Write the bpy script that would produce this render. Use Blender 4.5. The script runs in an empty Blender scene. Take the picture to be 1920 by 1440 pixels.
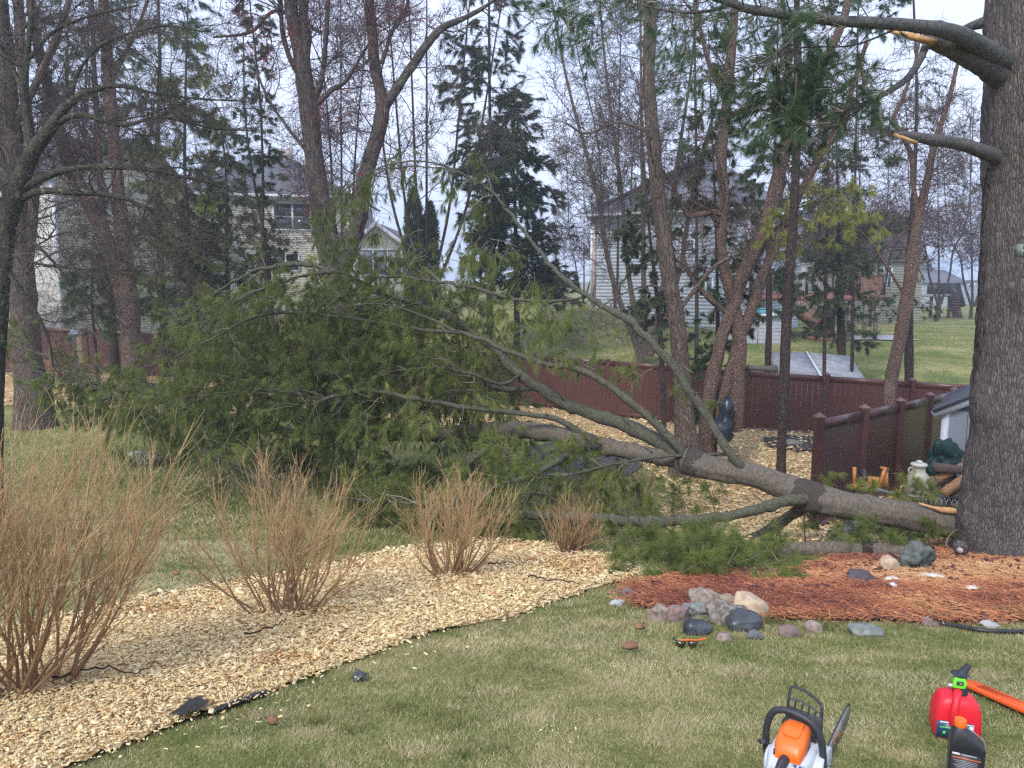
import bpy, bmesh, math, random
import numpy as np
from mathutils import Vector, Matrix
R_ = math.radians
rng = np.random.default_rng(7)
random.seed(7)
S = bpy.context.scene
COL = S.collection

# ------------------------------------------------------------------ camera, light, exposure
FPX, CX, CY = 1440.0, 960.0, 720.0          # focal length in pixels of the 1920 px photograph
PITCH = math.atan(200 / 1440.0)
CZ = 1.6
cam_d = bpy.data.cameras.new("camera"); cam = bpy.data.objects.new("camera", cam_d); COL.objects.link(cam)
cam.location = (0, 0, CZ); cam.rotation_euler = (math.pi / 2 - PITCH, 0, 0)
cam_d.sensor_width = 36; cam_d.lens = 27; cam_d.clip_start = .05; cam_d.clip_end = 3000
S.camera = cam
SUN_EL, SUN_AZ = 42, -152     # azimuth clockwise from +Y (behind the camera to the left)
w = bpy.data.worlds.new("World"); S.world = w; w.use_nodes = True
nt = w.node_tree; nt.nodes.clear()
sky = nt.nodes.new("ShaderNodeTexSky"); sky.sky_type = 'NISHITA'; sky.sun_disc = False
sky.sun_elevation = R_(SUN_EL); sky.sun_rotation = R_(SUN_AZ); sky.air_density = 1.0; sky.dust_density = 2.0
bg1 = nt.nodes.new("ShaderNodeBackground"); bg1.inputs[1].default_value = .10
nt.links.new(sky.outputs[0], bg1.inputs[0])
bg2 = nt.nodes.new("ShaderNodeBackground"); bg2.inputs[1].default_value = 0.84      # thin high overcast veil
tc = nt.nodes.new("ShaderNodeTexCoord"); mp = nt.nodes.new("ShaderNodeMapping"); mp.inputs[3].default_value = (1, 1, 3)
ns = nt.nodes.new("ShaderNodeTexNoise"); ns.inputs['Scale'].default_value = 1.6; ns.inputs['Detail'].default_value = 5
cr = nt.nodes.new("ShaderNodeValToRGB"); cr.color_ramp.elements[0].position = .35; cr.color_ramp.elements[1].position = .7
cr.color_ramp.elements[0].color = (.49, .61, .93, 1); cr.color_ramp.elements[1].color = (.70, .77, .98, 1)
nt.links.new(tc.outputs['Generated'], mp.inputs[0]); nt.links.new(mp.outputs[0], ns.inputs[0]); nt.links.new(ns.outputs[0], cr.inputs[0]); nt.links.new(cr.outputs[0], bg2.inputs[0])
mxs = nt.nodes.new("ShaderNodeMixShader"); mxs.inputs[0].default_value = .86
nt.links.new(bg1.outputs[0], mxs.inputs[1]); nt.links.new(bg2.outputs[0], mxs.inputs[2])
wo = nt.nodes.new("ShaderNodeOutputWorld"); nt.links.new(mxs.outputs[0], wo.inputs[0])
sl = bpy.data.lights.new("sun", 'SUN'); sun = bpy.data.objects.new("sun", sl); COL.objects.link(sun)
sl.energy = 1.5; sl.angle = R_(14); sl.color = (1, .96, .9)
az, el = R_(SUN_AZ), R_(SUN_EL)
sdir = Vector((math.sin(az) * math.cos(el), math.cos(az) * math.cos(el), math.sin(el)))
sun.rotation_euler = sdir.to_track_quat('Z', 'Y').to_euler()
S.view_settings.view_transform = 'Standard'; S.view_settings.look = 'None'
S.view_settings.exposure = 1.12; S.view_settings.gamma = 1
S.view_settings.use_curve_mapping = False
S.render.engine = 'CYCLES'
S.cycles.use_denoising = False; S.cycles.pixel_filter_type = 'BLACKMAN_HARRIS'; S.cycles.filter_width = 1.4
S.cycles.sample_clamp_indirect = 3
S.cycles.max_bounces = 5; S.cycles.diffuse_bounces = 3; S.cycles.glossy_bounces = 2; S.cycles.transmission_bounces = 2

HAZE = .0018
# ------------------------------------------------------------------ geometry helpers
def rays(px, py):
    xc = (np.asarray(px, float) - CX) / FPX; yc = (CY - np.asarray(py, float)) / FPX
    return xc, math.cos(PITCH) + yc * math.sin(PITCH), -math.sin(PITCH) + yc * math.cos(PITCH)
def P(px, py, Y):
    """world point seen at pixel (px,py) whose distance ahead of the camera is Y"""
    a, b, c = rays(px, py); Y = np.asarray(Y, float); k = Y / b
    return np.stack([a * k, Y + 0 * k, c * k + CZ], -1)
def sm(x): x = np.clip(x, 0, 1); return x * x * (3 - 2 * x)
def hsh(ix, iy, iz):
    n = (ix * 374761393 + iy * 668265263 + iz * 2147483647 * 3 + 12345) & 0xffffffff
    n = ((n ^ (n >> 13)) * 1274126177) & 0xffffffff
    return ((n ^ (n >> 16)) & 0xffff) / 65535.0
def vnoise(p, sc=1.0):
    p = np.asarray(p, float) * sc; i = np.floor(p).astype(np.int64); f = p - i; f = f * f * (3 - 2 * f)
    r = 0
    for a in (0, 1):
        for b in (0, 1):
            for c in (0, 1):
                wt = (f[..., 0] if a else 1 - f[..., 0]) * (f[..., 1] if b else 1 - f[..., 1]) * (f[..., 2] if c else 1 - f[..., 2])
                r = r + wt * hsh(i[..., 0] + a, i[..., 1] + b, i[..., 2] + c)
    return r
def vn2(X, Y, sc, z=0): return vnoise(np.stack([X, Y, np.zeros_like(X) + z], -1), sc)
FENCE = np.array([(-30, 32.5), (-24, 32), (-18.5, 31), (.8, 27.7), (7.2, 23.5), (10.6, 22.5), (22, 20.5)])
def yfence(X): return np.interp(X, FENCE[:, 0], FENCE[:, 1])
def hgt(X, Y):
    X = np.asarray(X, float); Y = np.asarray(Y, float)
    rgt = np.interp(Y, [-20, 0, 2.4, 3, 7.5, 10, 12, 16.6, 23.5, 30, 400], [-.6, -1.15, -1.75, -1.90, -2.95, -3.57, -4.06, -4.42, -4.7, -4.75, -4.75])
    lft = np.interp(Y, [-20, 0, 2.4, 3, 7.5, 10, 12, 16, 25, 31, 400], [-.6, -1.15, -1.75, -1.90, -2.90, -3.47, -3.75, -3.95, -3.95, -3.85, -3.85])
    wx = sm((X + 10) / 13.0); z = lft * (1 - wx) + rgt * wx
    d = Y - yfence(X)
    z = z + 1.5 * sm((d - 1) / 17) + 2.0 * np.exp(-(X / 9.0) ** 2) * sm((Y - 28) / 18) - .7 * sm((Y - 45) / 40)
    z = z + .03 * (vn2(X, Y, .7) - .5) * np.clip(Y / 6, 0, 3)
    return z + CZ
def G(px, py):
    """where the sight line through a pixel meets the ground"""
    px = np.atleast_1d(np.asarray(px, float)); py = np.atleast_1d(np.asarray(py, float))
    a, b, c = rays(px, py); t = np.full(px.shape, 1.0); hit = np.zeros(px.shape, bool); out = np.zeros(px.shape)
    ts = np.exp(np.linspace(math.log(1.0), math.log(150), 900)); prev = ts[0]
    for q in ts:
        z = c * q / b + CZ; under = (z <= hgt(a * q / b, q + 0 * a)) & ~hit
        out[under] = (q + prev) / 2; hit |= under; prev = q
    out[~hit] = 150
    return np.stack([a / b * out, out, hgt(a / b * out, out)], -1)
def G1(px, py): return Vector(G(px, py)[0])
def inpoly(X, Y, poly):
    r = np.zeros(np.shape(X), bool); n = len(poly); j = n - 1
    for i in range(n):
        xi, yi = poly[i][:2]; xj, yj = poly[j][:2]
        r ^= ((yi > Y) != (yj > Y)) & (X < (xj - xi) * (Y - yi) / (yj - yi + 1e-12) + xi); j = i
    return r
def nrm(v): return v / (np.linalg.norm(v, axis=-1, keepdims=True) + 1e-12)

class MB:
    def __init__(s): s.v = []; s.b = []; s.t = []; s.q = []; s.tr = []; s.qm = []; s.tm = []; s.n = 0
    def add(s, v, quads=None, tris=None, tint=0.5, bco=None, mi=0):
        v = np.asarray(v, float).reshape(-1, 3); m = len(v)
        s.v.append(v); s.b.append(v if bco is None else np.asarray(bco).reshape(-1, 3)); s.t.append(np.broadcast_to(np.asarray(tint, float), (m,)))
        if quads is not None and len(quads): q = np.asarray(quads).reshape(-1, 4) + s.n; s.q.append(q); s.qm.append(np.full(len(q), mi))
        if tris is not None and len(tris): q = np.asarray(tris).reshape(-1, 3) + s.n; s.tr.append(q); s.tm.append(np.full(len(q), mi))
        s.n += m
    def build(s, name, mats, parent=None, smooth=False, loc=None, kind=None):
        if s.n == 0: return None
        v = np.concatenate(s.v); off = np.zeros(3)
        if parent is not None: off = np.array(parent.matrix_basis.translation)
        elif loc is not None: off = np.array(loc)
        me = bpy.data.meshes.new(name); me.vertices.add(len(v)); me.vertices.foreach_set('co', (v - off).ravel().astype(np.float32))
        q = np.concatenate(s.q) if s.q else np.zeros((0, 4), int); t = np.concatenate(s.tr) if s.tr else np.zeros((0, 3), int)
        me.loops.add(q.size + t.size); me.loops.foreach_set('vertex_index', np.concatenate([q.ravel(), t.ravel()]).astype(np.int32))
        me.polygons.add(len(q) + len(t))
        me.polygons.foreach_set('loop_start', np.concatenate([np.arange(len(q)) * 4, q.size + np.arange(len(t)) * 3]).astype(np.int32))
        mi = np.concatenate(s.qm + s.tm) if (s.qm or s.tm) else np.zeros(0)
        me.polygons.foreach_set('material_index', mi.astype(np.int32))
        if smooth: me.polygons.foreach_set('use_smooth', np.ones(len(q) + len(t), bool))
        me.update(calc_edges=True)
        a = me.attributes.new('tint', 'FLOAT', 'POINT'); a.data.foreach_set('value', np.concatenate(s.t).astype(np.float32))
        a = me.attributes.new('bco', 'FLOAT_VECTOR', 'POINT'); a.data.foreach_set('vector', np.concatenate(s.b).ravel().astype(np.float32))
        for m in (mats if isinstance(mats, (list, tuple)) else [mats]): me.materials.append(m)
        o = bpy.data.objects.new(name, me); COL.objects.link(o)
        if parent is not None: o.parent = parent
        elif loc is not None: o.location = loc
        if kind: o['kind'] = kind
        return o
    # shapes
    def box(s, c, d, rz=0, M=None, tint=.5, mi=0):
        x, y, z = [k / 2 for k in d]
        v = np.array([(-x, -y, -z), (x, -y, -z), (x, y, -z), (-x, y, -z), (-x, -y, z), (x, -y, z), (x, y, z), (-x, y, z)], float)
        if M is not None: v = v @ np.array(M.to_3x3()).T
        elif rz: ca, sa = math.cos(rz), math.sin(rz); v = np.stack([v[:, 0] * ca - v[:, 1] * sa, v[:, 0] * sa + v[:, 1] * ca, v[:, 2]], -1)
        s.add(v + np.array(c), quads=[(0, 3, 2, 1), (4, 5, 6, 7), (0, 1, 5, 4), (1, 2, 6, 5), (2, 3, 7, 6), (3, 0, 4, 7)], tint=tint, mi=mi); return s
    def bar(s, a, b, wd, th, tint=.5, mi=0, up=(0, 0, 1)):
        a = Vector(a); b = Vector(b); d = b - a; x = d.normalized(); y = Vector(up).cross(x)
        if y.length < 1e-4: y = Vector((0, 1, 0)).cross(x)
        y.normalize(); z = x.cross(y); M = Matrix((x, y, z)).transposed()
        return s.box((a + b) / 2, (d.length, wd, th), M=M, tint=tint, mi=mi)
    def prism(s, pts, d, tint=.5, mi=0):
        """pts: 3D polygon loop, d: extrusion vector"""
        p = np.array(pts, float); n = len(p); v = np.concatenate([p, p + np.array(d)])
        tr = [(0, i + 1, i) for i in range(1, n - 1)] + [(n, n + i, n + i + 1) for i in range(1, n - 1)]
        q = [(i, (i + 1) % n, (i + 1) % n + n, i + n) for i in range(n)]
        s.add(v, quads=q, tris=tr, tint=tint, mi=mi); return s
    def tubes(s, Pt, R, S_=6, tint=.5, caps=False, rough=0, rsc=1., fine=0, fsc=10., mi=0):
        Pt = np.asarray(Pt, float); R = np.asarray(R, float)
        if Pt.ndim == 2: Pt = Pt[None]; R = R[None]
        N, K, _ = Pt.shape
        if N == 0: return s
        T = nrm(np.gradient(Pt, axis=1)); mean = nrm(Pt[:, -1] - Pt[:, 0])
        ref = np.where(np.abs(mean[:, 2:3]) < .7, np.array([[0, 0, 1.]]), np.array([[0, 1., 0]]))[:, None, :]
        A = nrm(np.cross(T, np.broadcast_to(ref, T.shape))); B = np.cross(T, A)
        th = np.arange(S_) * 2 * math.pi / S_; c, sn = np.cos(th), np.sin(th)
        L = np.concatenate([np.zeros((N, 1)), np.cumsum(np.linalg.norm(np.diff(Pt, axis=1), axis=2), 1)], 1)
        seed = rng.uniform(0, 50, (N, 1, 1))
        bco = np.stack([R[..., None] * c + seed, R[..., None] * sn + seed, np.broadcast_to(L[..., None], (N, K, S_)) + seed], -1)
        Rr = np.repeat(R[..., None], S_, 2)
        if rough: Rr = Rr * (1 + rough * (vnoise(bco, rsc) - .5) * 2)
        if fine:
            q = bco * np.array([1, 1, .3]); n1 = np.abs(vnoise(q, fsc) - .5) * 2; n2 = np.abs(vnoise(q + 9, fsc * 2.1) - .5) * 2
            Rr = Rr - fine * (1 - np.clip(n1 * 2.2, 0, 1)) - fine * .5 * (1 - np.clip(n2 * 2, 0, 1))
        V = Pt[:, :, None, :] + Rr[..., None] * (A[:, :, None, :] * c[None, None, :, None] + B[:, :, None, :] * sn[None, None, :, None])
        i = np.arange(N)[:, None, None] * K * S_; k = np.arange(K - 1)[None, :, None] * S_; j = np.arange(S_)[None, None, :]; j2 = (j + 1) % S_
        q = np.stack([i + k + j, i + k + j2, i + k + S_ + j2, i + k + S_ + j], -1).reshape(-1, 4)
        tt = np.asarray(tint, float)
        if tt.ndim == 1: tt = np.repeat(tt, K * S_)
        tris = None
        if caps:
            tr = [];
            for nn in range(N):
                b0 = nn * K * S_; b1 = b0 + (K - 1) * S_
                tr += [(b0, b0 + m + 1, b0 + m) for m in range(1, S_ - 1)] + [(b1, b1 + m, b1 + m + 1) for m in range(1, S_ - 1)]
            tris = tr
        s.add(V, quads=q, tris=tris, tint=tt, bco=bco, mi=mi); return s
    def tufts(s, C, D, n, L, W, spread=.6, droop=.3, tint=.5, back=.4, mi=0):
        C = np.asarray(C); D = nrm(np.asarray(D)); N = len(C)
        if N == 0: return s
        d = nrm(D[:, None] + spread * rng.normal(size=(N, n, 3))); d[..., 2] -= droop * rng.uniform(.3, 1, (N, n)); d = nrm(d)
        ln = L * rng.uniform(.65, 1.1, (N, n, 1)); base = C[:, None] - D[:, None] * rng.uniform(0, back, (N, n, 1)) * L
        sd = nrm(np.cross(d, rng.normal(size=(N, n, 3)))) * W / 2
        V = np.stack([base + sd, base - sd, base + d * ln], 2).reshape(-1, 3)
        tt = np.repeat(np.broadcast_to(np.asarray(tint, float), (N,)), n) + rng.normal(0, .06, N * n)
        s.add(V, tris=np.arange(len(V)).reshape(-1, 3), tint=np.repeat(tt, 3), mi=mi); return s

def spline(pts, n):
    p = np.asarray(pts, float); m = len(p)
    if m == 2: t = np.linspace(0, 1, n)[:, None]; return p[0] * (1 - t) + p[1] * t
    q = np.concatenate([[2 * p[0] - p[1]], p, [2 * p[-1] - p[-2]]])
    d = np.concatenate([[0], np.cumsum(np.sqrt(np.linalg.norm(np.diff(p[:, :3], axis=0), axis=1) + 1e-6))]); u = np.linspace(0, d[-1], n)
    k = np.clip(np.searchsorted(d, u, side='right') - 1, 0, m - 2); f = ((u - d[k]) / (d[k + 1] - d[k]))[:, None]
    a, b, c, e = q[k], q[k + 1], q[k + 2], q[k + 3]
    return .5 * (2 * b + (c - a) * f + (2 * a - 5 * b + 4 * c - e) * f ** 2 + (3 * b - a - 3 * c + e) * f ** 3)
def stem(pts, Y=None, n=24):
    """pts (px,py,width px[,Y]) -> smooth path and radii"""
    a = [];
    for p in pts:
        y = p[3] if len(p) > 3 else Y
        w3 = P(p[0], p[1], y); a.append((*w3, p[2] / 2 / FPX * y))
    q = spline(a, n); return q[:, :3], np.clip(q[:, 3], .002, None)
def samp(Pt, R, idx, t):
    K = Pt.shape[1]; u = t * (K - 1); k = np.clip(u.astype(int), 0, K - 2); f = (u - k)[:, None]
    a = Pt[idx, k]; b = Pt[idx, k + 1]; return a * (1 - f) + b * f, nrm(b - a), R[idx, k] * (1 - f[:, 0]) + R[idx, k + 1] * f[:, 0]
def grow(Pt, R, n, l0, l1, ang=.9, tmin=.2, K=5, r0=.5, rmin=.003, up=0., wander=.25, tip=.3, rmax=9, tmax=1.):
    """n children on random places of the parent paths"""
    seg = np.linalg.norm(np.diff(Pt, axis=1), axis=2).sum(1); pr = seg / seg.sum()
    idx = rng.choice(len(Pt), n, p=pr); t = rng.uniform(tmin, tmax, n) ** .9
    p, T, r = samp(Pt, R, idx, t); q = nrm(np.cross(T, rng.normal(size=(n, 3)))); a = ang * rng.uniform(.6, 1.3, (n, 1))
    d = nrm(T * np.cos(a) + q * np.sin(a)); ln = rng.uniform(l0, l1, n) * (1.15 - .6 * t)
    out = [p]; step = (ln / (K - 1))[:, None]
    for k in range(K - 1):
        d = nrm(d + wander * rng.normal(size=(n, 3)) + np.array([0, 0, up])); out.append(out[-1] + d * step)
    rb = np.clip(r * r0, rmin, rmax); fr = np.linspace(1, tip, K)
    return np.stack(out, 1), np.maximum(rb[:, None] * fr, rmin * .6)
def resample(paths, K=14):
    A = []; B = []
    for p, r in paths:
        u = np.linspace(0, len(p) - 1, K); k = np.clip(u.astype(int), 0, len(p) - 2); f = u - k
        A.append(p[k] * (1 - f[:, None]) + p[k + 1] * f[:, None]); B.append(r[k] * (1 - f) + r[k + 1] * f)
    return np.array(A), np.array(B)

def empty(name, loc, label=None, cat=None, group=None, kind=None, rz=0):
    o = bpy.data.objects.new(name, None); COL.objects.link(o); o.location = loc; o.rotation_euler = (0, 0, rz); o.empty_display_size = .1
    tag(o, label, cat, group, kind); return o
def tag(o, label=None, cat=None, group=None, kind=None):
    if label: o['label'] = label
    if cat: o['category'] = cat
    if group: o['group'] = group
    if kind: o['kind'] = kind
    return o

# ------------------------------------------------------------------ materials
def newmat(name):
    m = bpy.data.materials.new(name); m.use_nodes = True; t = m.node_tree; t.nodes.clear()
    o = t.nodes.new('ShaderNodeOutputMaterial'); b = t.nodes.new('ShaderNodeBsdfPrincipled'); t.links.new(b.outputs[0], o.inputs[0])
    return m, t, b, o
def coord(t, attr=None, sc=(1, 1, 1)):
    if attr: c = t.nodes.new('ShaderNodeAttribute'); c.attribute_name = attr; out = c.outputs['Vector']
    else: c = t.nodes.new('ShaderNodeTexCoord'); out = c.outputs['Object']
    m = t.nodes.new('ShaderNodeMapping'); m.inputs['Scale'].default_value = sc; t.links.new(out, m.inputs[0]); return m.outputs[0]
def noise(t, co, s, det=4, rough=.6):
    n = t.nodes.new('ShaderNodeTexNoise'); n.inputs['Scale'].default_value = s; n.inputs['Detail'].default_value = det; n.inputs['Roughness'].default_value = rough
    t.links.new(co, n.inputs['Vector']); return n.outputs[0]
def voro(t, co, s, feat='F1', out=0):
    n = t.nodes.new('ShaderNodeTexVoronoi'); n.inputs['Scale'].default_value = s; n.feature = feat; t.links.new(co, n.inputs['Vector']); return n.outputs[out]
def ramp(t, fac, stops):
    r = t.nodes.new('ShaderNodeValToRGB'); e = r.color_ramp.elements
    while len(e) < len(stops): e.new(.5)
    for el, (p, c) in zip(e, stops): el.position = p; el.color = (*c, 1) if len(c) == 3 else c
    t.links.new(fac, r.inputs[0]); return r.outputs[0]
def mix(t, fac, a, b, mode='MIX'):
    m = t.nodes.new('ShaderNodeMix'); m.data_type = 'RGBA'; m.blend_type = mode
    for sock, val in ((0, fac), (6, a), (7, b)):
        if hasattr(val, 'links'): t.links.new(val, m.inputs[sock])
        elif isinstance(val, (int, float)): m.inputs[sock].default_value = val
        else: m.inputs[sock].default_value = (*val, 1)
    return m.outputs[2]
def bump(t, b, h, st=.5, d=.02):
    n = t.nodes.new('ShaderNodeBump'); n.inputs['Strength'].default_value = st; n.inputs['Distance'].default_value = d
    t.links.new(h, n.inputs['Height']); t.links.new(n.outputs[0], b.inputs['Normal'])
def attr(t, name='tint'):
    a = t.nodes.new('ShaderNodeAttribute'); a.attribute_name = name; return a.outputs['Fac']
def g3(v): return (v, v, v)

def plain(name, c, c2=None, s=6, rough=.6, bs=0, bd=.004, metal=0, spec=.5, sc=(1, 1, 1), at=None, pos=(.35, .65)):
    m, t, b, o = newmat(name); co = coord(t, at, sc); n = noise(t, co, s)
    c2 = c2 or tuple(k * .8 for k in c)
    t.links.new(ramp(t, n, [(pos[0], c), (pos[1], c2)]), b.inputs['Base Color'])
    b.inputs['Roughness'].default_value = rough; b.inputs['Metallic'].default_value = metal; b.inputs['Specular IOR Level'].default_value = spec
    if bs: bump(t, b, noise(t, co, s * 4), bs, bd)
    return m
def tinted(name, stops, rough=.8, var=.25, s=8, transl=0, spec=.2, at=None, bs=0, bd=.003, bsc=40, inst=False):
    m, t, b, o = newmat(name); f = attr(t)
    if inst: f.node.attribute_type = 'INSTANCER'
    c = ramp(t, f, stops)
    n = noise(t, coord(t, at), s)
    c = mix(t, 1.0, c, ramp(t, n, [(.3, g3(1 - var)), (.7, g3(1.0))]), 'MULTIPLY')
    t.links.new(c, b.inputs['Base Color']); b.inputs['Roughness'].default_value = rough; b.inputs['Specular IOR Level'].default_value = spec
    if bs: bump(t, b, noise(t, coord(t, at), bsc), bs, bd)
    if transl:
        tr = t.nodes.new('ShaderNodeBsdfTranslucent'); t.links.new(c, tr.inputs[0]); mx = t.nodes.new('ShaderNodeMixShader'); mx.inputs[0].default_value = transl
        t.links.new(b.outputs[0], mx.inputs[1]); t.links.new(tr.outputs[0], mx.inputs[2]); t.links.new(mx.outputs[0], o.inputs[0])
    return m
def bark(name, c, dark, hi=None, s=14, stretch=.22, bs=.8, bd=.03, patch=None, lichen=None, plate=None, crack=.12):
    """furrowed bark: stretched cells with dark cracks, plus patches"""
    m, t, b, o = newmat(name); co = coord(t, 'bco', (1, 1, stretch))
    wob = t.nodes.new('ShaderNodeTexNoise'); wob.inputs['Scale'].default_value = s * .8; t.links.new(co, wob.inputs[0])
    vm = t.nodes.new('ShaderNodeVectorMath'); vm.operation = 'MULTIPLY_ADD'; t.links.new(wob.outputs['Color'], vm.inputs[0]); vm.inputs[1].default_value = g3(.9 / s); t.links.new(co, vm.inputs[2])
    e = voro(t, vm.outputs[0], s, 'DISTANCE_TO_EDGE')
    cell = voro(t, vm.outputs[0], s, 'F1', 1)
    n = noise(t, co, s * 2.5, 6, .7); big = noise(t, coord(t, 'bco', (1, 1, .5)), 2.2, 4)
    col = ramp(t, n, [(.3, tuple(k * .65 for k in c)), (.5, c), (.72, hi or tuple(min(1, k * 1.6) for k in c))])
    sc_ = t.nodes.new('ShaderNodeSeparateColor'); t.links.new(cell, sc_.inputs[0]); col = mix(t, .75, col, mix(t, 1.0, col, ramp(t, sc_.outputs[0], [(0, g3(.62)), (1, g3(1.25))]), 'MULTIPLY'))
    col = mix(t, ramp(t, e, [(0, g3(1)), (crack, g3(0))]), col, dark)
    if patch: col = mix(t, ramp(t, big, [(patch[1], g3(0)), (patch[1] + .08, g3(1))]), col, mix(t, ramp(t, n, [(.35, g3(0)), (.65, g3(1))]), patch[0], tuple(k * .45 for k in patch[0])))
    if lichen:
        l = noise(t, coord(t, 'bco'), lichen[1], 5, .7); col = mix(t, ramp(t, l, [(lichen[2], g3(0)), (lichen[2] + .05, g3(1))]), col, lichen[0])
    t.links.new(col, b.inputs['Base Color']); b.inputs['Roughness'].default_value = .88; b.inputs['Specular IOR Level'].default_value = .15
    hh = t.nodes.new('ShaderNodeMath'); hh.operation = 'MULTIPLY_ADD'; t.links.new(ramp(t, e, [(0, g3(0)), (.25, g3(1))]), hh.inputs[0]); hh.inputs[1].default_value = .7; t.links.new(n, hh.inputs[2])
    bump(t, b, hh.outputs[0], bs, bd); return m

m_pine = bark('bark_white_pine', (.175, .15, .135), (.075, .06, .052), s=44, stretch=.2, bs=1, bd=.018, crack=.13)
m_pined = bark('bark_dark_pine', (.085, .07, .06), (.025, .018, .015), s=26, stretch=.2, bs=.9, bd=.03)  # darker, coarser bark for the second trunk of the big pine
m_log = bark('bark_smooth_log', (.135, .112, .088), (.11, .095, .075), hi=(.235, .21, .175), s=30, stretch=1.6, bs=.35, bd=.006, lichen=((.33, .34, .28), 55, .72), crack=.03)
m_limb = bark('bark_olive_limb', (.09, .088, .06), (.05, .045, .032), hi=(.17, .17, .125), s=34, stretch=.8, bs=.3, bd=.004, lichen=((.34, .36, .30), 60, .66), crack=.05)
m_birch = bark('bark_river_birch', (.22, .145, .115), (.065, .042, .036), hi=(.42, .31, .26), s=26, stretch=.5, bs=1, bd=.025, patch=((.36, .26, .21), .60), crack=.13)
m_ash = bark('bark_grey_ridged', (.19, .145, .115), (.05, .036, .03), s=30, stretch=.16, bs=1, bd=.025, crack=.13)
m_maple = bark('bark_maple', (.13, .108, .095), (.03, .02, .018), s=24, stretch=.14, bs=.9, bd=.025, lichen=((.16, .17, .12), 3, .6))
m_collar = bark('bark_scaly_collar', (.12, .10, .083), (.07, .056, .046), hi=(.24,.215,.18), s=80, stretch=1.0, bs=1, bd=.01, crack=.12)
m_dark = bark('bark_dark_spruce', (.075, .055, .048), (.025, .018, .016), s=22, stretch=.5, bs=.8, bd=.02, lichen=((.20, .20, .17), 40, .68))
m_crab = bark('bark_crab', (.075, .07, .055), (.03, .026, .022), hi=(.15, .16, .11), s=30, stretch=.5, bs=.6, bd=.01, lichen=((.17, .19, .11), 8, .6))
m_twig = tinted('twig_bark', [(0, (.08, .062, .056)), (.5, (.14, .115, .10)), (1, (.27, .24, .20))], var=.4, s=2)
m_twigr = tinted('twig_reddish', [(0, (.09, .05, .05)), (1, (.20, .12, .12))], var=.4, s=2)
m_pinetwig = tinted('pine_twig', [(0, (.10, .08, .05)), (1, (.30, .28, .20))], var=.3, s=5)
m_needle = tinted('pine_needles', [(0, (.055, .085, .022)), (.5, (.19, .24, .05)), (.8, (.34, .37, .08)), (1, (.52, .45, .13))], transl=.3, var=.3, s=1.2, rough=.5, spec=.4, inst=True)
m_needb = tinted('blue_pine_needles', [(0, (.045, .085, .045)), (.5, (.12, .195, .09)), (1, (.23, .30, .13))], transl=.3, var=.3, s=1.5, rough=.6, inst=True)
m_spruce = tinted('spruce_needles', [(0, (.05, .07, .042)), (.5, (.11, .145, .075)), (1, (.21, .25, .11))], transl=.25, var=.3, s=1.5, rough=.6, inst=True)
m_spruce_mesh = tinted('spruce_foliage', [(0, (.05, .07, .042)), (.5, (.11, .145, .075)), (1, (.21, .25, .11))], transl=.25, var=.3, s=1.5, rough=.6)
m_bud = tinted('red_buds', [(0, (.22, .03, .03)), (1, (.5, .08, .07))], transl=.3)
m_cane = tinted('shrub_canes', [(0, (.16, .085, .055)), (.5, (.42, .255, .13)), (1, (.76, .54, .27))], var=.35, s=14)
m_wood = plain('split_wood', (.62, .38, .16), (.40, .20, .07), s=9, rough=.7, bs=.4, sc=(1, 1, 1))
m_grass = tinted('grass_blades', [(0, (.075, .12, .028)), (.35, (.175, .21, .055)), (.6, (.37, .32, .135)), (.8, (.50, .42, .22)), (1, (.70, .60, .38))], transl=.25, var=.3, s=3, rough=.7)
m_chip = tinted('wood_chips', [(0, (.16, .085, .04)), (.12, (.58, .26, .09)), (.24, (.80, .51, .22)), (.55, (.93, .71, .37)), (1, (.96, .81, .49))], var=.3, s=60, rough=.75, bs=.3, bsc=90, inst=True)
m_mulch = tinted('mulch_bits', [(0, (.07, .03, .028)), (.5, (.19, .06, .045)), (1, (.32, .14, .09))], var=.3, s=40, inst=True)
m_straw = tinted('pine_straw', [(0, (.13, .045, .035)), (.35, (.36, .12, .065)), (.7, (.60, .25, .11)), (1, (.74, .44, .21))], var=.3, s=9)
def ground_mat():
    m, t, b, o = newmat('lawn'); co = coord(t); st = coord(t, None, (1, 1, 1))
    n1 = noise(t, co, .45, 6, .65); n2 = noise(t, co, 9, 6, .75); n3 = noise(t, co, 60, 3, .7)
    big = ramp(t, n1, [(.40, (.13, .165, .048)), (.52, (.22, .225, .075)), (.66, (.34, .31, .14))])
    fin = ramp(t, n2, [(.3, (.55, .6, .5)), (.5, (1, 1, 1)), (.7, (1.35, 1.25, 1.2))])
    c = mix(t, 1.0, big, fin, 'MULTIPLY'); c = mix(t, 1.0, c, ramp(t, n3, [(.3, g3(.6)), (.6, g3(1.15))]), 'MULTIPLY')
    t.links.new(c, b.inputs['Base Color']); b.inputs['Roughness'].default_value = .95; b.inputs['Specular IOR Level'].default_value = .1
    bump(t, b, n3, .6, .03); return m
m_lawn = ground_mat()
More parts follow.
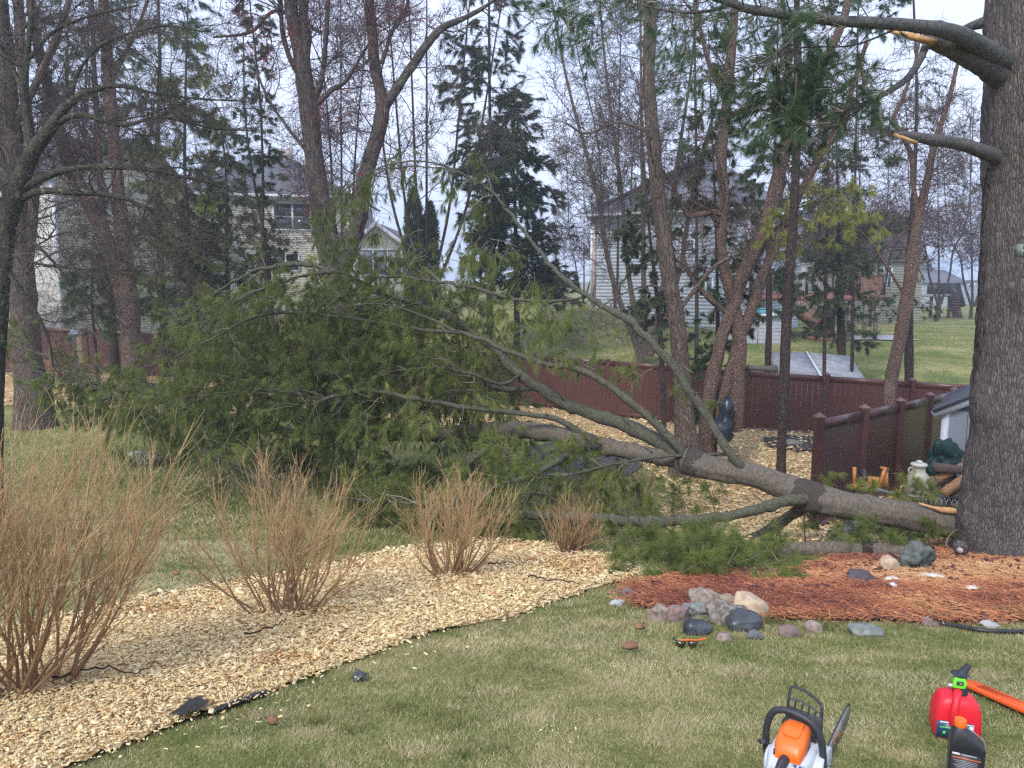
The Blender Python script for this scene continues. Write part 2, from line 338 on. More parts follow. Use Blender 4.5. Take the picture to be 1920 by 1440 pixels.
def mulch_mat(name, stops, s, bd):
    m, t, b, o = newmat(name); co = coord(t)
    v = t.nodes.new('ShaderNodeTexVoronoi'); v.inputs['Scale'].default_value = s; t.links.new(coord(t, None, (1, .6, 1)), v.inputs['Vector'])
    sp = t.nodes.new('ShaderNodeSeparateColor'); t.links.new(v.outputs['Color'], sp.inputs[0])
    c = ramp(t, sp.outputs[0], stops); c = mix(t, ramp(t, v.outputs['Distance'], [(.35, g3(0)), (.7, g3(1))]), c, tuple(k * .35 for k in stops[1][1]))
    c = mix(t, 1.0, c, ramp(t, noise(t, co, 1.3), [(.3, g3(.7)), (.7, g3(1))]), 'MULTIPLY')
    t.links.new(c, b.inputs['Base Color']); b.inputs['Roughness'].default_value = .9; b.inputs['Specular IOR Level'].default_value = .15
    bump(t, b, sp.outputs[1], .7, bd); return m
m_chipbed = mulch_mat('chip_bed', [(0, (.38, .21, .09)), (.3, (.68, .44, .19)), (.7, (.84, .62, .31)), (1, (.90, .76, .47))], 26, .015)
m_redbed = mulch_mat('red_mulch_bed', [(0, (.08, .03, .025)), (.4, (.20, .06, .04)), (1, (.40, .14, .07))], 35, .02)
m_gravel = mulch_mat('dark_gravel', [(0, (.07, .07, .075)), (.5, (.13, .13, .14)), (1, (.24, .23, .24))], 40, .012)
m_soil = plain('black_soil', (.02, .018, .016), (.05, .045, .04), s=30, rough=.9, bs=.8, bd=.02)

# ------------------------------------------------------------------ instanced small stuff
def src_coll(name, objs):
    c = bpy.data.collections.new(name)
    for o in objs: COL.objects.unlink(o); c.objects.link(o)
    return c
_ng = {}
def node_group(coll):
    g = bpy.data.node_groups.new('place_' + coll.name, 'GeometryNodeTree'); g.interface.new_socket('Geometry', in_out='INPUT', socket_type='NodeSocketGeometry'); g.interface.new_socket('Geometry', in_out='OUTPUT', socket_type='NodeSocketGeometry')
    N = g.nodes.new; i = N('NodeGroupInput'); o = N('NodeGroupOutput'); ip = N('GeometryNodeInstanceOnPoints'); ci = N('GeometryNodeCollectionInfo'); ci.inputs[0].default_value = coll; ci.inputs[1].default_value = True; ci.inputs[2].default_value = True
    ip.inputs['Pick Instance'].default_value = True
    def at(n, ty): k = N('GeometryNodeInputNamedAttribute'); k.data_type = ty; k.inputs[0].default_value = n; return k.outputs[0]
    L = g.links.new; L(i.outputs[0], ip.inputs['Points']); L(ci.outputs[0], ip.inputs['Instance']); L(at('pick', 'INT'), ip.inputs['Instance Index']); L(at('rot', 'FLOAT_VECTOR'), ip.inputs['Rotation']); L(at('scl', 'FLOAT_VECTOR'), ip.inputs['Scale']); L(ip.outputs[0], o.inputs[0]); return g
def cloud(name, parent, pts, rot, scl, pick, tint, coll, kind='stuff'):
    if coll.name not in _ng: _ng[coll.name] = node_group(coll)
    n = len(pts); off = np.array(parent.matrix_basis.translation) if parent is not None else np.zeros(3)
    me = bpy.data.meshes.new(name); me.vertices.add(n); me.vertices.foreach_set('co', (pts - off).ravel().astype(np.float32))
    for k, ty, v in (('rot', 'FLOAT_VECTOR', rot), ('scl', 'FLOAT_VECTOR', scl)): a_ = me.attributes.new(k, ty, 'POINT'); a_.data.foreach_set('vector', np.asarray(v).ravel().astype(np.float32))
    a_ = me.attributes.new('tint', 'FLOAT', 'POINT'); a_.data.foreach_set('value', np.clip(tint, 0, 1).astype(np.float32))
    a_ = me.attributes.new('pick', 'INT', 'POINT'); a_.data.foreach_set('value', np.asarray(pick).astype(np.int32))
    o = bpy.data.objects.new(name, me); COL.objects.link(o); o.parent = parent; o['kind'] = kind
    md = o.modifiers.new('place', 'NODES'); md.node_group = _ng[coll.name]; return o
PITCHES = np.radians([-80, -50, -20, 10, 40, 75])
def tuft_sources(name, mat, n, L, W, spread, droop, back=.4):
    obs = []
    for i, p in enumerate(PITCHES):
        for v in range(2):
            m = MB(); m.tufts(np.zeros((1, 3)), np.array([[math.cos(p), 0, math.sin(p)]]), n, L, W, spread, droop, .5, back); obs.append(m.build('%s_%02d' % (name, i * 2 + v), mat))
    return src_coll(name, obs)
class Tufts:
    """collects tuft positions and directions, then places them as instances"""
    def __init__(s, coll): s.c = coll; s.p = []; s.d = []; s.t = []
    def tufts(s, C, D, n=0, L=0, W=0, sp=0, dr=0, tint=.5): s.p.append(C); s.d.append(nrm(D)); s.t.append(np.broadcast_to(tint, (len(C),)))
    def build(s, name, parent):
        p = np.concatenate(s.p); d = np.concatenate(s.d); t = np.concatenate(s.t); n = len(p); yaw = np.arctan2(d[:, 1], d[:, 0]); pit = np.arcsin(np.clip(d[:, 2], -1, 1))
        k = np.abs(pit[:, None] - PITCHES[None]).argmin(1) * 2 + rng.integers(0, 2, n); z = np.zeros(n); sc = rng.uniform(.75, 1.2, (n, 1)) * np.ones((1, 3))
        sc[:, 1] *= np.where(rng.uniform(0, 1, n) < .5, -1, 1); return cloud(name, parent, p, np.stack([z, z, yaw], -1), sc, k, t, s.c)
# ------------------------------------------------------------------ ground and beds
def grid_mesh(xs, ys, lift=0., mask=None):
    X, Y = np.meshgrid(xs, ys); Z = hgt(X, Y) + (lift(X, Y) if callable(lift) else lift)
    v = np.stack([X, Y, Z], -1).reshape(-1, 3); nx = len(xs); i = np.arange(len(ys) - 1)[:, None] * nx; j = np.arange(nx - 1)[None]
    q = np.stack([i + j, i + j + 1, i + j + nx + 1, i + j + nx], -1).reshape(-1, 4)
    if mask is not None:
        cx = (X[:-1, :-1] + X[1:, 1:]) / 2; cy = (Y[:-1, :-1] + Y[1:, 1:]) / 2; q = q[mask(cx.ravel(), cy.ravel())]
    m = MB(); u = np.unique(q); re = np.zeros(len(v), int); re[u] = np.arange(len(u)); m.add(v[u], quads=re[q]); return m
def axis(a, b, fine, n): return np.unique(np.concatenate([np.linspace(a, b, n), fine]))
gx = np.unique(np.concatenate([np.linspace(-400, -40, 30), np.arange(-40, 50, .5), np.linspace(50, 400, 30)]))
gy = np.unique(np.concatenate([np.linspace(-25, -2, 12), np.arange(-2, 14, .3), np.arange(14, 62, .7), np.linspace(62, 700, 50)]))
grid_mesh(gx, gy).build('ground', m_lawn, smooth=True, kind='structure')

def gpoly(px): return [tuple(G(x, y)[0][:2]) for x, y in px]
bed_front = gpoly([(-500, 1640), (130, 1440), (330, 1367), (480, 1312), (640, 1252), (800, 1192), (940, 1163), (1010, 1143), (1100, 1108), (1222, 1082), (1150, 1047), (1050, 1028), (960, 1014), (860, 1020), (740, 1035), (650, 1055), (560, 1075), (440, 1095), (330, 1112), (230, 1130), (100, 1165), (0, 1190), (-500, 1330)])
bed_red = gpoly([(1172, 1112), (1230, 1087), (1330, 1077), (1500, 1075), (1560, 1048), (1700, 1020), (1790, 1012), (2100, 1020), (2100, 1162), (1800, 1168), (1650, 1166), (1440, 1162), (1300, 1150), (1200, 1140)])
pb = gpoly([(1540, 1022), (1290, 1040), (1240, 960), (1245, 900), (1150, 830), (1000, 800), (800, 795), (600, 788), (400, 775), (200, 768), (0, 762), (-150, 760)])
bed_back = pb + [(-27, 31), (-18.5, 30.9), (.8, 27.6), (7.2, 23.4), (10.6, 22.4), (14.5, 21.8), (9.5, 16.6), (5.2, 12.2)]
gravel = gpoly([(985, 842), (1060, 828), (1170, 850), (1205, 880), (1150, 900), (1080, 905), (960, 895)])
fabric = gpoly([(1432, 826), (1470, 818), (1560, 826), (1560, 852), (1500, 850), (1440, 840)])
def bed(name, poly, mat, step, lift, amp, kind='structure'):
    a = np.array(poly); x0, y0 = a.min(0); x1, y1 = a.max(0)
    f = lambda X, Y: lift + amp * (vn2(X, Y, 5) - .3)
    return grid_mesh(np.arange(x0, x1 + step, step), np.arange(y0, y1 + step, step), f, lambda X, Y: inpoly(X + .12 * (vn2(X, Y, 3) - .5), Y + .12 * (vn2(X, Y, 3, 5) - .5), poly)).build(name, mat, smooth=True, kind=kind)
bed('wood_chip_path', bed_front, m_chipbed, .05, .012, .02)
bed('wood_chip_bed', bed_back, m_chipbed, .12, .012, .02)
bed('mulch_bed', bed_red, m_redbed, .05, .012, .02)
bed('gravel_patch', gravel, m_gravel, .06, .04, .01)
bed('landscape_fabric', fabric, m_soil, .06, .07, .04)
soilp = gpoly([(320, 1358), (350, 1335), (395, 1322), (412, 1338), (390, 1352), (345, 1368)])
bed('bare_soil_patch', soilp, m_soil, .02, .03, .05)

def scatter_xy(n, lnY0, lnY1, k=.75):
    Y = np.exp(rng.uniform(math.log(lnY0), math.log(lnY1), n)); X = rng.uniform(-k, k, n) * Y + rng.uniform(-.1, .1, n); return X, Y
# wood chips: split slabs of many shapes lying on the beds
_cs = []
for i in range(12):
    m = MB(); w_ = rng.uniform(.22, .6); sk = rng.uniform(.3, 1, 4); T = rng.uniform(.10, .22); bow = rng.uniform(-.08, .12); x = [-.5, -.1, .5]
    top = []; 
    for j, xx in enumerate(x): wj = w_ * (sk[j] if j != 1 else 1) / 2; zz = bow if j == 1 else 0; top += [(xx + rng.uniform(-.08, .08), -wj, zz), (xx + rng.uniform(-.08, .08), wj, zz)]
    v = top + [(p[0], p[1], p[2] - T) for p in top]
    m.add(v, quads=[(0, 2, 3, 1), (2, 4, 5, 3), (6, 7, 9, 8), (8, 9, 11, 10), (0, 6, 8, 2), (2, 8, 10, 4), (1, 3, 9, 7), (3, 5, 11, 9), (0, 1, 7, 6), (4, 10, 11, 5)]); _cs.append(m.build('chip_%02d' % i, m_chip))
chip_coll = src_coll('chips', _cs)
_cs2 = []
for ob in _cs: o2 = ob.copy(); o2.data = ob.data.copy(); o2.data.materials[0] = m_mulch; o2.name = 'mulch_' + ob.name; _cs2.append(o2); COL.objects.link(o2)
mulch_coll = src_coll('mulch', _cs2)
def chips(name, poly, n, y0, y1, size, tintf=None, flat=.32, coll=None):
    X, Y = scatter_xy(n, y0, y1, .85)
    X2 = X + .05 * rng.normal(size=n); k = inpoly(X2, Y + .05 * rng.normal(size=n), poly) & ~(inpoly(X + .03 * rng.normal(size=n), Y + .03 * rng.normal(size=n), soilp) & (rng.uniform(0, 1, n) < .93)); X, Y = X[k], Y[k]; n = len(X)
    sc = np.clip(Y / 5, .6, 4) ** .75; L = size * sc * rng.lognormal(0, .55, n).clip(.35, 3.8)
    c = np.stack([X, Y, hgt(X, Y) + .028 + rng.uniform(-.005, .028, n) * sc], -1)
    rot = np.stack([rng.normal(0, flat, n), rng.normal(0, flat * .7, n), rng.uniform(0, 6.28, n)], -1)
    s3 = np.stack([L, L * rng.uniform(.5, 1.2, n), np.minimum(L, .022) * rng.uniform(.7, 1.4, n)], -1)
    dirt = vn2(X, Y, 1.5); tt = np.clip(rng.beta(3, 2, n) - .25 * (dirt < .3), 0, 1) if tintf is None else tintf(n); tt = np.where(rng.uniform(0, 1, n) < .05, .05, tt)
    return cloud(name, None, c, rot, s3, rng.integers(0, 12, n), tt, coll or chip_coll)
chips('loose_wood_chips', bed_front, 300000, 2.1, 11, .0150)
chips('scattered_wood_chips', bed_back, 110000, 10, 32, .019)
# a few chips spilled over the lawn edge
spill = gpoly([(130, 1470), (640, 1265), (900, 1180), (1000, 1155), (900, 1215), (680, 1290), (330, 1420)])
chips('spilled_chips', spill, 2600, 2.3, 8, .022)
chips('sawdust', gpoly([(985, 1392), (1030, 1372), (1090, 1378), (1110, 1390), (1060, 1400)]), 9000, 2.3, 4, .008, tintf=lambda n: rng.uniform(.7, 1, n))

# grass blades
allbeds = [bed_front, bed_red, bed_back, gravel]
def lawn_tint(X, Y):
    a = vn2(X, Y, 1.1); b = vn2(X, Y, 4.5, 3); c = vn2(X, Y, .45, 8)
    return np.clip(.60 + .55 * (a - .5) + .75 * (b - .5) + .6 * (c - .5) + .25 * (vn2(X, Y, 14, 6) - .5), 0, 1)
def blades(name, X, Y, h0, h1, w, lean=.9, tj=.24, tint=None):
    n = len(X); z = hgt(X, Y) - .004; sc = np.clip(Y / 3, 1, 5) ** .72
    tt = lawn_tint(X, Y) if tint is None else tint; h = rng.uniform(h0, h1, n) * sc; d = rng.normal(size=(n, 2)) * lean
    ln = np.stack([d[:, 0], d[:, 1], np.ones(n)], -1); ln = nrm(ln) * h[:, None]
    s = nrm(np.stack([rng.normal(size=n), rng.normal(size=n) * .6, 0 * X], -1)) * (w * sc)[:, None] / 2
    b = np.stack([X, Y, z], -1); V = np.stack([b - s, b + s, b + ln], 1).reshape(-1, 3)
    m = MB(); m.add(V, tris=np.arange(3 * n).reshape(-1, 3), tint=np.repeat(np.clip(tt + rng.normal(0, tj, n), 0, 1), 3)); return m.build(name, m_grass, kind='stuff')
def lawnpts(n, y0, y1, k=.74):
    X, Y = scatter_xy(n, y0, y1, k); jx = X + .04 * rng.normal(size=n); jy = Y + .04 * rng.normal(size=n)
    ok = np.ones(n, bool)
    for p in allbeds: ok &= ~inpoly(jx, jy, p)
    ok &= (Y < yfence(X) - .3); return X[ok], Y[ok]
X, Y = lawnpts(480000, 2.05, 9.5); blades('lawn_grass', X, Y, .014, .034, .0036, lean=1.5)
X, Y = lawnpts(90000, 9, 22); blades('back_lawn_grass', X, Y, .015, .04, .006, lean=1.1)
nn = 70000; Y = np.exp(rng.uniform(math.log(23), math.log(75), nn)); X = rng.uniform(-.1, .75, nn) * Y; k = Y > yfence(X) + .4; X, Y = X[k], Y[k]
blades('neighbour_lawn_grass', X, Y, .012, .03, .01, lean=1.2, tint=np.clip(lawn_tint(X, Y) * .9 - .12, 0, 1))
# tall fresh tufts and dead clumps in the lawn
tp = [(595, 1358), (660, 1372), (820, 1345), (850, 1365), (1720, 1150), (1750, 1165), (1890, 1160), (1440, 1170), (740, 1330), (930, 1410), (1480, 1290), (870, 1420), (1380, 1180), (1540, 1180)]
bx = []; by = []; bt = []
for x, y in tp:
    g = G1(x, y); n = 55; bx.append(g.x + rng.normal(0, .035, n)); by.append(g.y + rng.normal(0, .03, n)); bt.append(np.full(n, rng.uniform(.1, .5)))
blades('grass_tufts', np.concatenate(bx), np.concatenate(by), .05, .10, .004, lean=.6, tint=np.concatenate(bt))

bx = []; by = []
for x, y, s_ in [(500, 1342, 45), (595, 1378, 40), (870, 1212, 60), (1010, 1345, 35), (780, 1410, 40), (1240, 1392, 50), (1150, 1290, 35), (1560, 1240, 30), (1440, 1400, 50), (1620, 1380, 40), (1380, 1260, 45), (1850, 1265, 40), (1130, 1170, 40), (930, 1300, 50), (1700, 1420, 40)]:
    g = G1(x, y); n = 1000; r_ = s_ / FPX * g.y; bx.append(g.x + rng.normal(0, r_ * .7, n)); by.append(g.y + rng.normal(0, r_ * .45, n))
blades('dead_thatch', np.concatenate(bx), np.concatenate(by), .02, .045, .005, lean=3.5, tint=np.full(sum(map(len, bx)), .78), tj=.14)
# pine straw needles on the red bed, and a thin dusting beyond it
n = 380000; X, Y = scatter_xy(n, 4.6, 13, .85); k = inpoly(X + .1 * rng.normal(size=n), Y + .08 * rng.normal(size=n), bed_red); X, Y = X[k], Y[k]; n = len(X)
yaw = rng.normal(0, .9, n); L = rng.uniform(.05, .13, n); c = np.stack([X, Y, hgt(X, Y) + .03 + rng.uniform(0, .03, n)], -1)
u = np.stack([np.cos(yaw), np.sin(yaw), rng.normal(0, .16, n)], -1) * L[:, None] / 2; s = np.stack([-np.sin(yaw), np.cos(yaw), rng.normal(0, .5, n)], -1) * .0028
m = MB(); V = np.stack([c - u - s, c - u + s, c + u], 1).reshape(-1, 3)
pt = np.clip(.25 + .75 * vn2(X, Y, 1.6) + .12 * np.clip((X - 4) / 2, -1, 1) + rng.normal(0, .16, n), 0, 1)
m.add(V, tris=np.arange(3 * n).reshape(-1, 3), tint=np.repeat(pt, 3)); m.build('pine_straw', m_straw, kind='stuff')
chips('bark_mulch', bed_red, 16000, 4.2, 12, .03, tintf=lambda n: rng.uniform(0, .5, n), coll=mulch_coll)

# black plastic lawn edging
m_black = plain('black_plastic', (.018, .018, .02), (.03, .03, .033), s=20, rough=.45)
def on_ground(pl, lift=0, n=30):
    g = G([p[0] for p in pl], [p[1] for p in pl]); q = spline(g, n); q[:, 2] = hgt(q[:, 0], q[:, 1]) + lift; return q
for pts, lb in (([(-300, 1262), (0, 1190), (100, 1164), (230, 1132), (330, 1112), (440, 1093), (560, 1073), (640, 1056), (740, 1036)], 'black plastic lawn edging along the far side of the front chip path'),
                ([(395, 1345), (440, 1326), (500, 1305)], 'black plastic lawn edging along the near side of the front chip path'),
                ([(1560, 1162), (1700, 1166), (1780, 1178), (1850, 1188), (1960, 1190)], 'thin black edging cord between red mulch bed and lawn')):
    q = on_ground(pts, .022, 60); tag(MB().tubes(q, np.full(60, .014), 7, rough=.2, rsc=20).build('lawn_edging', m_black, smooth=True), lb, 'edging')

# ------------------------------------------------------------------ fences
m_vinyl = plain('brown_vinyl', (.098, .038, .032), (.082, .033, .029), s=3, rough=.38, spec=.5)
m_vinyl2 = plain('dark_brown_vinyl', (.085, .034, .028), (.065, .028, .024), s=3, rough=.35, spec=.55)
m_cap = plain('cap_brown', (.16, .08, .065), rough=.25, spec=.7)
def unit(name, d, mat, bev=.004):
    bm = bmesh.new(); bmesh.ops.create_cube(bm, size=1); bmesh.ops.scale(bm, vec=d, verts=bm.verts)
    if bev: bmesh.ops.bevel(bm, geom=bm.edges[:], offset=bev, segments=1, affect='EDGES')
    me = bpy.data.meshes.new(name); bm.to_mesh(me); bm.free(); me.materials.append(mat); return me
def inst(name, me, parent, loc, rz=0, rx=0, ry=0, sc=None):
    o = bpy.data.objects.new(name, me); COL.objects.link(o); o.parent = parent
    o.location = Vector(loc) - Vector(parent.location) if parent else loc; o.rotation_euler = (rx, ry, rz)
    if sc: o.scale = sc
    return o
def fence(name, label, line, topz, botz, step, bw, mat, nposts=None, bz=None):
    line = np.array(line, float); root = empty(name, (line[0][0], line[0][1], float(botz(line[0][0], line[0][1]))), label, 'fence')
    hb = 1.62; mb_ = unit('board', (bw - .004, .022, hb), mat, .005); mp_ = unit('post', (.13, .13, 1.95), mat, .006)
    bm = bmesh.new(); bmesh.ops.create_cone(bm, cap_ends=True, segments=4, radius1=.118, radius2=.02, depth=.06, matrix=Matrix.Rotation(math.pi / 4, 4, 'Z')); 
    bmesh.ops.create_cube(bm, size=1, matrix=Matrix.Translation((0, 0, -.04)) @ Matrix.Diagonal((.15, .15, .03, 1))); mc = bpy.data.meshes.new('post_cap'); bm.to_mesh(mc); bm.free(); mc.materials.append(m_cap)
    seg = np.linalg.norm(np.diff(line, axis=0), axis=1); cum = np.concatenate([[0], np.cumsum(seg)])
    def at(s): return np.array([np.interp(s, cum, line[:, 0]), np.interp(s, cum, line[:, 1])])
    n = int(round(cum[-1] / step)); step = cum[-1] / n
    for i in range(n + 1):
        p = at(i * step); z = float(topz(p[0], p[1])); inst('post', mp_, root, (p[0], p[1], z - .93)); inst('post_cap', mc, root, (p[0], p[1], z + .085))
    for i in range(n):
        a, b = at(i * step), at((i + 1) * step); d = (b - a) / np.linalg.norm(b - a); ang = math.atan2(d[1], d[0]); a = a + d * .07; b = b - d * .07
        za, zb = float(topz(*a)), float(topz(*b)); L = float(np.linalg.norm(b - a))
        for zo, hh in ((-.085, .17), (-1.80, .15)):
            r = MB(); r.bar((a[0], a[1], za + zo), (b[0], b[1], zb + zo), .05, hh); r.build('rail', mat, root)
        k = max(1, int(round(L / bw)))
        for j in range(k):
            q = a + (b - a) * (j + .5) / k; z = za + (zb - za) * (j + .5) / k
            inst('board', mb_, root, (q[0], q[1], z - .17 - hb / 2 + .02), rz=ang, sc=(L / k / bw, 1, 1))
    return root
def top_back(X, Y):
    z = np.interp(X, [-30, -18.5, .8, 7.2, 10.6, 13, 22], [-2.0, -2.0, -2.78, -2.86, -2.97, -3.08, -3.2]); return z + CZ
fence('long_privacy_fence', 'long brown vinyl privacy fence running across the back of the yard behind the fallen pine', FENCE[1:6].tolist() + [(14, 21.7)], top_back, hgt, 2.4, .158, m_vinyl)
nf = [(4.88 + 1.43 * i, 12.0 + 1.55 * i) for i in range(7)]
def top_near(X, Y): return np.interp(Y, [12, 16.6, 20], [-2.24, -2.60, -2.85]) + CZ
fence('short_privacy_fence', 'short dark brown vinyl fence with capped posts ending beside the fallen trunk', nf, top_near, hgt, 2.11, .15, m_vinyl2)

# ------------------------------------------------------------------ buildings
def siding_mat(name, c, c2): return plain(name, c, c2, s=1.5, rough=.6, spec=.3)
m_blue = siding_mat('pale_blue_siding', (.64, .69, .80), (.59, .64, .75))
m_cream = siding_mat('cream_siding', (.88, .85, .77), (.82, .79, .71))
m_tan = siding_mat('tan_siding', (.42, .37, .32), (.36, .32, .29))
m_white = plain('white_trim', (.72, .74, .78), (.64, .66, .70), s=4, rough=.5)
m_pink = plain('corner_board', (.52, .42, .40), (.44, .36, .35), s=4, rough=.6)
m_conc = plain('concrete', (.36, .36, .37), (.28, .28, .29), s=8, rough=.85, bs=.2)
m_glass = plain('window_glass', (.035, .045, .06), (.09, .11, .13), s=.8, rough=.08, spec=.9)
m_blind = plain('window_blind', (.30, .33, .38), (.22, .25, .30), s=2, rough=.5)
def shingle(name, c):
    m, t, b, o = newmat(name); br = t.nodes.new('ShaderNodeTexBrick'); br.offset = .5
    br.inputs['Scale'].default_value = 3; br.inputs['Color1'].default_value = (*c, 1); br.inputs['Color2'].default_value = (*[k * .7 for k in c], 1); br.inputs['Mortar'].default_value = (*[k * .45 for k in c], 1)
    br.inputs['Mortar Size'].default_value = .012; br.inputs['Row Height'].default_value = .42; br.inputs['Brick Width'].default_value = .9
    a = t.nodes.new('ShaderNodeAttribute'); a.attribute_name = 'bco'; t.links.new(a.outputs['Vector'], br.inputs[0])
    n = noise(t, coord(t), 3, 4); t.links.new(mix(t, 1.0, br.outputs[0], ramp(t, n, [(.3, g3(.8)), (.7, g3(1.15))]), 'MULTIPLY'), b.inputs['Base Color']); b.inputs['Roughness'].default_value = .9; return m
m_roof = shingle('grey_shingles', (.17, .175, .20)); m_roofb = shingle('brown_grey_shingles', (.19, .17, .17)); m_roofg = shingle('weathered_shed_roof', (.42, .42, .44))
def clap(root, a, b, z0, z1, exp, mat, gable=None, z0b=None):
    """lapped clapboards on wall a->b (outside on the right of a->b when seen from above towards b); gable=(apex fraction, apex z)"""
    a = np.array(a, float); b = np.array(b, float); d = b - a; L = np.linalg.norm(d); d /= L; nv = np.array([d[1], -d[0]]); z0b = z0 if z0b is None else z0b
    mb = MB(); zt = gable[1] if gable else z1; n = int((zt - min(z0, z0b)) / exp) + 1
    for i in range(n):
        za = min(z0, z0b) + i * exp; zz = min(za + exp, zt)
        if zz - za < .01: break
        s0, s1 = 0., 1.
        if gable and za > z1:
            f = (za - z1) / (gable[1] - z1); s0 = gable[0] * f; s1 = 1 - (1 - gable[0]) * f
            if s1 - s0 < .02: continue
        if z0b != z0 and za < max(z0, z0b):
            f = (za - z0) / (z0b - z0)
            if z0b < z0: s0 = max(s0, f)
            else: s1 = min(s1, f)
        if s1 - s0 < .01: continue
        p0 = a + d * L * s0; p1 = a + d * L * s1; o0 = nv * .030; o1 = nv * .012
        v = [(*(p0 + o0), za), (*(p1 + o0), za), (*(p1 + o1), zz + .012), (*(p0 + o1), zz + .012), (*(p0 + o1 * .5), za), (*(p1 + o1 * .5), za)]
        mb.add(v, quads=[(0, 1, 2, 3), (4, 5, 1, 0)])
    return mb.build('siding', mat, root, kind='stuff')
def wallbody(root, pts, z0, z1, mat, name='wall'):
    mb = MB(); pts = [(*p, z0) for p in pts]; mb.prism(pts, (0, 0, z1 - z0)); return mb.build(name, mat, root)
def roofplane(mb, p, th=.12):
    p = np.array(p, float); n = np.cross(p[1] - p[0], p[-1] - p[0]); n /= np.linalg.norm(n)
    if n[2] < 0: n = -n
    u = p[1] - p[0]; u /= np.linalg.norm(u); v = np.cross(n, u); q = np.concatenate([p, p - n * th]); b = np.stack([(q - p[0]) @ u, (q - p[0]) @ v, 0 * q[:, 0]], -1)
    k = len(p); tr = [(0, i, i + 1) for i in range(1, k - 1)] + [(k, k + i + 1, k + i) for i in range(1, k - 1)]
    mb.add(q, tris=tr, quads=[(i, i + k, (i + 1) % k + k, (i + 1) % k) for i in range(k)], bco=b)
def window(root, a, b, f0, f1, z0, z1, panes=2, rows=2, mat=None):
    a = np.array(a, float); b = np.array(b, float); d = b - a; L = np.linalg.norm(d); d /= L; nv = np.array([d[1], -d[0]])
    def pt(f, o): q = a + d * L * f + nv * o; return q
    fr = MB(); w = (f1 - f0) * L; t = .09; cen = pt((f0 + f1) / 2, .06); ang = math.atan2(d[1], d[0])
    c0 = pt(f0, .07); c1 = pt(f1, .07)
    for z in (z0, z1): fr.bar((*c0, z), (*c1, z), .08, t)
    for i in range(panes + 1):
        c = c0 + (c1 - c0) * i / panes; fr.bar((*c, z0), (*c, z1), .08, t, up=(d[0], d[1], 0))
    wo = fr.build('window', m_white, root)
    for i in range(panes):
        for j in range(rows):
            q0 = c0 + (c1 - c0) * (i + .08) / panes; q1 = c0 + (c1 - c0) * (i + .92) / panes; za = z0 + (z1 - z0) * j / rows + .04; zb = z0 + (z1 - z0) * (j + 1) / rows - .03
            pm = MB(); pm.prism([(*(q0 - nv * .005), za), (*(q1 - nv * .005), za), (*(q1 - nv * .005), zb), (*(q0 - nv * .005), zb)], (-nv[0] * .02, -nv[1] * .02, 0))
            p = pm.build('pane', m_glass if (mat is None or j == 0) else mat, None, loc=tuple(root.location)); p.parent = wo; p.location = (0, 0, 0)
    return wo
def Z(py, Y): return float(P(960, py, Y)[2])
def PX(px, Y): return (px - 960) / FPX * Y / 1.0
def XY(px, py, Y): q = P(px, py, Y); return (float(q[0]), float(q[1]))
def post_box(root, x, y, z0, z1, s, mat, name='post'): m = MB(); m.box((x, y, (z0 + z1) / 2), (s, s, z1 - z0)); return m.build(name, mat, root)

# pale blue house with the raised deck
A = XY(1110, 500, 46); B = XY(1402, 500, 41); dv = np.array(B) - np.array(A); Lw = np.linalg.norm(dv); dv = dv / Lw; nb = np.array([-dv[1], dv[0]])
C_ = tuple(np.array(B) + nb * 12); D_ = tuple(np.array(A) + nb * 12)
hz0 = Z(640, 38) - .6; ez = Z(403, 46); fz = Z(572, 46)
hs = empty('blue_house', (A[0], A[1], hz0), 'pale blue sided house with dark grey hip roof behind the right fence', 'house')
wallbody(hs, [A, B, C_, D_], hz0 - 1, ez, m_blue)
clap(hs, A, B, fz, ez, .20, m_blue, z0b=Z(640, 38)); clap(hs, B, C_, hz0, ez, .20, m_blue)
fo = MB(); fo.prism([(*(np.array(A) - nb * .10), hz0 - 1), (*(np.array(A) + dv * 4.2 - nb * .10), hz0 - 1), (*(np.array(A) + dv * 4.2 - nb * .10), fz - .75), (*(np.array(A) + dv * 1.6 - nb * .10), fz - .55), (*(np.array(A) - nb * .10), fz)], (nb[0] * .2, nb[1] * .2, 0)); fo.build('foundation', m_conc, hs)
for q, mm, w_ in ((np.array(A) + dv * .16 - nb * .05, m_pink, .2), (np.array(A) + dv * -.02 - nb * .05, m_white, .14), (np.array(B), m_white, .16)):
    post_box(hs, q[0], q[1], fz - .1 if mm is not m_white or w_ < .15 else hz0, ez, w_, mm, 'corner_board')
e0, e1, e2, e3 = [np.array(p) for p in (np.array(A) - dv * .6 - nb * .6, np.array(B) + dv * .6 - nb * .6, np.array(C_) + dv * .6 + nb * .6, np.array(D_) - dv * .6 + nb * .6)]
mid = (np.array(A) + np.array(B)) / 2; rdz = Z(272, 44); r0 = np.array(A) + dv * 4.6 + nb * 5.2; r1 = np.array(B) - dv * 4.2 + nb * 6.5
ro = MB(); zz = ez
roofplane(ro, [(*e0, zz), (*e1, zz), (*r1, rdz), (*r0, rdz)]); roofplane(ro, [(*e1, zz), (*e2, zz), (*r1, rdz)]); roofplane(ro, [(*e2, zz), (*e3, zz), (*r0, rdz), (*r1, rdz)]); roofplane(ro, [(*e3, zz), (*e0, zz), (*r0, rdz)])
rfo = ro.build('roof', m_roof, hs)
gt = MB(); gt.bar((*e0, zz - .08), (*e1, zz - .08), .12, .14); gt.bar((*e1, zz - .08), (*e2, zz - .08), .12, .14); gt.build('gutter', m_white, hs)
window(hs, A, B, .62, .68, Z(470, 40), Z(445, 40), 1, 2); window(hs, A, B, .72, .80, Z(560, 38.5), Z(520, 38.5), 2, 2, m_blind)
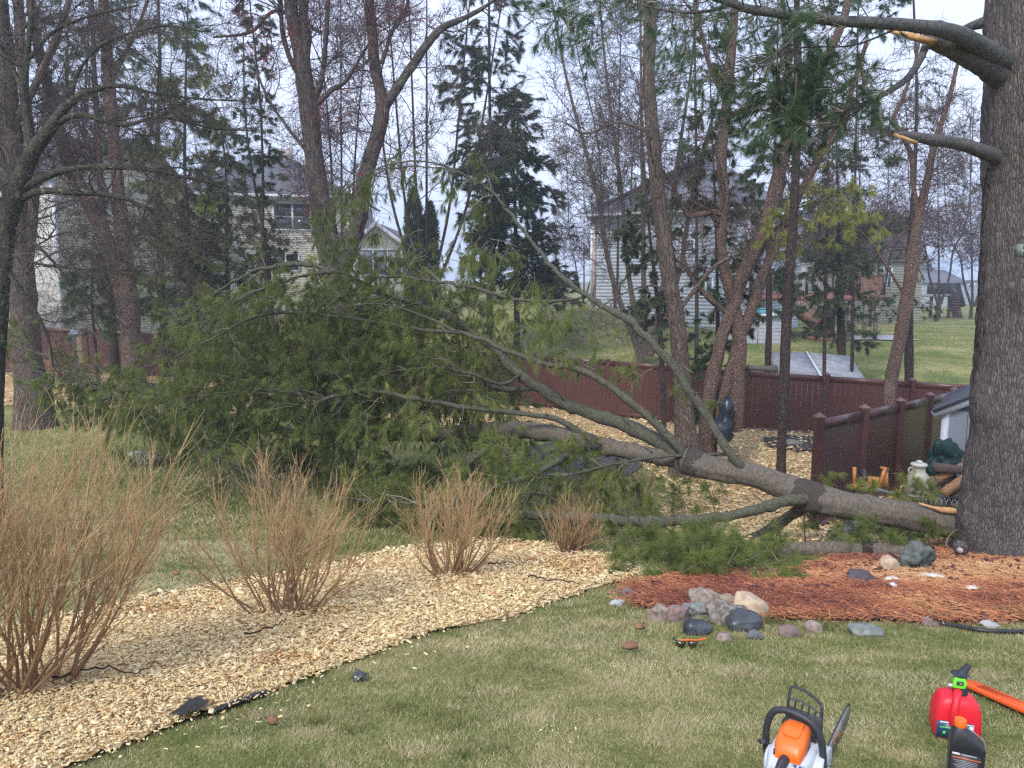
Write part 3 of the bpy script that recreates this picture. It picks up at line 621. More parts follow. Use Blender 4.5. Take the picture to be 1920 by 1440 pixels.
window(hs, B, C_, .10, .24, Z(555, 38), Z(505, 38), 2, 1, m_blind); window(hs, B, C_, .34, .44, Z(555, 40), Z(500, 40), 1, 1); window(hs, B, C_, .6, .75, Z(545, 42), Z(505, 42), 2, 2, m_blind); window(hs, B, C_, .2, .3, Z(440, 38), Z(410, 38), 2, 2, m_blind)

# raised deck with stairs
m_cedar = plain('cedar_stain', (.25, .12, .085), (.18, .085, .06), s=5, rough=.7, sc=(1, 1, 4)); m_cpost = plain('grey_post_wood', (.20, .16, .13), (.13, .10, .085), s=8, rough=.85)
dk = empty('raised_deck', (14, 40, Z(640, 40)), 'red stained raised deck with balusters and stairs on tall grey posts', 'deck')
dz = Z(553, 40); x0, x1 = PX(1404, 40), PX(1652, 40)
m = MB(); m.box(((x0 + x1) / 2, 42, dz - .04), (x1 - x0, 4, .08)); m.build('deck_floor', m_cedar, dk)
m = MB(); m.box(((x0 + x1) / 2, 39.96, dz - .17), (x1 - x0 + .1, .06, .30)); m.box((x1 + .03, 42, dz - .17), (.06, 4, .30)); m.build('rim_board', m_cedar, dk)
m = MB(); m.box(((x0 + x1) / 2, 40, dz + 1.0), (x1 - x0, .1, .05)); m.box(((x0 + x1) / 2, 40, dz + .1), (x1 - x0, .05, .06)); m.box((x1, 42, dz + 1.0), (.1, 4, .05)); m.build('handrail', m_cedar, dk)
ub = unit('baluster', (.035, .035, .9), m_cedar, 0)
for x in np.arange(x0 + .1, x1, .14): inst('baluster', ub, dk, (x, 40, dz + .55))
for y in np.arange(40.2, 43.9, .16): inst('baluster', ub, dk, (x1, y, dz + .55))
for x in (x0, x0 + 1.0, x0 + 2.9, x1 - 1.7, x1): post_box(dk, x, 40, dz, dz + 1.08, .13, m_black, 'railing_post')
for px in (1590, 1604, 1620, 1641, 1563): x = PX(px, 40.2); post_box(dk, x, 40.2 + (.8 if px in (1604, 1563) else 0), hgt(x, 40) - .1, dz - .3, .15, m_cpost, 'post')
sx0, sx1 = PX(1462, 39.2), PX(1552, 39.2); sz1 = float(hgt(sx1, 39)) + .2
for yy in (38.6, 39.8):
    m = MB(); m.bar((sx0, yy, dz - .15), (sx1, yy, sz1 + .05), .05, .28); m.build('stringer', m_cedar, dk)
    m = MB(); m.bar((sx0, yy, dz + .85), (sx1, yy, sz1 + .95), .06, .06); m.bar((sx0, yy, dz + .12), (sx1, yy, sz1 + .25), .04, .05); m.build('handrail', m_cedar, dk)
    for f in np.linspace(.03, .97, 17): inst('baluster', ub, dk, (sx0 + (sx1 - sx0) * f, yy, dz + .48 + (sz1 - dz + .1) * f))
    post_box(dk, sx1, yy, sz1 - .1, sz1 + 1.1, .14, m_black, 'railing_post')
for i in range(11):
    f = (i + .5) / 11; m = MB(); m.box((sx0 + (sx1 - sx0) * f, 39.2, dz - .05 + (sz1 - dz) * f), (.27, 1.2, .05)); m.build('stair_tread', m_cedar, dk)
m = MB(); m.box((sx1 - .1, 39.2, sz1 - .12), (1.7, 1.6, .22)); m.build('stair_landing', m_cedar, dk)
X_, Y_ = (PX(1480, 39.6), PX(1700, 42)), (38.9, 43.5)
grid_mesh(np.linspace(PX(1560, 41), PX(1700, 41), 16), np.linspace(39.6, 43, 12), .06).build('patio', m_conc, kind='structure')
# deck furniture shapes: dark grill
gr = empty('grill', (PX(1590, 41.5), 41.5, dz), 'small dark covered grill standing on the raised deck', 'grill'); m = MB(); m.box((gr.location.x, 41.5, dz + .45), (.9, .5, .9)); m.box((gr.location.x, 41.5, dz + 1.0), (.6, .45, .25)); m.build('cover', m_black, gr); m = MB(); m.box((gr.location.x - .6, 41.5, dz + .8), (.3, .4, .05)); m.build('side_shelf', m_black, gr)
m_bin = plain('pale_vinyl_shed', (.46, .47, .50), (.40, .41, .45), s=3, rough=.6)
# storage shed below the deck
q0, q1 = PX(1366, 37.3), PX(1476, 37.3); z0 = float(hgt((q0 + q1) / 2, 37)) - .15; z1 = Z(592, 37.3)
ss = empty('storage_shed', ((q0 + q1) / 2, 37.5, z0), 'pale grey panelled storage shed standing beside the deck stairs', 'shed')
xm = q0 + (q1 - q0) * .5
ub2 = unit('panel', (.19, .03, z1 - z0 - .1), m_bin, .004)
for i, x in enumerate(np.arange(q0 + .1, xm, .2)): inst('panel', ub2, ss, (x, 37.3, (z0 + z1) / 2))
ub3 = unit('panel', (q1 - xm - .05, .03, .17), m_bin, .01)
for z in np.arange(z0 + .1, z1 - .1, .18): inst('panel', ub3, ss, ((xm + q1) / 2, 37.31, z))
m = MB(); m.box(((q0 + q1) / 2, 38.2, (z0 + z1) / 2), (q1 - q0, 1.7, z1 - z0)); m.build('wall', m_bin, ss); m = MB(); m.box(((q0 + q1) / 2, 38.1, z1 + .04), (q1 - q0 + .15, 2.1, .1)); m.build('roof', m_white, ss)
m_teal = plain('teal_plastic', (.10, .33, .40), rough=.4)
tb = MB(); xx = PX(1428, 37.6); tb.box((xx, 37.6, z1 + .2), (.5, .4, .22)); tb.box((xx, 37.6, z1 + .33), (.56, .46, .05)); tag(tb.build('plastic_bin', m_teal), 'teal lidded bin on top of the pale storage shed', 'bin')

# low coop-like shed roof just beyond the fence
y0 = 25.5; xa, xb = PX(1462, y0), PX(1628, y0); lz = Z(707, y0); hz_ = Z(662, y0 + 1.2)
cs = empty('low_shed', ((xa + xb) / 2, y0, lz - 1), 'low shed with weathered grey two-panel roof just behind the brown fence', 'shed')
m = MB(); roofplane(m, [(xa - .1, y0 - .1, lz), ((xa + xb) / 2 - .03, y0 - .1, lz - .06), ((xa + xb) / 2 - .03, y0 + 1.4, hz_), (xa + .25, y0 + 1.4, hz_ + .04)], .06); m.build('roof_panel', m_roofg, cs)
m = MB(); roofplane(m, [((xa + xb) / 2 + .03, y0 - .1, lz - .06), (xb + .05, y0 - .1, lz - .18), (xb + .05, y0 + 1.4, hz_ - .12), ((xa + xb) / 2 + .03, y0 + 1.4, hz_)], .06); m.build('roof_panel', m_roofg, cs)
m = MB(); m.bar(((xa + xb) / 2, y0 - .12, lz - .04), ((xa + xb) / 2, y0 + 1.4, hz_ + .03), .07, .03); m.build('seam', m_white, cs)
m = MB(); m.box(((xa + xb) / 2, y0 + .65, lz - .75), (xb - xa - .1, 1.3, 1.25)); m.build('wall', m_bin, cs)
bmx = MB(); bmx.bar((PX(1404, 25.2), 25.2, Z(690, 25.2)), (PX(1462, 25.2), 25.2, Z(693, 25.2)), .12, .16); bmx.bar((PX(1404, 25.6), 25.6, Z(686, 25.6)), (PX(1462, 25.6), 25.6, Z(688, 25.6)), .12, .05)
for px in (1408, 1456): bmx.box((PX(px, 25.3), 25.3, Z(720, 25.3)), (.09, .09, 1.3))
tag(bmx.build('timber_planter', m_cpost), 'greyish timber raised planter edge behind the fence beside the low shed', 'planter')

# cream house on the left
ch = empty('cream_house', (-19, 34, -1), 'cream sided house with grey roofs and a triple window bay behind the fallen pine', 'house')
gz = -1.2
E0 = (PX(118, 32), 32.0); E1 = (PX(118, 32) + 1.0, 43.0); ezl = Z(330, 33)
wallbody(ch, [E0, E1, (E1[0] - 9, E1[1] + 1), (E0[0] - 9, E0[1] + 1)], gz - 2, ezl, m_cream)
clap(ch, E0, E1, gz, ezl, .12, m_cream); post_box(ch, E0[0] + .03, E0[1], gz, ezl, .16, m_white, 'corner_board')
ro = MB(); apx = Z(262, 38); ml = (np.array(E0) + np.array(E1)) / 2
roofplane(ro, [(E0[0] - 9.5, E0[1] - .4, ezl), (E0[0] + .5, E0[1] - .5, ezl), (E1[0] + .5, 37.5, apx), (E0[0] - 9, 38, apx)]); roofplane(ro, [(E1[0] + .5, E1[1] + .5, ezl), (E1[0] - 9, E1[1] + 1, ezl), (E0[0] - 9, 38, apx), (E1[0] + .5, 37.5, apx)])
ro.build('roof', m_roof, ch)
clap(ch, E0, E1, ezl, ezl, .12, m_cream, gable=(.5, apx - .15))
F0 = (E1[0] - .2, 43.0); F1 = (PX(656, 45.5), 45.5); ezf = Z(368, 45)
wallbody(ch, [F0, F1, (F1[0], 54), (F0[0], 54)], gz - 2, ezf, m_cream); clap(ch, F0, F1, gz, ezf, .12, m_cream)
ro = MB(); rz_ = Z(292, 49)
roofplane(ro, [(F0[0] - .5, 42.4, ezf), (F1[0] + .5, 45.0, ezf), (PX(548, 49), 49.5, rz_), (F0[0] + 2, 48.5, rz_)]); roofplane(ro, [(F1[0] + .5, 45.0, ezf), (F1[0] + .5, 54.5, ezf), (PX(548, 49), 49.5, rz_)])
ro.build('roof', m_roof, ch); m = MB(); m.bar((F0[0] - .5, 42.4, ezf - .08), (F1[0] + .5, 45.0, ezf - .08), .1, .16); m.build('gutter', m_white, ch)
Lf = F1[0] - F0[0]; ff = lambda px: (PX(px, 45) - F0[0]) / Lf
window(ch, F0, F1, ff(528), ff(592), Z(432, 45), Z(382, 45), 2, 2); window(ch, F0, F1, ff(524), ff(568), Z(508, 45), Z(476, 45), 2, 1)
m = MB(); m.bar((PX(552, 47.6), 47.6, Z(305, 47.6)), (PX(552, 47.6), 47.6, Z(280, 47.6)), .5, .5, up=(1, 0, 0)); m.build('chimney', m_pink, ch)
# bump-out with triple window
H0 = (PX(668, 42), 42.0); H1 = (PX(770, 42.6), 42.6); hz = Z(462, 42); az_ = Z(418, 42)
wallbody(ch, [H0, H1, (H1[0] + .2, 50), (H0[0], 50)], gz - 2, hz, m_cream); clap(ch, H0, H1, gz, hz, .11, m_cream, gable=(.42, az_ - .05))
for q in (H0, H1): post_box(ch, q[0], q[1] - .02, gz, hz, .15, m_white, 'corner_board')
apn = np.array(H0) + (np.array(H1) - np.array(H0)) * .42
ro = MB(); roofplane(ro, [(H0[0] - .35, H0[1] - .35, hz - .2), (apn[0], apn[1] - .35, az_ + .05), (apn[0], 50, az_ + .05), (H0[0] - .35, 50, hz - .2)]); roofplane(ro, [(apn[0], apn[1] - .35, az_ + .05), (H1[0] + .35, H1[1] - .35, hz - .3), (H1[0] + .35, 50, hz - .3), (apn[0], 50, az_ + .05)]); ro.build('roof', m_roofb, ch)
ra = MB(); ra.bar((H0[0] - .35, H0[1] - .38, hz - .24), (apn[0], apn[1] - .38, az_), .06, .2); ra.bar((apn[0], apn[1] - .38, az_), (H1[0] + .35, H1[1] - .38, hz - .34), .06, .2); ra.build('rake_board', m_white, ch)
ro = MB(); roofplane(ro, [(PX(625, 44), 44.2, Z(455, 44)), (PX(720, 44), 44.2, Z(455, 44)), (PX(700, 48), 48, Z(392, 48)), (PX(640, 48), 48, Z(392, 48))]); ro.build('roof', m_roofb, ch)
window(ch, H0, H1, .08, .86, Z(517, 42), Z(468, 42), 3, 2, m_blind)

def simple_house(name, label, x0, x1, y, zb, ze, zr, wm, rm, depth=9, gablefront=False, wins=(), cat='house'):
    h = empty(name, ((x0 + x1) / 2, y, zb), label, cat); wallbody(h, [(x0, y), (x1, y), (x1, y + depth), (x0, y + depth)], zb - 2, ze, wm)
    ro = MB(); xm = (x0 + x1) / 2; o = .03 * (x1 - x0) + .15
    if gablefront:
        clap(h, (x0, y), (x1, y), zb, ze, .2, wm, gable=(.5, zr - .05))
        roofplane(ro, [(x0 - o, y - .4, ze - .1), (xm, y - .4, zr), (xm, y + depth, zr), (x0 - o, y + depth, ze - .1)]); roofplane(ro, [(xm, y - .4, zr), (x1 + o, y - .4, ze - .1), (x1 + o, y + depth, ze - .1), (xm, y + depth, zr)])
    else:
        clap(h, (x0, y), (x1, y), zb, ze, .2, wm)
        roofplane(ro, [(x0 - o, y - .4, ze), (x1 + o, y - .4, ze), (x1 + o, y + depth / 2, zr), (x0 - o, y + depth / 2, zr)]); roofplane(ro, [(x0 - o, y + depth / 2, zr), (x1 + o, y + depth / 2, zr), (x1 + o, y + depth, ze), (x0 - o, y + depth, ze)])
    ro.build('roof', rm, h)
    for a_, b_, c_, d_ in wins: window(h, (x0, y), (x1, y), a_, b_, c_, d_, 2, 1)
    return h
simple_house('tan_shed', 'tan gabled shed with dark roof edge behind the fence at far left', PX(38, 36), PX(178, 36), 36, -2.6, Z(578, 36), Z(548, 36), m_tan, m_roofb, 5, True, cat='shed')
simple_house('grey_roof_outbuilding', 'outbuilding with pale blue grey roof partly behind the far left trunk', PX(-90, 40), PX(70, 40), 40, -2.6, Z(575, 40), Z(548, 40), m_pink, plain('pale_roof', (.42, .48, .55), rough=.5), 6, cat='shed')
simple_house('distant_grey_house', 'distant grey house seen between trunks at the far left', PX(20, 75), PX(112, 75), 75, -2, Z(500, 75), Z(432, 75), m_tan, m_roof, 9, wins=((.2, .35, Z(530, 75), Z(508, 75)), (.55, .7, Z(530, 75), Z(508, 75))))
simple_house('beige_clapboard_house', 'beige clapboard house with grey roof and a narrow window right of the deck', PX(1560, 60), PX(1722, 60), 60, -2.6, Z(490, 60), Z(395, 64), plain('beige_siding', (.42, .41, .36), (.37, .36, .32), s=1.5, rough=.6), m_roofb, 10, wins=((.55, .64, Z(540, 60), Z(500, 60)),))
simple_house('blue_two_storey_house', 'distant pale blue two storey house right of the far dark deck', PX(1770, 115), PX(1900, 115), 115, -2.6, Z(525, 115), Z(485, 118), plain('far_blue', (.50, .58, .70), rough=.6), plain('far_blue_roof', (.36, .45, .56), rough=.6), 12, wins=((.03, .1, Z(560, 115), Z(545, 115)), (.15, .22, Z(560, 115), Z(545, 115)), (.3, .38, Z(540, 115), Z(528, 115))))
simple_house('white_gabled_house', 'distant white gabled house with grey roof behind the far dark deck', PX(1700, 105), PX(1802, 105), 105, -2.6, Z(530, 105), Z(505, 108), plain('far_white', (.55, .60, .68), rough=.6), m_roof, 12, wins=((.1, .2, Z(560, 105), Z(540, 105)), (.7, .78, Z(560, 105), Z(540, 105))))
fd = empty('far_deck', (PX(1750, 72), 72, -2.8), 'far dark covered deck with orange stairs at the right', 'deck'); fz2 = Z(552, 72); gz2 = float(hgt(PX(1750, 72), 72))
xa, xb = PX(1735, 72), PX(1782, 72)
m = MB(); m.box(((xa + xb) / 2 - .6, 73, fz2 - .1), (xb - xa + 2, 3, .25)); m.build('deck_floor', m_conc, fd)
m = MB(); m.box(((xa + xb) / 2, 72.2, fz2 + .5), (xb - xa, .1, 1.0)); m.build('railing', m_black, fd)
for px in (1742, 1758, 1776): post_box(fd, PX(px, 72), 72, gz2, fz2, .22, m_cedar if px > 1770 else m_cpost, 'post')
m = MB(); m.bar((PX(1780, 71.6), 71.6, fz2), (PX(1794, 71.6), 71.6, gz2), 1.2, .3); m.build('stringer', m_cedar, fd)  # far stairs in the same cedar stain as the raised deck
for i in range(9): m = MB(); m.box((PX(1781 + 1.4 * i, 71.2), 71.2, fz2 + (gz2 - fz2) * (i + .5) / 9), (.5, 1.2, .07)); m.build('stair_tread', m_cedar, fd)
m = MB(); m.bar((PX(1783, 70.9), 70.9, fz2 + 1), (PX(1798, 70.9), 70.9, gz2 + 1), .12, .9); m.build('railing', m_black, fd)
# grey garden shed behind the big pine
sh = empty('garden_shed', (PX(1784, 14), 14, float(hgt(PX(1784,14), 14))), 'grey garden shed with white corner trim behind the big pine trunk', 'shed'); Ys = 14.0; xs0 = PX(1784, Ys); sb = float(hgt(xs0, Ys)); st_ = Z(768, Ys)
m_shed = plain('grey_shed_siding', (.36, .37, .40), (.32, .33, .36), s=3, rough=.6)
m = MB(); m.prism([(xs0, Ys, sb), (xs0 + 2.6, Ys, sb), (xs0 + 2.6, Ys, st_), (xs0 + 1.3, Ys, st_ + .75), (xs0, Ys, st_)], (0, 2.4, 0)); m.build('wall', m_shed, sh)
bs_ = unit('panel', (.29, .03, 1.0), m_shed, .004)
for i in range(8): inst('panel', bs_, sh, (xs0 + .22 + i * .3, Ys - .02, (sb + st_) / 2), sc=(1, 1, st_ - sb))
m = MB(); m.box((xs0 + .02, Ys - .04, (sb + st_) / 2), (.12, .05, st_ - sb)); m.build('corner_trim', m_white, sh)
m = MB(); m.bar((xs0 - .18, Ys - .12, st_ - .10), (xs0 + 1.3, Ys - .12, st_ + .70), .06, .14); m.bar((xs0 + 1.3, Ys - .12, st_ + .70), (xs0 + 2.8, Ys - .12, st_ - .1), .06, .14); m.build('fascia', m_white, sh)
m = MB(); roofplane(m, [(xs0 - .2, Ys - .2, st_), (xs0 + 1.3, Ys - .2, st_ + .82), (xs0 + 1.3, Ys + 2.6, st_ + .82), (xs0 - .2, Ys + 2.6, st_)], .05); roofplane(m, [(xs0 + 1.3, Ys - .2, st_ + .82), (xs0 + 2.8, Ys - .2, st_), (xs0 + 2.8, Ys + 2.6, st_), (xs0 + 1.3, Ys + 2.6, st_ + .82)], .05); m.build('roof', m_roof, sh)

sh.rotation_euler[2] = -.62
# ------------------------------------------------------------------ the fallen pine
LS = .74
def limb_obj(root, name, pts, mat, n=34, Ssd=14, Y=None, rough=.10, fine=0, fsc=10, label=None, caps=True, width=None):
    if name != 'trunk': pts = [(p[0], p[1], p[2] * LS, *p[3:]) for p in pts]
    q, r = stem(pts, Y, n)
    if name != 'trunk':
        ref = np.concatenate([paths[k][0] for k in paths]); dd = np.linalg.norm(ref - q[0], axis=1); j = dd.argmin()
        if dd[j] < .5: q[0] = ref[j]; q[1] = q[1] * .6 + ref[j] * .4
        s_ = np.concatenate([[0], np.cumsum(np.linalg.norm(np.diff(q, axis=0), axis=1))]); kn = np.cumsum(rng.uniform(.35, .8, 30)); kn = kn[kn < s_[-1]]; knots.append((q, s_, kn, r))
        q = q + .010 * rng.normal(size=q.shape) * np.clip(s_ / 2, 0, 1)[:, None]
        for k_ in kn: r = r * (1 + .22 * np.exp(-((s_ - k_) / .05) ** 2))
    m = MB().tubes(q, r, Ssd, rough=rough, rsc=9, fine=fine, fsc=fsc, caps=caps); o = m.build(name, mat, root, smooth=True)
    if label: o['label'] = label
    return q, r
fp_base = P(1812, 978, 8.75)
fp = empty('fallen_pine', tuple(fp_base), 'fallen white pine lying across the yard, its green crown at left', 'fallen tree')
log = [(1900, 1010, 60, 9.3), (1838, 996, 58, 9.25), (1780, 982, 57, 9.25), (1710, 969, 56, 9.35), (1640, 956, 55, 9.5), (1580, 946, 56, 9.7), (1524, 933, 60, 9.9), (1470, 912, 52, 10.1), (1415, 892, 50, 10.25), (1360, 882, 48, 10.4), (1324, 875, 50, 10.5), (1285, 862, 56, 10.65)]
paths = {}; knots = []
paths['trunk'] = limb_obj(fp, 'trunk', log, m_log, 110, 44, fine=.012, fsc=14, rough=.05)
low = [(1290, 866, 46, 10.7), (1220, 853, 42, 11.0), (1160, 842, 44, 11.3), (1110, 832, 46, 11.5), (1060, 818, 46, 11.7), (1000, 808, 44, 12.1), (930, 806, 40, 12.8), (850, 812, 34, 13.5), (760, 818, 28, 14.3), (660, 815, 22, 15.2), (560, 810, 16, 16.1), (470, 802, 9, 17)]
upp = [(1300, 866, 46, 10.6), (1240, 830, 40, 11.0), (1180, 800, 36, 11.4), (1120, 780, 33, 11.8), (1065, 760, 30, 12.1), (1010, 728, 27, 12.5), (960, 690, 25, 12.9), (910, 640, 22, 13.4), (850, 598, 18, 13.9), (780, 572, 15, 14.5), (700, 545, 13, 15), (640, 515, 12, 15.6), (580, 497, 12, 16.0), (530, 497, 13, 16.3), (470, 512, 9, 16.6), (410, 545, 7, 17), (350, 600, 5, 17.3), (310, 655, 3, 17.5)]
L1 = [(1395, 880, 34, 10.2), (1365, 845, 30, 10.3), (1330, 790, 29, 10.5), (1295, 735, 28, 10.7), (1250, 672, 27, 11.0), (1200, 620, 25, 11.3), (1180, 600, 26, 11.4), (1120, 568, 19, 11.8), (1060, 525, 16, 12.1), (1010, 470, 13, 12.5), (960, 405, 11, 12.9), (910, 350, 9, 13.3), (860, 325, 7, 13.6), (790, 312, 6, 14.0), (730, 318, 5, 14.2), (680, 340, 4, 14.4), (640, 372, 3, 14.6), (600, 420, 2, 14.8)]
L1b = [(905, 348, 5, 13.4), (850, 318, 5, 13.5), (790, 302, 4, 13.6), (720, 312, 3.5, 13.7), (650, 352, 3, 13.8), (600, 400, 2, 13.9)]
L2 = [(1292, 860, 26, 10.55), (1250, 815, 25, 10.7), (1203, 770, 24, 10.9), (1123, 711, 19, 11.2), (1070, 690, 18, 11.4), (1013, 679, 16, 11.6), (933, 650, 15, 11.9), (860, 624, 13, 12.2), (780, 618, 10, 12.5), (700, 602, 10, 12.8), (620, 592, 9, 13.1), (558, 585, 9, 13.3), (475, 596, 8, 13.6), (392, 637, 6, 13.9), (308, 677, 5, 14.2), (242, 695, 3, 14.4)]
L2b = [(860, 624, 8, 12.2), (800, 595, 6, 12.3), (740, 575, 5, 12.4), (690, 570, 4, 12.5), (620, 580, 3, 12.6)]
L2c = [(700, 602, 5, 12.8), (600, 560, 5, 12.8), (720, 520, 7, 12.9), (800, 525, 8, 13), (900, 545, 9, 13), (1000, 565, 9, 12.9), (1060, 560, 7, 12.6)]
L2c = [(1100, 558, 6, 12.0), (1030, 565, 8, 12.2), (960, 560, 9, 12.4), (880, 538, 9, 12.6), (800, 526, 8, 12.8), (730, 518, 7, 13), (680, 535, 6, 13.2), (620, 572, 5, 13.4), (560, 606, 3, 13.6)]
L3 = [(1112, 828, 20, 11.45), (1050, 788, 15, 11.6), (992, 777, 13, 11.7), (897, 766, 12, 11.9), (802, 752, 11, 12.1), (725, 737, 12, 12.3), (679, 733, 10, 12.4), (612, 747, 11, 12.6), (579, 743, 10, 12.7), (512, 731, 9, 12.9), (446, 733, 7, 13.1), (392, 743, 6, 13.3), (350, 757, 4, 13.4), (310, 770, 3, 13.5)]
L4 = [(1010, 728, 14, 12.5), (940, 728, 14, 13), (880, 705, 14, 13.6), (820, 690, 12, 14.1), (740, 680, 9, 14.6), (640, 670, 7, 15), (540, 665, 5, 15.4), (440, 680, 4, 15.8)]
L5 = [(790, 572, 8, 14.4), (740, 560, 8, 14), (700, 540, 8, 13.6), (640, 512, 8, 13.4), (560, 520, 7, 13.6), (480, 548, 6, 13.9), (420, 580, 5, 14.2), (370, 620, 3, 14.5)]
B1 = [(1520, 935, 36, 9.8), (1470, 940, 30, 9.75), (1420, 955, 28, 9.7), (1360, 968, 27, 9.7), (1300, 974, 27, 9.7), (1240, 979, 27, 9.75), (1180, 978, 29, 9.8), (1120, 973, 27, 9.9), (1060, 968, 26, 10), (1000, 966, 24, 10.1), (950, 963, 23, 10.2), (880, 950, 14, 10.5), (800, 945, 11, 10.8), (720, 940, 9, 11.1), (660, 938, 6, 11.4)]
B2 = [(1515, 945, 34, 10.0), (1470, 975, 30, 10.2), (1430, 1000, 28, 10.3), (1385, 1016, 24, 10.4), (1330, 1024, 19, 10.4), (1280, 1028, 16, 10.5), (1220, 1030, 10, 10.6)]
B3 = [(1380, 850, 10, 10.7), (1330, 852, 8, 10.6), (1260, 855, 8, 10.6), (1190, 863, 7, 10.7), (1120, 878, 7, 10.9), (1040, 895, 6, 11.1), (960, 905, 5, 11.3)]
B4 = [(1090, 838, 22, 11.4), (1070, 850, 20, 11.2), (1040, 868, 17, 11.0), (1000, 890, 12, 10.9), (950, 905, 8, 10.8), (900, 920, 5, 10.8)]
B5 = [(945, 812, 16, 12.6), (930, 825, 15, 12.2), (905, 848, 15, 11.9), (870, 875, 13, 11.7), (840, 905, 10, 11.5), (810, 930, 6, 11.4)]
B6 = [(1065, 968, 7, 10), (1050, 945, 6, 10), (1020, 928, 6, 10), (975, 925, 5, 10), (925, 934, 4, 10.1)]
B7 = [(560, 945, 6, 11.8), (490, 905, 9, 12.2), (440, 875, 10, 12.6), (400, 856, 10, 12.8), (370, 835, 10, 13), (352, 812, 11, 13.2), (340, 798, 5, 13.3)]
B8 = [(440, 770, 5, 14.2), (320, 745, 6, 14.8), (230, 730, 6, 15.4), (150, 715, 5, 15.8), (100, 705, 4, 16), (50, 690, 3, 16.2)]
B9 = [(300, 790, 7, 14), (230, 752, 8, 14.3), (150, 712, 7, 14.7), (90, 672, 6, 15), (45, 650, 4, 15.2), (34, 632, 3, 15.3)]
B10 = [(980, 700, 9, 12.7), (940, 720, 9, 12.4), (880, 700, 7, 12.2), (800, 690, 6, 12.4), (700, 700, 5, 12.7)]
L1 = [(p[0], p[1], p[2] * .78, p[3]) for p in L1]; L2 = [(p[0], p[1], p[2] * .85, p[3]) for p in L2]
for k, v in dict(stem=low, leader=upp, L1=L1, L1b=L1b, L2=L2, L2b=L2b, L2c=L2c, L3=L3, L4=L4, L5=L5, B1=B1, B2=B2, B3=B3, B4=B4, B5=B5, B6=B6, B7=B7, B8=B8, B9=B9, B10=B10).items():
    big = max(p[2] for p in v) > 26
    paths[k] = limb_obj(fp, 'limb', v, m_log if k in ('stem',) else m_limb, 110 if big else 60, 22 if big else 10, rough=.07, fine=.006 if big else 0, fsc=18)
# broken side stubs and bare whorl twigs at the knots
sb = []; sr = []
for q, s_, kn, r in knots:
    for k_ in kn:
        i = min(np.searchsorted(s_, k_), len(q) - 2); T = nrm((q[i + 1] - q[i])[None])[0]
        for _ in range(rng.integers(1, 4)):
            d = nrm((nrm(np.cross(T, rng.normal(size=3))[None])[0] + T * .5)[None])[0]; L = rng.choice([.05, .09, .3, .6], p=[.35, .3, .2, .15]); p0 = q[i] + d * r[i] * .5; w1 = rng.normal(0, .12, 3)
            sb.append([p0, p0 + d * (r[i] * .5 + L * .5), p0 + (d + w1) * (r[i] * .5 + L)]); rr = min(r[i] * .35, .009); sr.append([rr, rr * .8, rr * (.6 if L < .1 else .3)])
MB().tubes(np.array(sb), np.array(sr), 5, tint=.3, caps=True).build('side_twigs', m_collar, fp, kind='stuff')
# torn strip of raw wood along the snapped end, branch collars
q, r = paths['trunk']
m = MB(); tp = [(q[0] + np.array([.05, -.02, .06]), .0), ]
tear = spline(np.array([P(x, y, Y) for x, y, Y in [(1722, 943, 9.25), (1740, 949, 9.2), (1762, 954, 9.15), (1785, 957, 9.12), (1812, 962, 9.1), (1836, 967, 9.1)]]), 26)
m.tubes(tear, np.interp(np.linspace(0, 1, 26), [0, .15, .4, .8, 1], [.006, .02, .035, .04, .03]), 8, rough=.5, rsc=18); m.build('torn_wood', m_wood, fp, smooth=False)
for (x, y, Y, s) in [(1520, 932, 9.95, 60), (1290, 864, 10.62, 56), (1178, 978, 9.8, 21), (1098, 832, 11.5, 34)]:
    allq = np.concatenate([paths[k][0] for k in ('trunk', 'stem', 'B1')]); allr = np.concatenate([paths[k][1] for k in ('trunk', 'stem', 'B1')]); i = np.argmin(np.linalg.norm(allq - P(x, y, Y), axis=1))
    sel = np.where(np.linalg.norm(allq - allq[i], axis=1) < allr[i] * 1.25)[0]; sel = sel[np.abs(sel - i) < 8]; 
    if len(sel) < 3: sel = np.arange(max(i - 1, 0), i + 2)
    c_ = spline(allq[sel], 22); u = np.linspace(-1, 1, 22); rad = np.interp(np.linspace(0, 1, 22), np.linspace(0, 1, len(sel)), allr[sel]) * (1.05 - .12 * u ** 4)
    MB().tubes(c_, rad, 40, rough=.055, rsc=11, fine=.006, fsc=30).build('branch_collar', m_collar, fp, smooth=True)
# hidden filler limbs that spread from the stems towards the far side, down and left
stems = [paths['stem'], paths['leader'], paths['L3'], paths['L4']]
fill = []
def top_y(x): return np.interp(x, [150, 230, 300, 350, 420, 520, 620, 760, 900, 1000], [735, 700, 650, 600, 555, 520, 520, 560, 600, 660])
for i in range(150):
    s_, r_ = stems[rng.integers(0, 4)]; k = rng.integers(int(len(s_) * .25), int(len(s_) * .97)); a = s_[k]
    x = rng.uniform(170, 1000); y = top_y(x) + (rng.uniform(.05, 1) ** .8) * (905 - .12 * np.maximum(900 - x, 0) - top_y(x)); Y = rng.uniform(13.2, 17.5) if y < 740 else rng.uniform(11.4, 17)
    b = P(x, y, Y); g = float(hgt(b[0], b[1])) + .12
    if b[2] < g: b = G(x, y)[0] + np.array([0, 0, .15])
    if np.linalg.norm(b - a) > 6.5: continue
    mid = (a + b) / 2 + np.array([0, 0, .35]) + rng.normal(0, .25, 3); q = spline([a, mid, b], 14); fill.append((q, np.linspace(min(r_[k] * .4, .03), .006, 14)))
FP, FR = resample(fill, 14)
main = [paths[k] for k in ('leader', 'L2', 'L2b', 'L2c', 'L3', 'L4', 'L5', 'B5', 'B8', 'B9', 'B10')]
mp_, mr_ = resample([(p[int(len(p) * .25):], r[int(len(p) * .25):]) for p, r in main], 14)
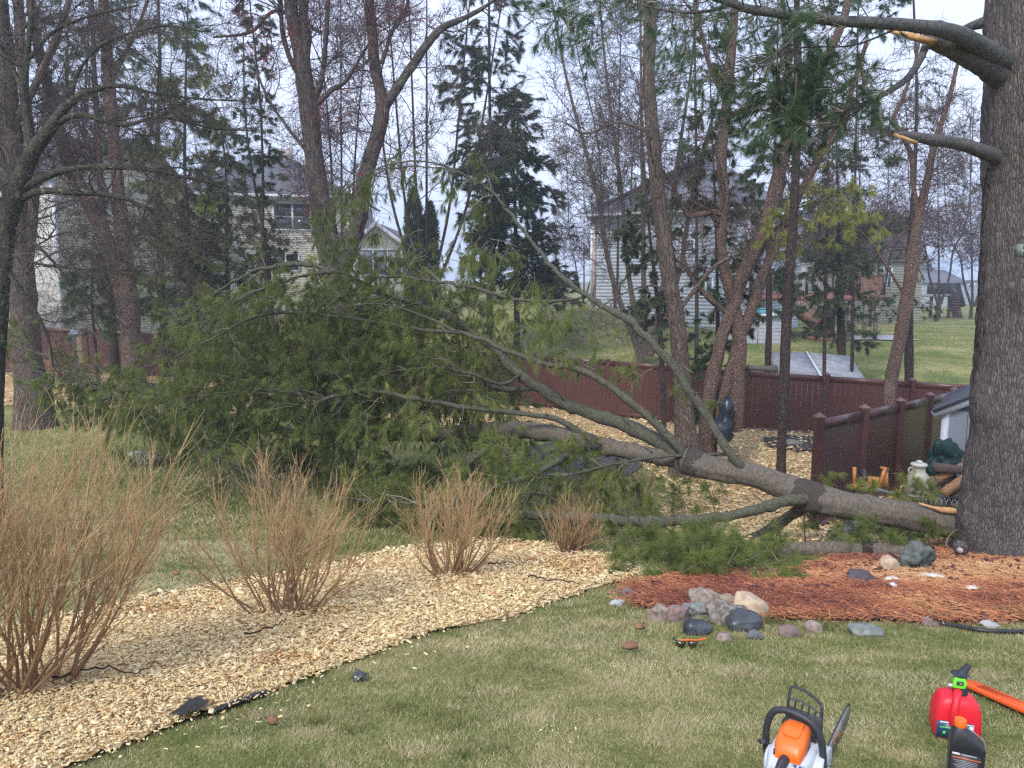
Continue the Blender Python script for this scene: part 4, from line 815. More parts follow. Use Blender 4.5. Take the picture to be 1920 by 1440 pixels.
ap, ar = resample([(p[int(len(p) * .55):], r[int(len(p) * .55):]) for p, r in (paths['L1'], paths['L1b'])], 14)
bp, br = resample([(p[int(len(p) * f):], r[int(len(p) * f):]) for (p, r), f in ((paths['B1'], .55), (paths['B2'], .5), (paths['B3'], .3), (paths['B4'], .4), (paths['B6'], .2))], 14)
gp = np.concatenate([mp_, FP]); gr = np.concatenate([mr_, FR])
tw = MB(); nd = Tufts(tuft_sources('fallen_tuft', m_needle, 40, .15, .0029, .38, .95))
def clip_ground(C, lift=.03): C[..., 2] = np.maximum(C[..., 2], hgt(C[..., 0], C[..., 1]) + lift); return C
def foliage(Pt, R, n2, n3, nt, len2=(.5, 1.3), len3=(.2, .55), tint0=.45, droop=-.07, nn=20, L=.115, W=.0052, tmin=.15, drp=.55, sp=.42):
    P2, R2 = grow(Pt, R, n2, *len2, ang=.85, tmin=tmin, K=6, r0=.4, rmin=.004, up=droop, wander=.16, rmax=.014)
    P2 = clip_ground(P2, .06); P3, R3 = grow(P2, R2, n3, *len3, ang=.7, tmin=.2, K=3, r0=.6, rmin=.0028, up=droop * 1.6, wander=.15); P3 = clip_ground(P3, .04)
    tw.tubes(P2, R2, 4, tint=rng.uniform(.2, 1, len(P2))); tw.tubes(P3, R3, 3, tint=rng.uniform(.1, .8, len(P3)))
    idx = rng.integers(0, len(P3), nt); t = 1 - rng.uniform(0, 1, nt) ** 1.5 * .6; p, T, r = samp(P3, R3, idx, t)
    lt = tint0 + .25 * (vnoise(p, 1.1) - .5) + .2 * (vnoise(p, 4) - .5) + rng.normal(0, .13, nt)
    nd.tufts(p, T + np.array([0, 0, -.28]), nn, L, W, sp, drp, lt)
foliage(gp, gr, 1250, 8200, 33000, tint0=.52, len2=(.4, 1.1))
foliage(ap, ar, 50, 220, 800, len2=(.3, .9), len3=(.2, .5), tint0=.4, droop=-.24, drp=.9, tmin=.1)
foliage(bp, br, 90, 450, 2200, len2=(.4, .9), tint0=.55, droop=.02, nn=18)
# curtain of foliage hanging inside the arch of the long limb
def region(poly, n, Y0, Y1): 
    a = np.array(poly); x = rng.uniform(a[:, 0].min(), a[:, 0].max(), n * 3); y = rng.uniform(a[:, 1].min(), a[:, 1].max(), n * 3); k = inpoly(x, y, poly); x, y = x[k][:n], y[k][:n]
    return P(x, y, rng.uniform(Y0, Y1, len(x)) if not callable(Y0) else Y0(x, y))
def sprays(C, dirs, nt, ln=.45, tint0=.5, nn=20, L=.115, W=.0052, drp=.5, sp=.42, tws=3, up=-.08, nmb=None, tmb=None):
    """short twigs starting at C with tufts on them"""
    n = len(C); d = nrm(dirs + .5 * rng.normal(size=(n, 3))); out = [C]
    for k in range(4): d = nrm(d + .2 * rng.normal(size=(n, 3)) + np.array([0, 0, up])); out.append(out[-1] + d * ln / 4 * rng.uniform(.6, 1.3, (n, 1)))
    Pt = clip_ground(np.stack(out, 1), .03); R = np.broadcast_to(np.linspace(.006, .003, 5), (n, 5)); (tmb or tw).tubes(Pt, R, 4, tint=rng.uniform(.2, 1, n))
    P3, R3 = grow(Pt, R, n * tws, .12, .3, ang=.7, K=3, rmin=.0028, up=up); P3 = clip_ground(P3, .03); (tmb or tw).tubes(P3, R3, 3, tint=rng.uniform(0, .8, len(P3)))
    idx = rng.integers(0, len(P3), nt); t = 1 - rng.uniform(0, 1, nt) ** 1.4 * .7; p, T, r = samp(P3, R3, idx, t)
    (nmb or nd).tufts(p, T + np.array([0, 0, -.2]), nn, L, W, sp, drp, tint0 + .2 * (vnoise(p, 2) - .5) + rng.normal(0, .08, nt))
C = region([(640, 400), (700, 380), (780, 420), (880, 420), (960, 450), (1040, 540), (1080, 620), (1060, 700), (960, 640), (860, 600), (720, 560), (640, 520), (620, 430)], 230, 12.6, 14.6)
sprays(C, np.array([[-.3, 0, -.6]]), 2000, .45, .44, drp=.8, up=-.15)
C = region([(940, 560), (1080, 560), (1180, 640), (1240, 700), (1180, 740), (1060, 700), (960, 660)], 60, 11.2, 12.2); sprays(C, np.array([[-.3, 0, -.3]]), 420, .4, .55)
# boughs lying on the ground in front of and under the trunk
def gregion(poly, n, z0, z1):
    a = np.array(poly); x = rng.uniform(a[:, 0].min(), a[:, 0].max(), n * 3); y = rng.uniform(a[:, 1].min(), a[:, 1].max(), n * 3); k = inpoly(x, y, poly); g = G(x[k][:n], y[k][:n]); g[:, 2] += rng.uniform(z0, z1, len(g)); return g
sprays(gregion([(620, 905), (700, 880), (850, 900), (960, 905), (1000, 950), (980, 1010), (900, 1015), (820, 1000), (700, 985), (640, 965)], 330, .03, .3), np.array([[-.4, -.5, .25]]), 5200, .4, .56, up=0)
sprays(gregion([(960, 1000), (1100, 995), (1300, 1010), (1480, 1040), (1500, 1070), (1350, 1085), (1200, 1080), (1150, 1045), (1000, 1020)], 140, .02, .12), np.array([[-.5, -.4, .2]]), 1600, .33, .46, up=0)
sprays(gregion([(1000, 930), (1150, 905), (1330, 920), (1400, 990), (1250, 1020), (1050, 1010), (960, 960)], 110, .03, .35), np.array([[-.2, 0, .9]]), 900, .55, .55, up=.1, nn=15)
sprays(gregion([(1550, 1005), (1700, 990), (1790, 1000), (1790, 1040), (1640, 1045), (1540, 1035)], 60, .02, .15), np.array([[-.4, -.3, .1]]), 600, .4, .45, up=0)
sprays(region([(70, 700), (160, 700), (260, 690), (330, 740), (300, 790), (160, 775), (90, 740)], 130, 14, 16), np.array([[-.6, 0, -.3]]), 1600, .5, .42, drp=.7)
sprays(gregion([(260, 800), (420, 790), (620, 850), (640, 900), (520, 880), (380, 850), (300, 840)], 170, .03, .4), np.array([[-.5, -.3, .1]]), 2600, .45, .48, up=-.03)
sprays(gregion([(1250, 1055), (1420, 1050), (1480, 1085), (1380, 1098), (1270, 1090)], 40, .02, .12), np.array([[.4, -.4, .3]]), 420, .3, .55, up=0)
sprays(region([(1550, 890), (1610, 930), (1680, 940), (1640, 960), (1560, 925)], 14, 10.2, 10.4), np.array([[-.4, 0, .6]]), 110, .3, .66, up=.1)
sprays(region([(1690, 920), (1720, 930), (1770, 950), (1720, 950)], 12, 9.7, 9.9), np.array([[-.3, 0, .6]]), 90, .25, .66, up=.1)
C = region([(1270, 640), (1330, 700), (1390, 790), (1370, 800), (1290, 700)], 8, 10.7, 10.9); sprays(C, np.array([[-.6, 0, 0]]), 40, .3, .55)
tw.build('twigs', m_pinetwig, fp, kind='stuff'); nd.build('needles', fp)

# cut log on the ground with torn end
lg = empty('cut_log', tuple(P(1590, 1060, 8.5)), 'grey barked log lying on the red mulch behind the tan and green rocks', 'log')
q, r = stem([(1745, 1046, 26, 8.15), (1700, 1052, 28, 8.25), (1640, 1058, 30, 8.4), (1560, 1062, 30, 8.55), (1500, 1066, 29, 8.65), (1440, 1062, 24, 8.85), (1380, 1056, 20, 9.1), (1300, 1050, 14, 9.5), (1240, 1048, 9, 9.9)], None, 60); q[:, 2] = np.maximum(q[:, 2], hgt(q[:, 0], q[:, 1]) + r * .9)
MB().tubes(q, r, 20, rough=.12, rsc=12, fine=.006, fsc=22, caps=True).build('trunk', m_log, lg, smooth=True)
MB().tubes(np.stack([q[0] + (q[0] - q[4]) * f for f in (0, .1, .25, .45)]), np.array([.95, .9, .55, .2]) * r[0] * .9, 9, rough=.5, rsc=30).build('torn_wood', m_wood, lg)
MB().tubes(np.stack([q[13], q[15]]), np.array([r[13] * 1.12, r[15] * 1.1]), 20, rough=.2, rsc=20).build('branch_collar', m_dark, lg, smooth=True)
tp_ = spline([P(1512, 1070, 9.2), P(1511, 1035, 9.25), P(1508, 985, 9.3), P(1509, 962, 9.35)], 10); tag(MB().tubes(tp_, np.linspace(.012, .009, 10), 6, rough=.2, rsc=30).build('upright_stick', m_dark), 'thin dark upright stick standing in front of the fallen trunk', 'stick')
# ------------------------------------------------------------------ standing trees
def stems_of(sts, Y, n=30, ground=True):
    out = []
    for st in sts:
        q, r = stem([(p[0], p[1], p[2] * .9) for p in st], Y, n); out.append((q, r))
    return out
def tree(name, label, Y, sts, barkm, g1=None, g2=None, g3=None, twm=None, cat='tree', group=None, Sd=14, fine=.01, fsc=14, rough=.1, root=None, collect=None, n=36, tminj=.3, partname='limb'):
    pa = stems_of(sts, Y, n); b = pa[0][0][0].copy(); g = float(hgt(b[0], b[1]))
    root = root or empty(name, (b[0], b[1], g - .05), label, cat, group)
    for i, (q, r) in enumerate(pa):
        if i == 0 or sts[i][0][:2] == sts[0][0][:2]:
            # flare into the ground
            q = np.concatenate([[[q[0][0], q[0][1], min(q[0][2], g) - .15]], q]); r = np.concatenate([[r[0] * 1.35], r])
            if len(r) > 3: r[1] *= 1.12
        MB().tubes(q, r, Sd if r.max() > .05 else 8, rough=rough, rsc=5, fine=fine if r.max() > .06 else 0, fsc=fsc).build('trunk' if i == 0 else partname, barkm, root, smooth=True)
    Pt, R = resample(pa, 16); lv = [(Pt, R)]; mb = MB(); tb = MB()
    if g1: p1 = grow(Pt, R, *g1[:3], **(g1[3] if len(g1) > 3 else {})); lv.append(p1); mb.tubes(*p1, 6, tint=.3)
    if g2: p2 = grow(*lv[-1], *g2[:3], **(g2[3] if len(g2) > 3 else {})); lv.append(p2); tb.tubes(*p2, 4, tint=rng.uniform(0, .6, len(p2[0])))
    if g3: p3 = grow(*lv[-1], int(g3[0] * 1.7), *g3[1:3], K=3, **(g3[3] if len(g3) > 3 else {})); lv.append(p3); tb.tubes(*p3, 3, tint=rng.uniform(0, .8, len(p3[0])))
    if g1: mb.build('branches', barkm, root, smooth=True, kind='stuff')
    tb.build('twigs', twm or m_twig, root, kind='stuff')
    return root, lv
RM = lambda Y: .00030 * Y
def o(Y, **k): d = dict(rmin=RM(Y)); d.update(k); return d

# big white pine at the right edge
Yp = 8.45
bp_ = empty('big_pine', tuple(G1(1890, 1052)), 'huge furrowed white pine trunk at the right edge with broken limbs above the lawn', 'tree')
gb = G1(1915, 1053)
def cpt(px, py, w, Y): p = P(px, py, Y); return (*p, w / 2 / FPX * Y)
tr = [cpt(1933, 1075, 330, 8.7), cpt(1932, 1045, 290, 8.7), cpt(1932, 1005, 262, 8.7), cpt(1934, 940, 236, 8.7), cpt(1938, 800, 216, 8.7), cpt(1945, 600, 196, 8.75), cpt(1950, 400, 188, 8.8), cpt(1952, 200, 182, 8.8), cpt(1950, 0, 172, 8.85), cpt(1945, -300, 160, 8.9), cpt(1940, -700, 130, 9.0), cpt(1935, -1500, 60, 9.2)]
s_ = spline(tr, 260); MB().tubes(s_[:, :3], s_[:, 3], 120, rough=.06, rsc=3, fine=.020, fsc=16).build('trunk', m_pine, bp_, smooth=True)
tr2 = [cpt(1868, 980, 60, 8.75), cpt(1862, 860, 68, 8.8), cpt(1862, 700, 66, 8.85), cpt(1869, 500, 60, 8.9), cpt(1879, 300, 58, 8.9), cpt(1888, 150, 56, 8.9), cpt(1893, 0, 52, 8.9), cpt(1878, -300, 60, 8.9), cpt(1880, -700, 30, 9)]
s_ = spline(tr2, 200); MB().tubes(s_[:, :3], s_[:, 3], 60, rough=.1, rsc=3, fine=.016, fsc=14).build('trunk', m_pined, bp_, smooth=True)
bl = {}
def bpl(key, pts, mat=m_limb, n=50, Sd=18, name='limb', **k):
    pts = [(p[0], p[1], p[2] * (.78 if key in 'abc' else 1), p[3]) for p in pts]; q, r = stem(pts, None, n); MB().tubes(q, r, Sd, rough=.08, rsc=8, fine=.004, fsc=20, caps=True, **k).build(name, mat, bp_, smooth=True); bl[key] = (q, r)
m_limbg = bark('bark_grey_limb', (.115, .11, .105), (.04, .035, .03), hi=(.19, .19, .17), s=26, stretch=1.4, bs=.5, bd=.008, lichen=((.25, .26, .22), 50, .68), crack=.07)
bpl('a', [(1885, 118, 54, 8.7), (1840, 88, 44, 8.3), (1790, 62, 38, 7.9), (1730, 50, 32, 7.6), (1650, 43, 28, 7.3), (1560, 38, 25, 7.1), (1480, 28, 23, 7.0), (1400, 16, 20, 6.9), (1340, -5, 16, 6.8), (1260, -30, 12, 6.8), (1150, -50, 8, 6.9)], m_limbg)
bpl('b', [(1885, 150, 60, 8.8), (1850, 122, 58, 8.6), (1815, 104, 50, 8.4), (1780, 88, 44, 8.25), (1750, 78, 34, 8.15), (1735, 72, 26, 8.1)], m_limbg)
bpl('c', [(1880, 300, 40, 8.8), (1845, 285, 34, 8.6), (1800, 270, 30, 8.4), (1750, 262, 28, 8.2), (1710, 256, 22, 8.1), (1685, 252, 12, 8.0), (1672, 247, 6, 8.0)], m_limbg)
bpl('d', [(1875, 38, 22, 8.9), (1845, 42, 20, 9.1), (1815, 52, 16, 9.3), (1790, 66, 13, 9.6)], m_limbg)
bpl('e', [(1735, 88, 16, 8.1), (1722, 118, 14, 8.0), (1700, 148, 13, 7.9), (1665, 172, 11, 7.8), (1620, 195, 9, 7.7), (1570, 208, 8, 7.6), (1510, 212, 5, 7.5), (1460, 205, 3, 7.5)], m_limbg, 30, 8)
bpl('f', [(1690, 50, 5, 7.4), (1600, 85, 5, 7.3), (1500, 90, 4, 7.2), (1420, 130, 4, 7.1), (1390, 160, 3, 7.1)], m_limbg, 26, 6)
bpl('g', [(1530, 36, 7, 7.1), (1490, 70, 6, 7), (1440, 110, 5, 7), (1380, 135, 4, 7), (1320, 160, 3, 7)], m_limbg, 26, 6)
bpl('h', [(1880, 620, 6, 8.9), (1860, 430, 4, 9.2), (1790, 360, 4, 9.5)], m_limbg, 14, 6) if False else None
bpl('i', [(1370, 6, 10, 6.85), (1330, 20, 7, 6.9), (1270, 22, 6, 6.9), (1180, 5, 4, 7)], m_limbg, 20, 6)
spl = [P(1745, 76, 8.05), P(1700, 66, 7.98), P(1665, 57, 7.95)]
m = MB(); m.bar(P(1752, 80, 8.0), P(1700, 66, 7.95), .05, .05); m.bar(P(1742, 74, 7.98), P(1664, 57, 7.92), .022, .03); m.build('splintered_wood', m_wood, bp_)
m = MB(); m.bar(P(1720, 268, 8.05), P(1676, 252, 7.97), .02, .03); m.build('splintered_wood', m_wood, bp_)
# knot with pale heart at the foot
kn = P(1802, 1030, 8.2); MB().tubes(np.array([kn + np.array([.06, .1, 0]), kn, kn + np.array([-.03, -.03, 0])]), np.array([.09, .075, .05]), 14, rough=.2, rsc=20, caps=True).build('knot', m_pine, bp_, smooth=True)
MB().tubes(np.array([kn + np.array([-.02, -.02, 0]), kn + np.array([-.036, -.036, 0])]), np.array([.035, .03]), 12, caps=True).build('knot_heart', m_pink, bp_)
# needles on its limbs (close, soft)
nd2 = Tufts(tuft_sources('near_tuft', m_needb, 30, .12, .0022, .5, .35)); tw2 = MB()
def nsp(C, d, nt, **k): sprays(C, d, nt, nmb=nd2, tmb=tw2, **k)
nsp(region([(1400, 230), (1430, 150), (1500, 110), (1580, 120), (1650, 140), (1690, 170), (1640, 200), (1560, 240), (1480, 250), (1430, 240)], 130, 7.3, 8.0), np.array([[-.6, 0, .1]]), 2100, ln=.4, tint0=.44, nn=22, L=.11, W=.0024, sp=.5, drp=.3)
nsp(region([(1240, 0), (1700, 0), (1600, 60), (1500, 140), (1420, 110), (1330, 160), (1250, 60)], 60, 6.9, 7.6), np.array([[-.5, 0, -.2]]), 520, ln=.4, tint0=.42, nn=16, L=.11, W=.0022, sp=.5)
nsp(region([(1000, 0), (1240, 0), (1200, 40), (1120, 90), (1050, 60)], 40, 7, 7.6), np.array([[-.5, 0, -.2]]), 380, ln=.35, tint0=.4, nn=16, L=.11, W=.0022, sp=.5)
Pt, R = resample([bl[k] for k in ('a', 'f', 'g', 'e', 'i')], 14)
g1_ = grow(Pt, R, 60, .3, .9, ang=.9, tmin=.35, rmin=.002, rmax=.008, up=-.03); tw2.tubes(*g1_, 4, tint=.1)
g1_ = grow(*g1_, 240, .15, .5, ang=.8, rmin=.0016, up=-.03); tw2.tubes(*g1_, 3, tint=.1)
tw2.build('twigs', m_pinetwig, bp_, kind='stuff'); nd2.build('needles', bp_)
# trail camera strapped on the trunk
tcm = P(1916, 470, 7.95); tcr = empty('trail_camera', tuple(tcm), 'small green grey trail camera strapped to the big pine trunk', 'trail camera')
m_cam = plain('camera_case', (.17, .20, .16), (.12, .14, .11), rough=.5)
m = MB(); m.box(tcm, (.10, .08, .13)); m.box(tcm + np.array([0, -.045, -.02]), (.085, .02, .07)); m.build('case', m_cam, tcr)
MB().tubes(np.array([tcm + np.array([0, -.05, .035]), tcm + np.array([0, -.065, .035])]), np.array([.022, .02]), 14, caps=True).build('lens', m_glass, tcr)
MB().tubes(np.array([tcm + np.array([-.01, -.05, -.02]), tcm + np.array([-.01, -.06, -.02])]), np.array([.015, .012]), 12, caps=True).build('sensor', m_black, tcr)

# crab tree at the left edge, dense with twigs
Y = 10.5
tree('crab_tree', 'spreading leafless lichen covered tree at the left edge with a dense mesh of twigs', Y,
 [[(-14, 930, 42), (-10, 760, 36), (-4, 620, 36), (4, 500, 36), (14, 420, 38), (26, 370, 44), (40, 330, 40)],
  [(40, 335, 34), (58, 290, 32), (88, 250, 26), (120, 205, 20), (160, 175, 16), (220, 160, 11), (290, 175, 8), (370, 185, 6), (470, 190, 4)],
  [(58, 290, 24), (52, 230, 20), (46, 170, 18), (50, 110, 15), (58, 40, 12), (62, -60, 9)],
  [(30, 362, 20), (70, 338, 18), (110, 322, 15), (160, 314, 13), (240, 314, 12), (300, 322, 10), (400, 345, 7), (480, 372, 5), (560, 400, 3)],
  [(28, 375, 20), (80, 358, 15), (130, 360, 14), (220, 368, 12), (280, 392, 10), (350, 420, 8), (420, 445, 6), (500, 462, 4)],
  [(36, 345, 18), (20, 320, 14), (0, 305, 12), (-30, 290, 10)],
  [(100, 235, 14), (150, 215, 11), (230, 235, 8), (300, 220, 6), (400, 240, 5), (480, 245, 3)],
  [(48, 180, 12), (20, 120, 9), (-10, 60, 7), (-40, 0, 5)], [(54, 110, 9), (100, 60, 7), (170, 30, 5), (260, 10, 4)],
  [(130, 200, 9), (150, 130, 7), (200, 80, 5), (300, 50, 4), (390, 60, 3)],
  [(4, 490, 14), (40, 545, 11), (70, 590, 8), (92, 640, 6), (100, 690, 4)], [(10, 470, 9), (60, 492, 6), (160, 505, 4), (280, 508, 3)], [(20, 420, 9), (80, 470, 7), (140, 540, 4), (190, 620, 3)]],
 m_crab, (130, .5, 1.7, o(Y, tmin=.25, r0=.4, up=.02, wander=.3, rmax=.012, K=7)), (1700, .25, .9, o(Y, wander=.35, r0=.6, up=.01)), (6500, .12, .5, o(Y, wander=.35, rmin=.0024)))

# big grey trunk far left with tree behind
Y = 20
tree('old_grey_tree', 'thick grey barked tree behind the crab tree at far left, base in the wood chips', Y,
 [[(62, 728, 66), (52, 680, 58), (46, 600, 54), (38, 500, 52), (30, 380, 48), (20, 250, 44), (5, 100, 38), (-10, -100, 30), (-20, -400, 16)],
  [(40, 560, 26), (60, 420, 22), (62, 300, 20), (44, 160, 20), (36, 40, 20), (30, -150, 16)], [(20, 250, 20), (80, 130, 15), (130, 0, 12), (170, -150, 8)]],
 m_ash, (60, 1, 3, o(Y, up=.05, rmax=.03, K=7)), (500, .5, 1.5, o(Y, wander=.3)), (1600, .25, .8, o(Y)))
# river birch pair
Y = 21
tree('river_birch', 'reddish brown forked river birch left of the fallen crown with shaggy peeling bark', Y,
 [[(250, 708, 46), (246, 640, 40), (243, 580, 42), (238, 520, 34), (232, 440, 28), (222, 350, 26), (212, 250, 24), (204, 140, 24), (196, 40, 22), (188, -120, 18), (180, -350, 10)],
  [(236, 590, 34), (222, 520, 32), (200, 455, 32), (172, 390, 32), (140, 330, 30), (118, 270, 26), (98, 200, 22), (80, 120, 20), (60, 20, 18), (50, -150, 12)],
  [(206, 150, 14), (240, 90, 10), (270, 20, 8), (300, -80, 6)], [(238, 560, 9), (225, 430, 8), (190, 330, 7), (185, 250, 5)]],
 m_birch, (70, .8, 2.6, o(Y, up=.04, rmax=.025, K=7)), (600, .4, 1.3, o(Y, wander=.3)), (2000, .2, .7, o(Y)), m_twigr, Sd=20, fine=.02)
tree('small_grey_tree', 'slim grey trunk just left of the reddish birch in front of the cream house', 29, [[(212, 640, 17), (206, 540, 16), (196, 440, 15), (188, 340, 14), (180, 200, 11), (172, 0, 8), (168, -200, 5)], [(188, 340, 8), (150, 240, 6), (120, 120, 4)]], m_dark, (40, .8, 2, o(29, up=.04, rmax=.02)), (300, .4, 1.2, o(29)), (800, .25, .7, o(29)))

# double maple with red buds
Y = 20.5
mr, lv = tree('red_bud_maple', 'double trunked maple with red buds rising behind the middle of the fallen crown', Y,
 [[(640, 690, 62), (636, 600, 60), (630, 520, 58), (618, 470, 50), (604, 400, 44), (594, 330, 40), (584, 250, 38), (576, 180, 40), (562, 100, 30), (548, 30, 28), (540, -60, 24), (530, -260, 16)],
  [(640, 500, 44), (660, 450, 38), (676, 400, 34), (682, 340, 32), (700, 280, 32), (716, 220, 30), (714, 180, 26), (702, 120, 24), (698, 60, 22), (692, -20, 20), (690, -240, 12)],
  [(716, 205, 22), (742, 170, 20), (768, 130, 19), (800, 85, 18), (830, 52, 15), (870, 34, 12), (910, 12, 9), (950, -20, 7)],
  [(576, 190, 24), (572, 120, 22), (574, 60, 22), (566, 0, 18), (560, -150, 12)], [(576, 170, 14), (560, 140, 14), (540, 100, 12), (528, 40, 12), (524, -80, 10)],
  [(590, 190, 14), (604, 140, 12), (612, 60, 11), (618, -40, 9)], [(590, 200, 13), (620, 170, 11), (650, 150, 9), (680, 100, 7), (700, 70, 6)],
  [(716, 120, 10), (735, 60, 9), (760, 20, 7), (770, -40, 5)], [(600, 60, 8), (520, 20, 7), (470, 60, 6), (400, 70, 4)], [(588, 300, 7), (540, 240, 6), (500, 180, 5), (470, 100, 3)]],
 m_maple, (110, .8, 2.8, o(Y, tmin=.2, up=.04, rmax=.02, K=7)), (800, .4, 1.4, o(Y, wander=.3)), (2200, .2, .8, o(Y)), m_twigr, Sd=22, fine=.018)
bd = MB(); idx = rng.integers(0, len(lv[3][0]), 4200); p, T, r = samp(*lv[3], idx, rng.uniform(.3, 1, 4200)); k = (vnoise(p, .8) > .5); bd.tufts(p[k], T[k], 4, .045, .028, 1.2, 0, rng.uniform(0, 1, k.sum()))
i2 = rng.integers(0, 2, 380); p, T, r = samp(lv[0][0][:2], lv[0][1][:2], i2, rng.uniform(.1, .8, 380)); q = nrm(rng.normal(size=(380, 3)) * np.array([1, 1, .3]) + np.array([0, -1, 0])); bd.tufts(p + q * (r[:, None] + .04), q, 4, .05, .025, 1.2, 0, rng.uniform(0, 1, 380))
bd.build('buds', m_bud, mr, kind='stuff')

# thin multi stem tree behind
def thin(name, label, Y, xs, yb, yt, mat=m_dark, lean=1., w=7, g=(60, 1, 3), g2=(500, .5, 1.6), g3=(1500, .3, .9), twm=m_twig, up=.08, wander=.15):
    st = []; xb = np.mean(xs)
    for i, x in enumerate(xs):
        x1 = x + (x - xb) * lean; st.append([(xb + (x - xb) * .1, yb, w * .8), (x - (x - xb) * .3, yb - (yb - yt) * .3, w * .6), (x, yb - (yb - yt) * .6, w * .5), (x1, yt, w * .3), (x1 + (x - xb) * .4, yt - 200, w * .25)])
    return tree(name, label, Y, st, mat, (*g, o(Y, up=up, rmax=.02, wander=wander, K=7)), (*g2, o(Y, up=up * .3)), (*g3, o(Y)), twm, Sd=8, fine=0)
thin('multi_stem_tree', 'thin many stemmed leafless tree behind the fallen crown with tall straight shoots', 27, [712, 745, 775, 800, 860, 905], 560, 0, lean=.35, w=9)
thin('right_multi_stem_tree', 'leafless multi stemmed tree standing in front of the pale blue house corner', 33, [1118, 1165, 1205, 1262, 1300], 668, 150, mat=m_ash, lean=.6, w=17, g=(90, 1, 3.5), g2=(900, .6, 1.8), g3=(2400, .3, 1.1))
thin('weeping_birch', 'pale leafless birch with hanging twigs behind the red budded maple', 40, [618, 640, 668], 520, 90, lean=.6, w=8, g=(60, 1.5, 4), g2=(900, .8, 2), g3=(2200, .4, 1.4), up=-.02, twm=m_twigr)
thin('far_left_bare_tree', 'leafless reddish tree in front of the grey roofs at far left', 34, [60, 88, 115, 140], 600, 250, lean=.5, w=9, twm=m_twigr, g=(60, 1, 3), g2=(500, .6, 1.6), g3=(1200, .3, 1.))
thin('far_pink_tree', 'hazy pinkish leafless tree left of the pale blue house', 62, [1078, 1095, 1112], 560, 440, lean=.6, w=5, twm=m_twigr, g=(60, 1, 3), g2=(500, .8, 2), g3=(1300, .5, 1.2))
for i, (xs, yb, yt, Y, lb) in enumerate([([1600, 1625, 1650, 1672], 580, 400, 52, 'reddish leafless tree in front of the beige clapboard house'), ([1735, 1760, 1788], 570, 400, 62, 'reddish leafless tree above the far dark deck'), ([1800, 1822, 1850], 575, 420, 70, 'reddish leafless tree in front of the distant blue house at far right'), ([1540, 1562, 1585], 590, 420, 56, 'reddish leafless tree behind the raised deck')]):
    thin('far_bare_tree', lb, Y, xs, yb, yt, lean=1.0, w=7, twm=m_twigr, g=(60, 1.5, 5), g2=(600, 1, 2.4), g3=(1500, .5, 1.4), wander=.2)
thin('tall_thin_tree', 'tall leafless tree with fine upright twigs between the dark spruce and the blue house', 45, [1120, 1160, 1190], 560, 60, lean=1.2, w=6, g=(90, 2, 5), g2=(900, 1, 2.5), g3=(2400, .6, 1.5))

# right-hand group of trunks
Y = 16.8
tree('grey_oak', 'tall straight furrowed trunk just left of the shaggy birch clump, base in the chips', Y,
 [[(1288, 834, 58), (1284, 800, 46), (1278, 700, 38), (1268, 600, 36), (1255, 520, 35), (1244, 440, 34), (1232, 350, 32), (1224, 250, 30), (1216, 150, 28), (1218, 60, 27), (1222, -60, 24), (1226, -350, 14)], [(1268, 590, 9), (1290, 560, 9), (1340, 500, 8), (1400, 470, 6)], [(1224, 250, 7), (1160, 230, 5), (1100, 250, 4), (1060, 230, 3)], [(1262, 560, 5), (1220, 535, 4), (1150, 560, 3), (1100, 600, 2)]],
 m_ash, (60, .6, 2.2, o(Y, tmin=.45, rmax=.014, up=-.02, K=7)), (450, .3, 1.1, o(Y)), (900, .2, .6, o(Y)), Sd=26, fine=.022, fsc=12)
Y = 17.6
tree('shaggy_birch_clump', 'clump of leaning shaggy birch trunks with peeling salmon bark beside the fallen trunk', Y,
 [[(1322, 848, 34), (1326, 780, 32), (1338, 700, 30), (1352, 640, 28), (1372, 580, 28), (1392, 520, 30), (1418, 460, 30), (1446, 390, 30), (1462, 320, 30), (1480, 250, 28), (1500, 200, 24), (1540, 130, 20), (1580, 40, 18), (1600, -60, 14), (1620, -250, 8)],
  [(1345, 830, 30), (1358, 740, 26), (1378, 660, 24), (1402, 600, 24), (1430, 520, 24), (1462, 440, 22), (1496, 370, 20), (1540, 290, 18), (1580, 225, 16), (1600, 160, 12), (1625, 80, 10)],
  [(1378, 808, 36), (1382, 720, 34), (1386, 640, 32), (1378, 580, 26), (1362, 520, 24), (1352, 450, 22), (1358, 380, 22), (1352, 300, 22), (1362, 200, 22), (1370, 120, 20), (1376, 20, 18), (1380, -120, 14), (1385, -300, 8)],
  [(1355, 402, 16), (1335, 398, 15), (1312, 402, 14), (1290, 408, 9)], [(1380, 600, 15), (1330, 560, 13), (1296, 520, 11), (1280, 460, 9), (1300, 380, 6)],
  [(1500, 200, 13), (1480, 140, 12), (1470, 60, 11), (1465, -60, 8)], [(1360, 190, 10), (1330, 120, 9), (1310, 40, 7), (1295, -60, 5)], [(1290, 408, 7), (1262, 350, 6), (1240, 315, 5)]],
 m_birch, (80, .6, 2.2, o(Y, tmin=.35, rmax=.02, K=7)), (600, .3, 1.1, o(Y)), (1300, .2, .6, o(Y)), m_twigr, Sd=22, fine=.028, fsc=14, rough=.16)
Y = 15.6
tree('slim_dark_pine', 'slim dark trunk standing alone in the chips left of the short fence', Y,
 [[(1464, 886, 22), (1466, 820, 20), (1470, 720, 21), (1475, 600, 21), (1482, 480, 20), (1490, 380, 18), (1494, 250, 17), (1496, 120, 15), (1494, 0, 12), (1492, -200, 8)]],
 m_dark, (60, .4, 1.5, o(Y, tmin=.35, ang=1.3, rmax=.010, up=-.03, K=6)), (420, .2, .8, o(Y)), (600, .15, .4, o(Y)), Sd=16, fine=.006, fsc=22)
Y = 19.5
